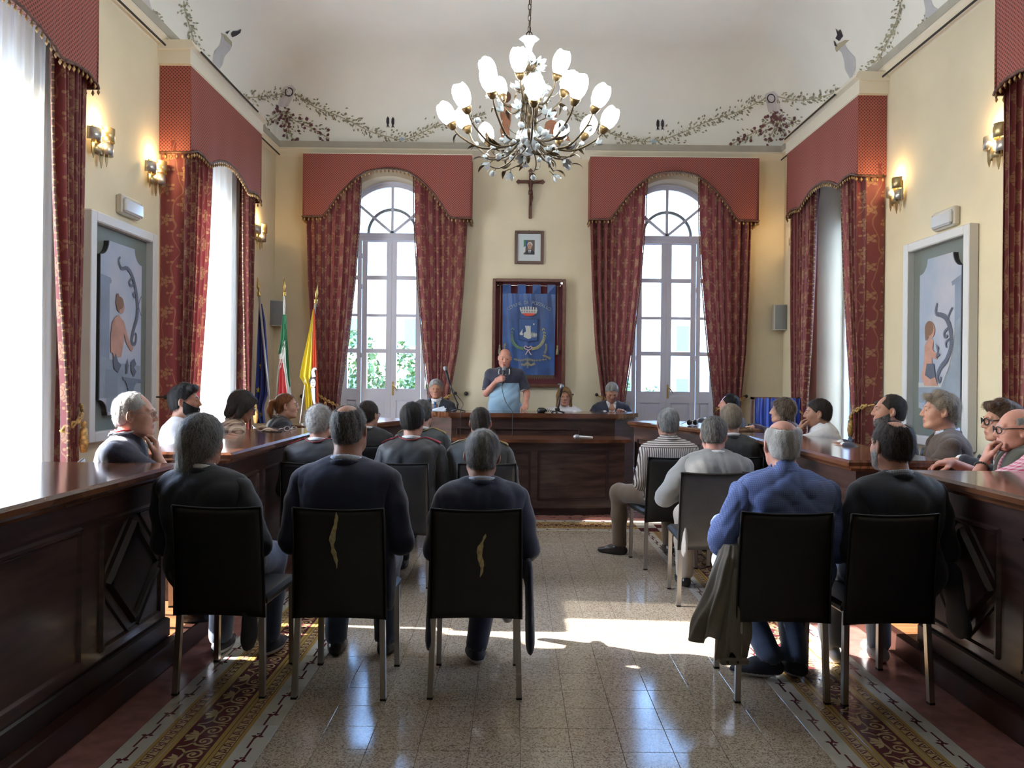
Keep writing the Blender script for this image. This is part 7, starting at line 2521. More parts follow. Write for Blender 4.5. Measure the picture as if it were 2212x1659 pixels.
    # ---- hair
    if hair:
        style, colr, t = hair
        f2 = hair_field(style if style != 'curly' else 'short', t)
        if style == 'curly': f2.disp = lambda X, Y, Z: 0.004 * np.sin(X * 170) * np.sin(Y * 160 + 1) * np.sin(Z * 150)
        else: f2.disp = lambda X, Y, Z: 0.0012 * np.sin(X * 210 + 40 * Z) + 0.0010 * np.sin(Y * 190 + X * 60)
        Vx, Qx = f2.mesh(0.0065)
        parts = [(Vx, Qx, 0)]
        if len(Qx):
            comb = None
            VV, QQ = strands(Vx, Qx, int(nstr * 1.5), {'long': 0.055, 'bob': 0.06, 'wavybob': 0.05, 'curly': 0.022, 'ponytail': 0.05, 'quiff': 0.035, 'tuft': 0.04}.get(style, 0.024 if t > 0.008 else 0.013), 0.00065, rgn, curl={'curly': 0.9, 'long': 0.25, 'wavybob': 0.4, 'tuft': 0.3}.get(style, 0.05))
            h2 = nstr // 2
            parts.append((VV, QQ[rgn.random(len(QQ)) < 2], 1))
        if style == 'ponytail':
            pf = Field()
            pf.cone((0, -0.105, 0.045), (0, -0.135, 0.030), 0.022, 0.020, k=0.02)
            pf.cone((0, -0.135, 0.030), (0.005, -0.150, -0.04), 0.022, 0.026, k=0.02)
            pf.cone((0.005, -0.150, -0.04), (0.0, -0.135, -0.12), 0.026, 0.010, k=0.02)
            Vp, Qp = pf.mesh(0.006)
            parts.append((Vp, Qp, 1))
            V2, Q2 = strands(Vp, Qp, 500, 0.05, 0.0011, rgn, comb=(0, 0.05, -1), curl=0.15)
            parts.append((V2, Q2, 1))
        # eyebrows
        if face:
            mb = MB()
            for s in (-1, 1):
                mb.tube([(s * 0.014, 0.0955, 0.027), (s * 0.030, 0.0930, 0.0335), (s * 0.048, 0.081, 0.028)], [0.0034, 0.0034, 0.0018], 6, 0, flat=0.6)
            bv = np.array([tuple(v) for v in mb.v]); bf = np.array([q for q in mb.f if len(q) == 4])
            parts.append((bv, bf, 0))
        VA, QA, MA, nv = [], [], [], 0
        for v, q, mi in parts:
            VA.append(v); QA.append(q + nv); MA.append(np.full(len(q), mi)); nv += len(v)
        link(bpy.data.objects.new('hair', np_mesh('hair', np.concatenate(VA) @ (RH.T * hs) + H, np.concatenate(QA), hair_mats(colr), np.concatenate(MA))), root)
    if beard:
        colr, thk, kind = beard
        h = 0.0042
        Fv, lo = head_field(female, fat, None, ears=False).grid(h)
        X, Y, Z = (lo[i] + np.arange(Fv.shape[i]) * h for i in range(3))
        X, Y, Z = X[:, None, None], Y[None, :, None], Z[None, None, :]
        lips_ = (np.sqrt((X / 0.023) ** 2 + ((Y - 0.10) / 0.02) ** 2 + ((Z + 0.064) / 0.0085) ** 2) - 1) * 0.01
        Fb = np.maximum.reduce([Fv - thk, (Z + (0.004 if kind == 'full' else 0.016) + (Y - 0.02) * 0.55) * 0.85 + 0 * X, 0.004 - Y + 0 * X + 0 * Z, -lips_ + 0 * Fv, -0.13 - Z + 0 * X + 0 * Y, (Z + 0.085) * 0.7 - (Y - 0.035) + 0 * X if kind == 'x' else Fv - thk])
        Vb, Qb = surface_nets(Fb, lo, h)
        V2, Q2 = strands(Vb, Qb, 700, 0.010, 0.0009, rgn, comb=(0, 0.3, -1))
        link(bpy.data.objects.new('beard', np_mesh('beard', np.concatenate([Vb, V2]) @ (RH.T * hs) + H, np.concatenate([Qb, Q2 + len(Vb)]), hair_mats(colr), np.concatenate([np.zeros(len(Qb)), np.ones(len(Q2))]))), root)
    Tm = Matrix([[*(RH[i] * hs), H[i]] for i in range(3)] + [[0, 0, 0, 1]])
    if glasses:
        gm, rr, wd = glasses
        mb = MB(); mb.T = Tm
        for s in (-1, 1):
            mb.tube([(s * 0.033 + wd * math.cos(a) * 1.0, 0.106 - 0.010 * abs(math.cos(a)) * (1 if math.cos(a) * s > 0 else 0), 0.005 + wd * 0.78 * math.sin(a)) for a in [2 * PI * k / 16 for k in range(17)]], rr, 6, cap=False)
            mb.tube([(s * (0.033 + wd), 0.095, 0.012), (s * 0.078, 0.055, 0.014), (s * 0.082, 0.0, 0.012), (s * 0.080, -0.022, -0.004)], rr, 6)
        mb.tube([(-0.010, 0.108, 0.008), (0, 0.113, 0.012), (0.010, 0.108, 0.008)], rr, 6)
        go = mb.build('glasses', gm, root)
        mb = MB(); mb.T = Tm
        for s in (-1, 1):
            mb.add([(s * 0.033 + wd * 0.95 * math.cos(a), 0.105, 0.005 + wd * 0.74 * math.sin(a)) for a in [2 * PI * k / 14 for k in range(14)]], [list(range(14))])
        mb.build('lenses', LENS, go)
    # ---- clothes
    def torso(f, grow=0.0, skirt=True, bulk=1.0):
        bw = bulk * width
        S = (1.0, 0.70, 1.0)
        f.cone(tor((0, 0.005, 0.07)), tor((0, 0.005, 0.26)), 0.168 * bw + grow, 0.165 * bw + grow, k=0.05, S=S)
        f.cone(tor((0, 0.0, 0.26)), tor((0, -0.005, 0.42)), 0.165 * bw + grow, 0.178 * bw + grow, k=0.07, S=(1, 0.68, 1))
        f.cone(tor((-0.163, -0.012, 0.505)), tor((0.163, -0.012, 0.505)), 0.056 + grow, 0.056 + grow, k=0.07, S=(1, 1.2, 1))
        for s in (-1, 1):
            f.cone(tor((s * 0.035, -0.026, 0.568)), tor((s * 0.130, -0.014, 0.527)), 0.034 + grow, 0.036 + grow, k=0.04)
            f.ell(tor((s * 0.08, -0.075, 0.40)), (0.09 + grow, 0.05 + grow, 0.12), k=0.05)
        if belly: f.ell(tor((0, 0.07, 0.16)), (0.165 * width + grow, 0.10 + belly + grow, 0.15), k=0.06)
        if female:
            for s in (-1, 1): f.ell(tor((s * 0.075, 0.10, 0.37)), (0.065, 0.05, 0.06), k=0.05)
        return f
    def sleeves(f, r0, r1, r2, end=1.0, k=0.05):
        for i, s in enumerate((-1, 1)):
            f.cone(SHO[i], E[i], r0, r1, k=k)
            if end > 0:
                f.cone(E[i], E[i] + (W_[i] - E[i]) * end, r1, r2, k=0.03)
        return f
    def collar_ring(f, r, w__, z=0.590, tilt=0.35, k=0.02, n=14, open_=0.0):
        c = tor((0, -0.010, z))
        pts = []
        for q in range(n + 1):
            a = -PI / 2 + (q / n - 0.5) * (2 * PI - open_)
            pts.append(c + np.array([r * math.cos(a), r * 1.02 * math.sin(a), -math.sin(a) * tilt * r]))
        for a, b in zip(pts, pts[1:]): f.cone(a, b, w__, w__, k=k, S=(1, 1, 1.7))
    nk = neckr + 0.006
    objs = {}
    def emit(name, f, h, mats, midx_fn=None):
        V, Q = f.mesh(h)
        mi = None
        if midx_fn is not None:
            mi = midx_fn(V[Q].mean(1))
        o = link(bpy.data.objects.new(name, np_mesh(name, V, Q, mats, mi)), root)
        objs[name] = o
        return o
    if top in ('jacket', 'uniform'):
        sf = Field(); torso(sf, -0.018)
        sf.cone(tor((0, -0.012, 0.54)), tor((0, -0.006, 0.596)), nk + 0.012, nk + 0.004, k=0.02)
        cf = Field(); collar_ring(cf, nk + 0.006, 0.0075, 0.598, 0.32, 0.004, n=24, open_=0.5 if tie or not face else 1.1)
        emit('shirt_collar', cf, 0.0052, smat)
        for i in (0, 1):
            q = W_[i] + (E[i] - W_[i]) * 0.12
            sf.cone(q, W_[i] + (W_[i] - E[i]) * 0.02, 0.036, 0.034, k=0.005)
        sf.cone(tor((0, -0.012, 0.60)), tor((0, 0.0, 0.70)), nk - 0.004, nk - 0.004, k=0.004, op='s')
        if not tie and face:
            sf.ell(tor((0, 0.085, 0.565)), (0.030, 0.05, 0.075), k=0.006, op='s')
        emit('shirt', sf, 0.0078, smat)
        jf = Field(); torso(jf, 0.004)
        for i, s in enumerate((-1, 1)):
            g = Field()
            d0 = (E[i] - SHO[i]) / np.linalg.norm(E[i] - SHO[i])
            g.cone(SHO[i] + d0 * 0.012, SHO[i] + d0 * 0.12, 0.057, 0.061, k=0.03, S=(1, 1.12, 1))
            g.cone(SHO[i] + d0 * 0.12, E[i], 0.061, 0.054, k=0.03, S=(1, 1.08, 1))
            g.cone(E[i], E[i] + (W_[i] - E[i]) * 0.93, 0.056, 0.043, k=0.025)
            g.disp = folds(seed + 7 + i, fold * 0.9, 34)
            emit('sleeve', g, hcloth, tmat)
        cf = Field(); collar_ring(cf, nk + 0.017, 0.0085, 0.568, 0.36, 0.004, n=20, open_=2.3)
        emit('collar', cf, 0.0056, tmat)
        for i, s in enumerate((-1, 1)):     # skirt of the coat over the hips
            jf.cone(hip[i] + (s * 0.005, -0.02, 0.02), hip[i] + (s * 0.02, 0.13 if not stand else 0.0, 0.0 if not stand else -0.10), 0.108 * width, 0.095, k=0.05)
            if tails[i]:
                jf.cone((s * 0.225, -0.05, seat + 0.10), (s * 0.232, -0.09, seat + 0.10 - tails[i]), 0.050, 0.060, k=0.05, S=(0.32, 1.3, 1))
        a0 = tor((0, 0.1, 0.30)); a1 = tor((0, 0.06, 0.60))
        zv, zt_ = a0[2], a1[2]
        yy = tor((0, 0.0, 0.45))[1]
        jf.func(lambda X, Y, Z: np.maximum((np.abs(X - (base[0] + (Z - base[2]) * math.sin(sa))) - (Z - zv) * 0.26) * 0.9, -(Y - yy - 0.02)), (-0.15, yy - 0.02, zv - 0.02), (0.15, yy + 0.35, zt_ + 0.06), k=0.006)
        jf.disp = folds(seed, fold)
        emit('jacket', jf, hcloth, tmat)
        if top == 'uniform' and piping:
            vj = np.empty(len(objs['jacket'].data.vertices) * 3, np.float32)
            objs['jacket'].data.vertices.foreach_get('co', vj); vj = vj.reshape(-1, 3)
            def topz(x, y):
                q = vj[(np.abs(vj[:, 0] - x) < 0.014) & (np.abs(vj[:, 1] - y) < 0.014)]
                return q[:, 2].max() if len(q) else tor((0, 0, 0.56))[2]
            c = tor((0, -0.010, 0.57))
            mb = MB()
            P = []
            for q in range(19):
                a = -PI / 2 + (q / 18 - 0.5) * 4.0
                x, y = c[0] + (nk + 0.030) * math.cos(a), c[1] + (nk + 0.031) * math.sin(a)
                P.append((x, y, topz(x, y) + 0.001))
            mb.tube(P, 0.0035, 6)
            mb.build('collar_piping', piping, root)
            for i, s in enumerate((-1, 1)):
                e = MB()
                n = 6
                vs = []
                for q in range(n + 1):
                    x = s * lerp(0.095, 0.205 * width, q / n); w_ = lerp(0.020, 0.030, q / n)
                    y = tor((0, -0.014, 0.54))[1]
                    for dy in (-w_, w_):
                        for dz in (-0.004, 0.004):
                            vs.append((x, y + dy, topz(x, y + dy * 0.4) + dz + 0.001))
                fs = []
                for q in range(n):
                    a = 4 * q
                    fs += [[a + 1, a + 3, a + 7, a + 5], [a, a + 1, a + 5, a + 4], [a + 2, a + 6, a + 7, a + 3]]
                fs += [[0, 2, 3, 1], [4 * n, 4 * n + 1, 4 * n + 3, 4 * n + 2]]
                e.add(vs, fs)
                e.build('shoulder_board', piping, root)
    else:
        jf = Field(); torso(jf, 0.0)
        if sleeve == 'short':
            for i in (0, 1):
                jf.cone(SHO[i], SHO[i] + (E[i] - SHO[i]) * 0.22, 0.064, 0.060, k=0.05)
                q = SHO[i] + (E[i] - SHO[i]) * 0.84
                ax = (E[i] - SHO[i]) / np.linalg.norm(E[i] - SHO[i])
                g = Field()
                g.cone(SHO[i], E[i], 0.066, 0.064, k=0.02)
                g.func((lambda ax, q: lambda X, Y, Z: -(ax[0] * (X - q[0]) + ax[1] * (Y - q[1]) + ax[2] * (Z - q[2])))(ax, q), q - 0.3, q + 0.3, k=0.003)
                g.disp = folds(seed + i, fold * 0.6)
                Vg, Qg = g.mesh(0.0075)
                link(bpy.data.objects.new('sleeve', np_mesh('sleeve', Vg, Qg, tmat)), root)
        else:
            for i, s in enumerate((-1, 1)):
                g = Field()
                g.cone(SHO[i] + (E[i] - SHO[i]) * 0.06, E[i], 0.058, 0.053, k=0.03, S=(1, 1.12, 1))
                g.cone(E[i], E[i] + (W_[i] - E[i]) * 0.95, 0.053, 0.038, k=0.025)
                g.disp = folds(seed + 7 + i, fold, 38)
                emit('sleeve', g, min(hcloth, 0.0095), tmat)
        for i, s in enumerate((-1, 1)):
            jf.cone(hip[i] + (s * 0.01, -0.02, 0.03), hip[i] + (s * 0.01, 0.05, 0.02), 0.108 * width, 0.09, k=0.05)
        if top != 'tee':
            jf.cone(tor((0, -0.012, 0.54)), tor((0, -0.006, 0.600)), nk + 0.014, nk + 0.004, k=0.02)
            cf = Field(); collar_ring(cf, nk + 0.009, 0.0085, 0.588, 0.35, 0.004, open_=0.5)
            emit('collar', cf, 0.0056, tmat)
            jf.cone(tor((0, -0.012, 0.60)), tor((0, 0.004, 0.70)), nk - 0.002, nk - 0.002, k=0.004, op='s')
        jf.disp = folds(seed, fold)
        mats = [tmat]
        fn = None
        if top == 'polo2':     # dark yoke and sleeves over a light body
            mats = [POLO, SKYK]
            zc = tor((0, 0, 0.40))[2]
            fn = lambda c: (c[:, 2] < zc).astype(int)
        emit('shirt' if not female else 'blouse', jf, hcloth if not face else min(hcloth, 0.010), mats, fn)
    main = objs.get('jacket') or objs.get('shirt') or objs.get('blouse')
    vm_ = np.empty(len(main.data.vertices) * 3, np.float32)
    main.data.vertices.foreach_get('co', vm_); vm_ = vm_.reshape(-1, 3)
    def topz(x, y):
        q = vm_[(np.abs(vm_[:, 0] - x) < 0.014) & (np.abs(vm_[:, 1] - y) < 0.014)]
        return q[:, 2].max() if len(q) else tor((0, 0, 0.56))[2]
    if clothes_extra: clothes_extra(root, tor, hl, dict(E=E, W=W_, SHO=SHO, nk=nk, base=base, Tm=Tm, topz=topz))
    if tie:
        mb = MB()
        P = [tor((0, 0.085, 0.565)), tor((0, 0.118, 0.50)), tor((0, 0.138, 0.40)), tor((0, 0.142, 0.28))]
        mb.tube([Vector(p) for p in P], [0.018, 0.022, 0.032, 0.040], 8, flat=0.25, up=(0, 1, 0))
        mb.tube([Vector(P[0]) + Vector((0, 0.004, 0.012)), Vector(P[0]) + Vector((0, 0.008, -0.02))], [0.020, 0.014], 8)
        mb.build('necktie', tie, root)
    # trousers
    tf = Field()
    tf.cone(hip[0] + (0, -0.02, 0.02), hip[1] + (0, -0.02, 0.02), 0.105 * width, 0.105 * width, k=0.05)
    for i in (0, 1):
        tf.cone(hip[i], kne[i], 0.092 * min(1.1, width), 0.068, k=0.05)
        tf.cone(kne[i], lerp(kne[i], ank[i], 0.45), 0.066, 0.062, k=0.04)
        tf.cone(lerp(kne[i], ank[i], 0.45), ank[i] + (0, 0, 0.005), 0.062, 0.054, k=0.04)
        tf.cone(ank[i] - (0, 0, 0.02), ank[i] - (0, 0, 0.10), 0.05, 0.06, k=0.006, op='s')
    tf.disp = folds(seed + 50, 0.005, 16)
    tf.disp = (lambda g: lambda X, Y, Z: g(X, Y, Z))(tf.disp)
    emit('trousers', tf, 0.014 if (floor > 0 and not stand) else 0.012, pmat)
    if stand:
        mb = MB()
        c = tor((0, 0.005, 0.055))
        mb.tube([c + np.array([0.178 * width * math.cos(a), 0.130 * math.sin(a), 0]) for a in [2 * PI * k / 28 for k in range(29)]], 0.016, 6, cap=False, flat=1.0)
        mb.build('belt', BELT, root)
    for i, s in enumerate((-1, 1)):
        f3 = Field()
        a, t_ = ank[i], toe[i]
        dv = t_ - a; dv[2] = 0; dv /= np.linalg.norm(dv)
        heel = np.array([a[0], a[1], 0]) - dv * 0.035 + np.array([0, 0, 0.036 + a[2] - 0.085])
        f3.cone(heel, heel + dv * 0.10, 0.036, 0.042, k=0.02)
        f3.cone(heel + dv * 0.10, heel + dv * 0.195 - np.array([0, 0, 0.012 + max(0, a[2] - 0.085) * 0.6]), 0.042, 0.026, k=0.03, S=(1.15, 1, 0.9))
        f3.cone(a + np.array([0, 0, 0.02]), heel + dv * 0.05, 0.040, 0.042, k=0.03)
        f3.func(lambda X, Y, Z: (Z - 0.0015) + 0 * X + 0 * Y, (-2, -2, -1), (2, 2, 0.0), k=0.003)
        zs = 0.026
        emit('shoe', f3, 0.0075, [shoe[0], shoe[1]], lambda c: (c[:, 2] < zs).astype(int) if a[2] < 0.13 else np.zeros(len(c), int))
    return root
# ------------------------------------------------------------------ the people in the room
def A(*p): return np.array(p, float)
def chin(dx=0.03, dy=0.115, dz=-0.215, ex=0.17, ey=0.30, ez=0.30, fd=(0.0, -0.10, 1.0), nrm=(0, -1, 0.1)):
    return lambda H, b, s: (b + A(s * ex, ey, ez), H + A(s * dx, dy, dz), A(-s * 0.18 + fd[0], fd[1], fd[2]), A(*nrm))
def desk(x=0.12, y=0.36, z=0.42, ex=0.27, ey=0.10, ez=0.30):
    return lambda H, b, s: (b + A(s * ex, ey, ez), b + A(s * x, y, z), A(-s * 0.35, 1, -0.05), A(0, 0, -1))
def trims(root, tor, k, mats, span, rings=True):
    """contrasting lines round a polo shirt's collar and cuffs"""
    c = tor((0, -0.010, 0.57))
    for r, m_, f_, nm in ((0.012, mats[0], 0.80, 'collar_line'), (0.020, mats[1], 0.83, 'collar_line')):
        P = []
        for q in range(25):
            a = -PI / 2 + (q / 24 - 0.5) * span
            x, y = c[0] + (k['nk'] + r) * math.cos(a), c[1] + (k['nk'] + r) * math.sin(a)
            P.append((x, y, k['topz'](x, y) + 0.002))
        if rings: MB().tube(P, 0.0045, 6).build(nm, m_, root)
        for i in (0, 1):
            p = Vector(k['SHO'][i] + (k['E'][i] - k['SHO'][i]) * f_); ax = Vector(k['E'][i] - k['SHO'][i]).normalized()
            u = ax.orthogonal().normalized(); v = ax.cross(u)
            MB().tube([p + (u * math.cos(a) + v * math.sin(a)) * 0.0655 for a in [2 * PI * q / 24 for q in range(25)]], 0.004, 6, cap=False).build('cuff_line', m_, root)
# front row, backs to the viewer
person('man with long swept-back grey hair, leftmost of the front row', 440, 900, 3.72, -4, hair=('long', 'greydark', 0.020), nstr=2600, tmat=NAVY2, pmat=JEANS,
       shoe=(SHOEN, SOLEW), lean=5, side=-7, head=(-16, 4, 4), width=0.98, tails=(0, 0.30), fat=0.006, tone='tan', seed=1)
person('broad balding man in a navy suit jacket, second from left in the front row', 752, 875, 3.70, 0, hair=('crown', 'greydark', 0.008), nstr=2200, tmat=MIDBLUE, smat=LSHIRT, pmat=JEANS, shoe=(SHOEB, SOLED),
       lean=3, width=1.12, fat=0.012, neckr=0.064, tone='tan', head=(-3, 2, -2), seed=2, tails=(0, 0.12))
person('man with short grey hair in a navy jacket, third from left in the front row', 1046, 930, 3.72, 2, hair=('short', 'salt', 0.010), nstr=2600, tmat=MIDBLUE, smat=LSHIRT, pmat=MIDBLUE, shoe=(SHOEN, SOLEW),
       lean=4, width=0.92, tone='tan', head=(-2, 8, 4), seed=3, tails=(0.30, 0.32), legs=((( -0.20, 0.38, 0.58), (0.05, 0.52, 0.30), (0.14, 0.64, 0.24)), ((0.06, 0.42, 0.50), (-0.02, 0.30, 0.085), (-0.04, 0.46, 0.03))))
p4 = person('white-haired balding man in a blue checked shirt, fourth from left in the front row', 1690, 908, 3.72, 2, hair=('ringthin', 'white', 0.007), nstr=2400, top='shirt', tmat=BLUECK, pmat=JEANS, shoe=(SHOEN, SOLEW),
       lean=4, width=1.04, tone='ruddy', head=(-3, 3, 0), seed=4, fold=0.012, hcloth=0.009, arms=(lambda H, b, s: (b + A(-0.30, 0.03, 0.23), b + A(-0.24, 0.26, 0.27), A(0.5, 0.6, 0.2), A(0, 0, -1)), None),
       legs=(((-0.15, 0.42, 0.50), (-0.03, 0.12, 0.10), (-0.17, 0.15, 0.03)), ((0.13, 0.42, 0.50), (0.10, 0.12, 0.10), (0.06, 0.24, 0.03))))
person('man with dark thinning hair and checked collar, rightmost of the front row', 1930, 910, 3.70, 4, hair=('crown', 'dark', 0.011), nstr=2600, tmat=NAVY2, smat=GINGH, pmat=PALEJ, shoe=(SHOEG, SOLEW),
       beard=('salt', 0.003, 'short'), lean=5, width=0.98, tone='mid', head=(8, 4, 3), seed=5, tails=(0, 0.22))
# second and third rows
person('officer with curly grey hair and red-piped black uniform, left of the second row', 690, 877, 5.50, 0, hair=('curly', 'whitegrey', 0.014), nstr=2000, top='uniform', tmat=UNIF, piping=REDP, glasses=(BLACKF, 0.002, 0.024),
       lean=3, width=1.0, tone='mid', head=(-12, 2, 0), seed=6)
person('dark-haired man with glasses in a dark jacket, behind the grey curly-haired officer', 796, 868, 6.98, -4, hair=('short', 'dark', 0.013), nstr=1200, tmat=CHARC, glasses=(BLACKF, 0.002, 0.024), lean=3, head=(-22, 4, 0), tone='mid', seed=7, hcloth=0.014)
person('young officer with thick dark hair and red-piped black uniform, second row', 892, 872, 5.54, -2, hair=('short', 'black', 0.014), nstr=1800, top='uniform', tmat=UNIF, smat=WSHIRT, piping=REDP, lean=4, width=1.02, tone='mid', head=(-6, 4, 0), seed=8, tails=(0, 0))
person('greying officer with gold shoulder boards, half hidden behind the young officer', 913, 864, 6.60, 0, hair=('recede', 'greydark', 0.007), nstr=1000, top='uniform', tmat=UNIFG, piping=GOLDP, lean=3, tone='mid', glasses=(SILVERF, 0.0015, 0.024), head=(-10, 2, 0), seed=9, hcloth=0.014)
person('crop-haired officer with gold shoulder boards before the low desk', 1038, 881, 5.58, 0, hair=('short', 'dark', 0.006), nstr=1800, top='uniform', tmat=UNIFG, piping=GOLDP, lean=4, tone='mid', head=(0, 4, 0), hs=0.92, seed=10)
person('grey-haired man in a striped shirt and khaki trousers, knee out towards the aisle', 1443, 883, 6.12, 6, hair=('short', 'salt', 0.010), nstr=1600, top='shirt', tmat=STRIPE, pmat=KHAKI, shoe=(SHOEBR, SOLED), lean=4, width=0.98, tone='mid', head=(-4, 3, 0), seed=11, hcloth=0.010,
       legs=(((-0.30, 0.42, 0.51), (-0.30, 0.40, 0.085), (-0.42, 0.47, 0.03)), None))
person('man in a pale grey jacket looking down to the right, before the blue-shirted man', 1545, 902, 5.18, -2, hair=('short', 'greydark', 0.012), nstr=2000, tmat=PALEG, pmat=BEIGE, shoe=(SHOEB, SOLED), lean=7, width=1.0, tone='ruddy', head=(-20, 16, 2), seed=12, tails=(0.18, 0), hcloth=0.010, fold=0.009, fat=0.004,
       arms=(lambda H, b, s: (b + A(-0.33, 0.06, 0.22), b + A(-0.14, 0.28, 0.24)), None))
person('sandy grey-haired man in a black jacket, far right of the audience', 1579, 875, 6.24, -4, hair=('short', 'sandy', 0.013), nstr=1400, tmat=CHARC, lean=4, width=1.0, tone='mid', head=(-4, 3, 0), seed=13, hcloth=0.013)
# left row, behind the desks
PL = dict(floor=PLAT, hcloth=0.011)
person('white-haired man in glasses and navy polo with red trim, hand at his chin', 289, 848, 4.22, -72, hair=('recede', 'white', 0.006), nstr=1800, top='polo', tmat=POLO, sleeve='short', glasses=(SILVERF, 0.0016, 0.024), face=True, tone='fair', fat=0.010,
       lean=6, width=1.04, head=(-6, 2, 0), arms=(None, chin(0.06, 0.12, -0.235, 0.16, 0.30, 0.28)), hands=('relax', 'chin'), pmat=JEANS, seed=14, **PL,
       clothes_extra=lambda root, tor, hl, k: trims(root, tor, k, (M('trim_red', (0.5, 0.03, 0.04), 0.7), WSHIRT), 5.4))
person('young man with dark quiff and black beard in a white shirt', 396, 833, 5.72, -76, hair=('quiff', 'black', 0.010), nstr=1600, beard=('black', 0.006, 'full'), top='tee', tmat=WSHIRT, sleeve='short', face=True, tone='tan', lean=2, width=1.04, head=(-6, 0, 0), arms=(desk(), desk()), pmat=JEANS, seed=15, **PL)
person('woman with short wavy dark hair, glasses and a brown plaid shirt, looking down', 534, 847, 6.50, -62, female=True, hair=('wavybob', 'dark', 0.018), nstr=1500, top='shirt', tmat=PLAID, glasses=(M('blue_frame', (0.10, 0.16, 0.22), 0.3), 0.0022, 0.027), face=True, tone='tan', lean=12, width=0.90, head=(4, 24, 0), arms=(desk(), desk()), seed=16, **PL)
person('woman with auburn ponytail and glasses in a dark blazer, by the flags', 616, 850, 7.35, -66, female=True, hair=('ponytail', 'auburn', 0.006), nstr=1200, tmat=NAVY2, smat=cloth('patterned_blouse', (0.42, 0.38, 0.32), col2=(0.12, 0.10, 0.10), vscale=70), glasses=(SILVERF, 0.0015, 0.025), face=True, tone='fair', lean=6, width=0.90, head=(-8, 0, 0), arms=(desk(), desk()), seed=17, **PL)
# the officials' bench
BN = dict(floor=DAIS, hcloth=0.011, face=True)
person('official with greying hair in dark suit, white shirt and blue tie, left of the bench', 942, 820, 10.06, 172, hair=('short', 'salt', 0.014), nstr=1200, tmat=NAVY2, smat=WSHIRT, tie=TIE, tone='tan', lean=8, width=1.0, head=(12, 6, 0), arms=(desk(), desk()), seed=18, **BN)
sp = person('bald man standing and speaking into a microphone, in a navy and sky blue polo shirt', 1092, 753, 9.98, 176, stand=True, hair=('ring', 'salt', 0.002), nstr=500, top='polo2', tmat=POLO, sleeve='short', pmat=BEIGE, tone='ruddy', fat=0.004, lean=2, width=1.08, belly=0.02, head=(6, 16, -4),
       arms=(lambda H, b, s: (A(-0.29, 0.02, 1.13), A(-0.29, 0.20, 0.985), A(0.05, 0.8, -0.35), A(0, -0.2, -1)), lambda H, b, s: (A(0.235, 0.06, 1.115), A(0.085, 0.235, 1.285), A(-0.85, 0.42, 0.30), A(-0.45, -0.85, 0.0))), hands=('flat', 'grip'), seed=19, **BN,
       clothes_extra=lambda root, tor, hl, k: (trims(root, tor, k, (WSHIRT, WSHIRT), 5.2, False), [MB().tube([tor((s_ * 0.060, 0.070, 0.592)), tor((s_ * 0.066, 0.098, 0.555)), tor((s_ * 0.060, 0.118, 0.520))], 0.006, 6).build('collar_line', WSHIRT, root) for s_ in (-1, 1)]))
person('blonde woman in a white blouse seated at the bench', 1219, 838, 10.10, 178, female=True, hair=('bob', 'blond', 0.020), nstr=1400, top='shirt', tmat=WSHIRT, tone='tan', lean=6, width=0.92, head=(4, 2, 0), arms=(desk(), desk()), seed=20, **BN)
person('official in a navy jacket and open white shirt looking down, right bench end', 1323, 827, 10.06, 180, hair=('short', 'salt', 0.010), nstr=1200, tmat=NAVY, smat=WSHIRT, tone='tan', lean=10, width=1.06, head=(0, 34, 0), arms=(lambda H, b, s: (b + A(-0.31, 0.10, 0.24), b + A(-0.14, 0.34, 0.42)), desk()), seed=21, **BN)
# right row
person('dark-haired man in a navy jacket, mostly hidden behind the sandy-haired man', 1578, 852, 8.9, 62, hair=('recede', 'black', 0.012), nstr=900, tmat=NAVY, face=True, tone='ruddy', lean=4, head=(6, -2, 0), arms=(desk(), desk()), seed=22, **PL)
person('woman with dark streaked bob in a dotted navy dress, before the blue screen', 1693, 862, 7.62, 66, female=True, hair=('bob', 'streaked', 0.020), nstr=1600, top='shirt', tmat=DOTDRESS, face=True, tone='fair', lean=6, width=0.90, head=(6, 0, 0), arms=(chin(0.03, 0.09, -0.24, 0.15, 0.26, 0.26), desk()), hands=('chin', 'relax'), seed=23, **PL)
person('dark-haired man in a white shirt resting his hand on his mouth', 1768, 863, 6.72, 70, hair=('short', 'dark', 0.012), nstr=1400, top='shirt', tmat=WSHIRT, face=True, tone='tan', lean=5, width=1.04, head=(4, 4, 0), arms=(chin(0.03, 0.155, -0.165, 0.20, 0.36, 0.30, fd=(0.0, -0.30, 0.9)), desk()), hands=('chin', 'relax'), fold=0.009, seed=24, **PL)
person('man with cropped dark hair, greying beard and navy jacket, beside the curtain hook', 1926, 853, 5.55, 72, hair=('recede', 'dark', 0.007), nstr=1600, beard=('greydark', 0.0025, 'short'), tmat=NAVY, face=True, tone='tan', lean=3, width=1.06, head=(4, -1, 0), arms=(desk(), desk()), seed=25, **PL)
person('man with tousled sandy grey hair in a brown tweed jacket with white pocket square', 2036, 850, 5.05, 68, hair=('tuft', 'sandy', 0.013), nstr=2000, tmat=BROWN, smat=LSHIRT, face=True, tone='mid', lean=3, width=1.06, head=(6, 0, 0), arms=(desk(), desk()), seed=26, **PL,
       clothes_extra=lambda root, tor, hl, k: MB().prism([tuple(tor((-0.145, 0.128, 0.405))[[0, 2]]), tuple(tor((-0.085, 0.14, 0.400))[[0, 2]]), tuple(tor((-0.088, 0.14, 0.418))[[0, 2]]), tuple(tor((-0.142, 0.128, 0.420))[[0, 2]])], tor((-0.11, 0.118, 0.41))[1], tor((-0.11, 0.150, 0.41))[1], 0, 'xz').build('pocket_square', WSHIRT, root))
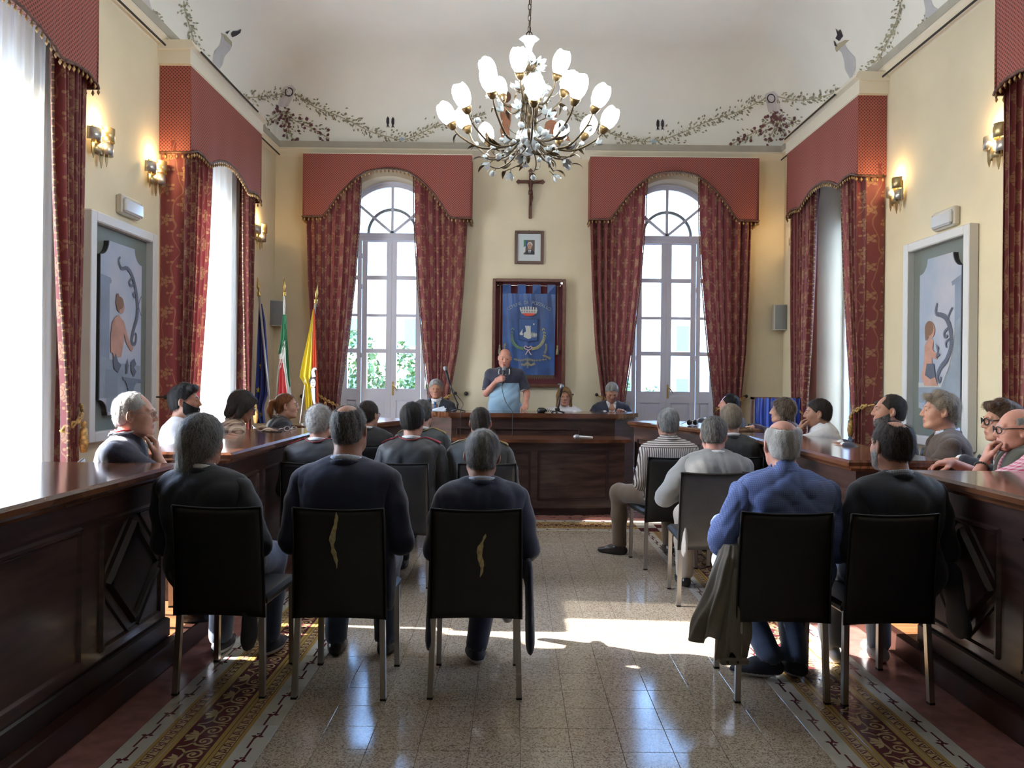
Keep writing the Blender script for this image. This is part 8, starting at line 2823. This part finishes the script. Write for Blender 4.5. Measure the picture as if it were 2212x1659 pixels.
person('man with brown hair and heavy black glasses in a navy jacket, near the right edge', 2168, 868, 4.68, 74, hair=('quiff', 'brown', 0.012), nstr=1600, glasses=(BLACKF, 0.0038, 0.026), tmat=NAVY2, face=True, tone='mid', lean=8, width=1.0, head=(4, 4, 0), arms=(desk(), desk()), seed=27, **PL)
def vest(root, tor, hl, k):
    f = Field()
    S = (1.0, 0.72, 1.0)
    f.cone(tor((0, 0.005, 0.10)), tor((0, 0.0, 0.42)), 0.196, 0.196, k=0.05, S=S)
    f.cone(tor((-0.10, -0.012, 0.505)), tor((0.10, -0.012, 0.505)), 0.076, 0.076, k=0.08, S=(1, 1.15, 1))
    y0 = tor((0, 0, 0.4))[1]
    f.func(lambda X, Y, Z: np.maximum(np.abs(X) - 0.055, -(Y - y0)), (-0.06, y0, 0), (0.06, y0 + 0.3, 2), k=0.01)
    f.func(lambda X, Y, Z: np.abs(X) - 0.145 + 0 * Y + 0 * Z, (-0.4, -0.4, 0), (0.4, 0.4, 2), op='i')
    f.disp = folds(7, 0.004)
    V, Q = f.mesh(0.011)
    link(bpy.data.objects.new('vest', np_mesh('vest', V, Q, OLIVEV)), root)
    q = MB()
    w_, e = k['W'][0], k['E'][0]
    ax = Vector(w_ - e).normalized(); u = ax.orthogonal().normalized(); v = ax.cross(u)
    c = Vector(w_) - ax * 0.045
    for i in range(20):
        a = 2 * PI * i / 20
        q.ball(c + (u * math.cos(a) + v * math.sin(a)) * 0.036, 0.0065, 5)
    q.build('bead_bracelet', IRON, root)
person('balding man with glasses, olive vest and pink checked shirt, hand on mouth', 2198, 883, 4.30, 72, hair=('ring', 'salt', 0.0025), nstr=500, glasses=(BLACKF, 0.003, 0.025), top='shirt', tmat=PINKCK, face=True, tone='ruddy', lean=4, width=1.06, fat=0.004, head=(6, 4, 0),
       arms=(chin(0.03, 0.16, -0.18, 0.20, 0.36, 0.26, fd=(0.0, -0.25, 0.95)), desk()), hands=('chin', 'relax'), sleeve='short', clothes_extra=vest, seed=28, **PL)
# chairs behind the desks and the bench: placed under the people sitting on them
def under(label, txt, kind='black', z=PLAT, back=0.06):
    r = PERSONS[label]
    a = r.rotation_euler.z
    f = Vector((-math.sin(a), math.cos(a), 0))
    p = Vector(r.location) + f * back
    chair(p.x, p.y, a, txt, kind, z)
for lb, txt, kd, z in (
    ('white-haired man in glasses and navy polo with red trim, hand at his chin', 'pale grey chair under the white-haired man in the polo shirt', 'pale', PLAT),
    ('young man with dark quiff and black beard in a white shirt', 'leather chair under the bearded young man in white', 'black', PLAT),
    ('woman with short wavy dark hair, glasses and a brown plaid shirt, looking down', 'leather chair under the woman in plaid', 'black', PLAT),
    ('woman with auburn ponytail and glasses in a dark blazer, by the flags', 'leather chair under the woman with the ponytail', 'black', PLAT),
    ('official with greying hair in dark suit, white shirt and blue tie, left of the bench', 'leather chair under the official in the tie', 'black', DAIS),
    ('blonde woman in a white blouse seated at the bench', 'leather chair under the blonde woman', 'black', DAIS),
    ('official in a navy jacket and open white shirt looking down, right bench end', 'leather chair under the official looking down', 'black', DAIS),
    ('dark-haired man in a navy jacket, mostly hidden behind the sandy-haired man', 'leather chair under the mostly hidden dark-haired man', 'black', PLAT),
    ('woman with dark streaked bob in a dotted navy dress, before the blue screen', 'leather chair under the woman in the dotted dress', 'black', PLAT),
    ('dark-haired man in a white shirt resting his hand on his mouth', 'leather chair under the man in the white shirt', 'black', PLAT),
    ('man with cropped dark hair, greying beard and navy jacket, beside the curtain hook', 'leather chair under the man with the greying beard', 'black', PLAT),
    ('man with tousled sandy grey hair in a brown tweed jacket with white pocket square', 'leather chair under the man in brown tweed', 'black', PLAT),
    ('man with brown hair and heavy black glasses in a navy jacket, near the right edge', 'leather chair under the man with heavy black glasses', 'black', PLAT),
    ('balding man with glasses, olive vest and pink checked shirt, hand on mouth', 'leather chair under the man in the olive vest', 'black', PLAT)):
    under(lb, txt, kd, z)
# the speaker's microphone
bpy.context.view_layer.update()
mw = sp.matrix_world
g0 = mw @ Vector((0.004, 0.250, 1.275)); g1 = mw @ Vector((-0.014, 0.238, 1.50))
dv = (g1 - g0).normalized()
t = thing('handheld_microphone', 'black handheld microphone held to the speaker\'s mouth', 'microphone', tuple(g0))
mic_parts(t, -dv * 0.03, dv, MICB, 0.17)
cab = catmull([-dv * 0.03, -dv * 0.10, Vector((0.04, -0.06, -0.26)), Vector((0.10, -0.40, -0.33)), Vector((0.13, -0.86, -0.36)), Vector((0.13, -0.90, -0.42)), Vector((0.13, -0.905, -0.9))], 8)
MB().tube(cab, 0.0045, 6).build('cable', MICB, t)
# the beige coat on the arm of the man in the blue shirt
cx, cy_ = at(1552, 1150, 3.60).x, 3.55
t = thing('coat', 'beige cotton coat draped over the arm of the man in the blue shirt', 'coat', (cx, cy_, 0))
COATM = cloth('beige_grey_coat', (0.17, 0.15, 0.12))
def drape(name, rows, n, k, seed, parent):
    """hanging cloth: rows of (z, x, y, half width, half depth), with folds deepening downwards"""
    rg = random.Random(seed)
    p = [rg.uniform(0, 6.28) for _ in range(6)]
    vs, M_ = [], 40
    for j in range(M_ + 1):
        q = j / M_
        r = [interp([(i / (len(rows) - 1), row[c]) for i, row in enumerate(rows)], q) for c in range(5)]
        for i in range(n):
            a = 2 * PI * i / n
            m = 1 + (0.06 + 0.16 * q) * math.sin(k * a + p[0] + 1.3 * math.sin(q * 4 + p[1])) + (0.03 + 0.07 * q) * math.sin((2 * k + 1) * a + p[2] + q * 3) + 0.04 * math.sin(q * 16 + 2 * a + p[3])
            vs.append((r[1] + r[3] * m * math.cos(a), r[2] + r[4] * m * math.sin(a), r[0] + (0.018 * math.sin(3 * a + p[4]) + 0.010 * math.sin(7 * a + p[5])) * q))
    fs = [[j * n + i, j * n + (i + 1) % n, (j + 1) * n + (i + 1) % n, (j + 1) * n + i] for j in range(M_) for i in range(n)]
    fs.append(list(range(n)))
    MB().add(vs, fs, 0, True).build(name, COATM, parent)
drape('cloth', [(0.69, 0.06, 0.06, 0.035, 0.05), (0.64, 0.05, 0.04, 0.050, 0.06), (0.52, 0.03, 0.02, 0.075, 0.07), (0.38, 0.0, 0.0, 0.105, 0.07), (0.27, -0.02, 0.0, 0.120, 0.065)], 90, 6, 4, t)
drape('sleeve', [(0.60, 0.07, -0.01, 0.030, 0.03), (0.45, 0.065, -0.035, 0.055, 0.035), (0.30, 0.05, -0.045, 0.066, 0.036), (0.20, 0.045, -0.045, 0.062, 0.032)], 60, 4, 8, t)
MB().box(-0.02, 0.11, -0.082, -0.008, 0.168, 0.200, bev=0.008).build('cuff', COATM, t)
q = MB()
for x in (0.012, 0.058):
    q.ball((x, -0.082, 0.184), 0.007, 6)
q.build('cuff_buttons', IRON, t)
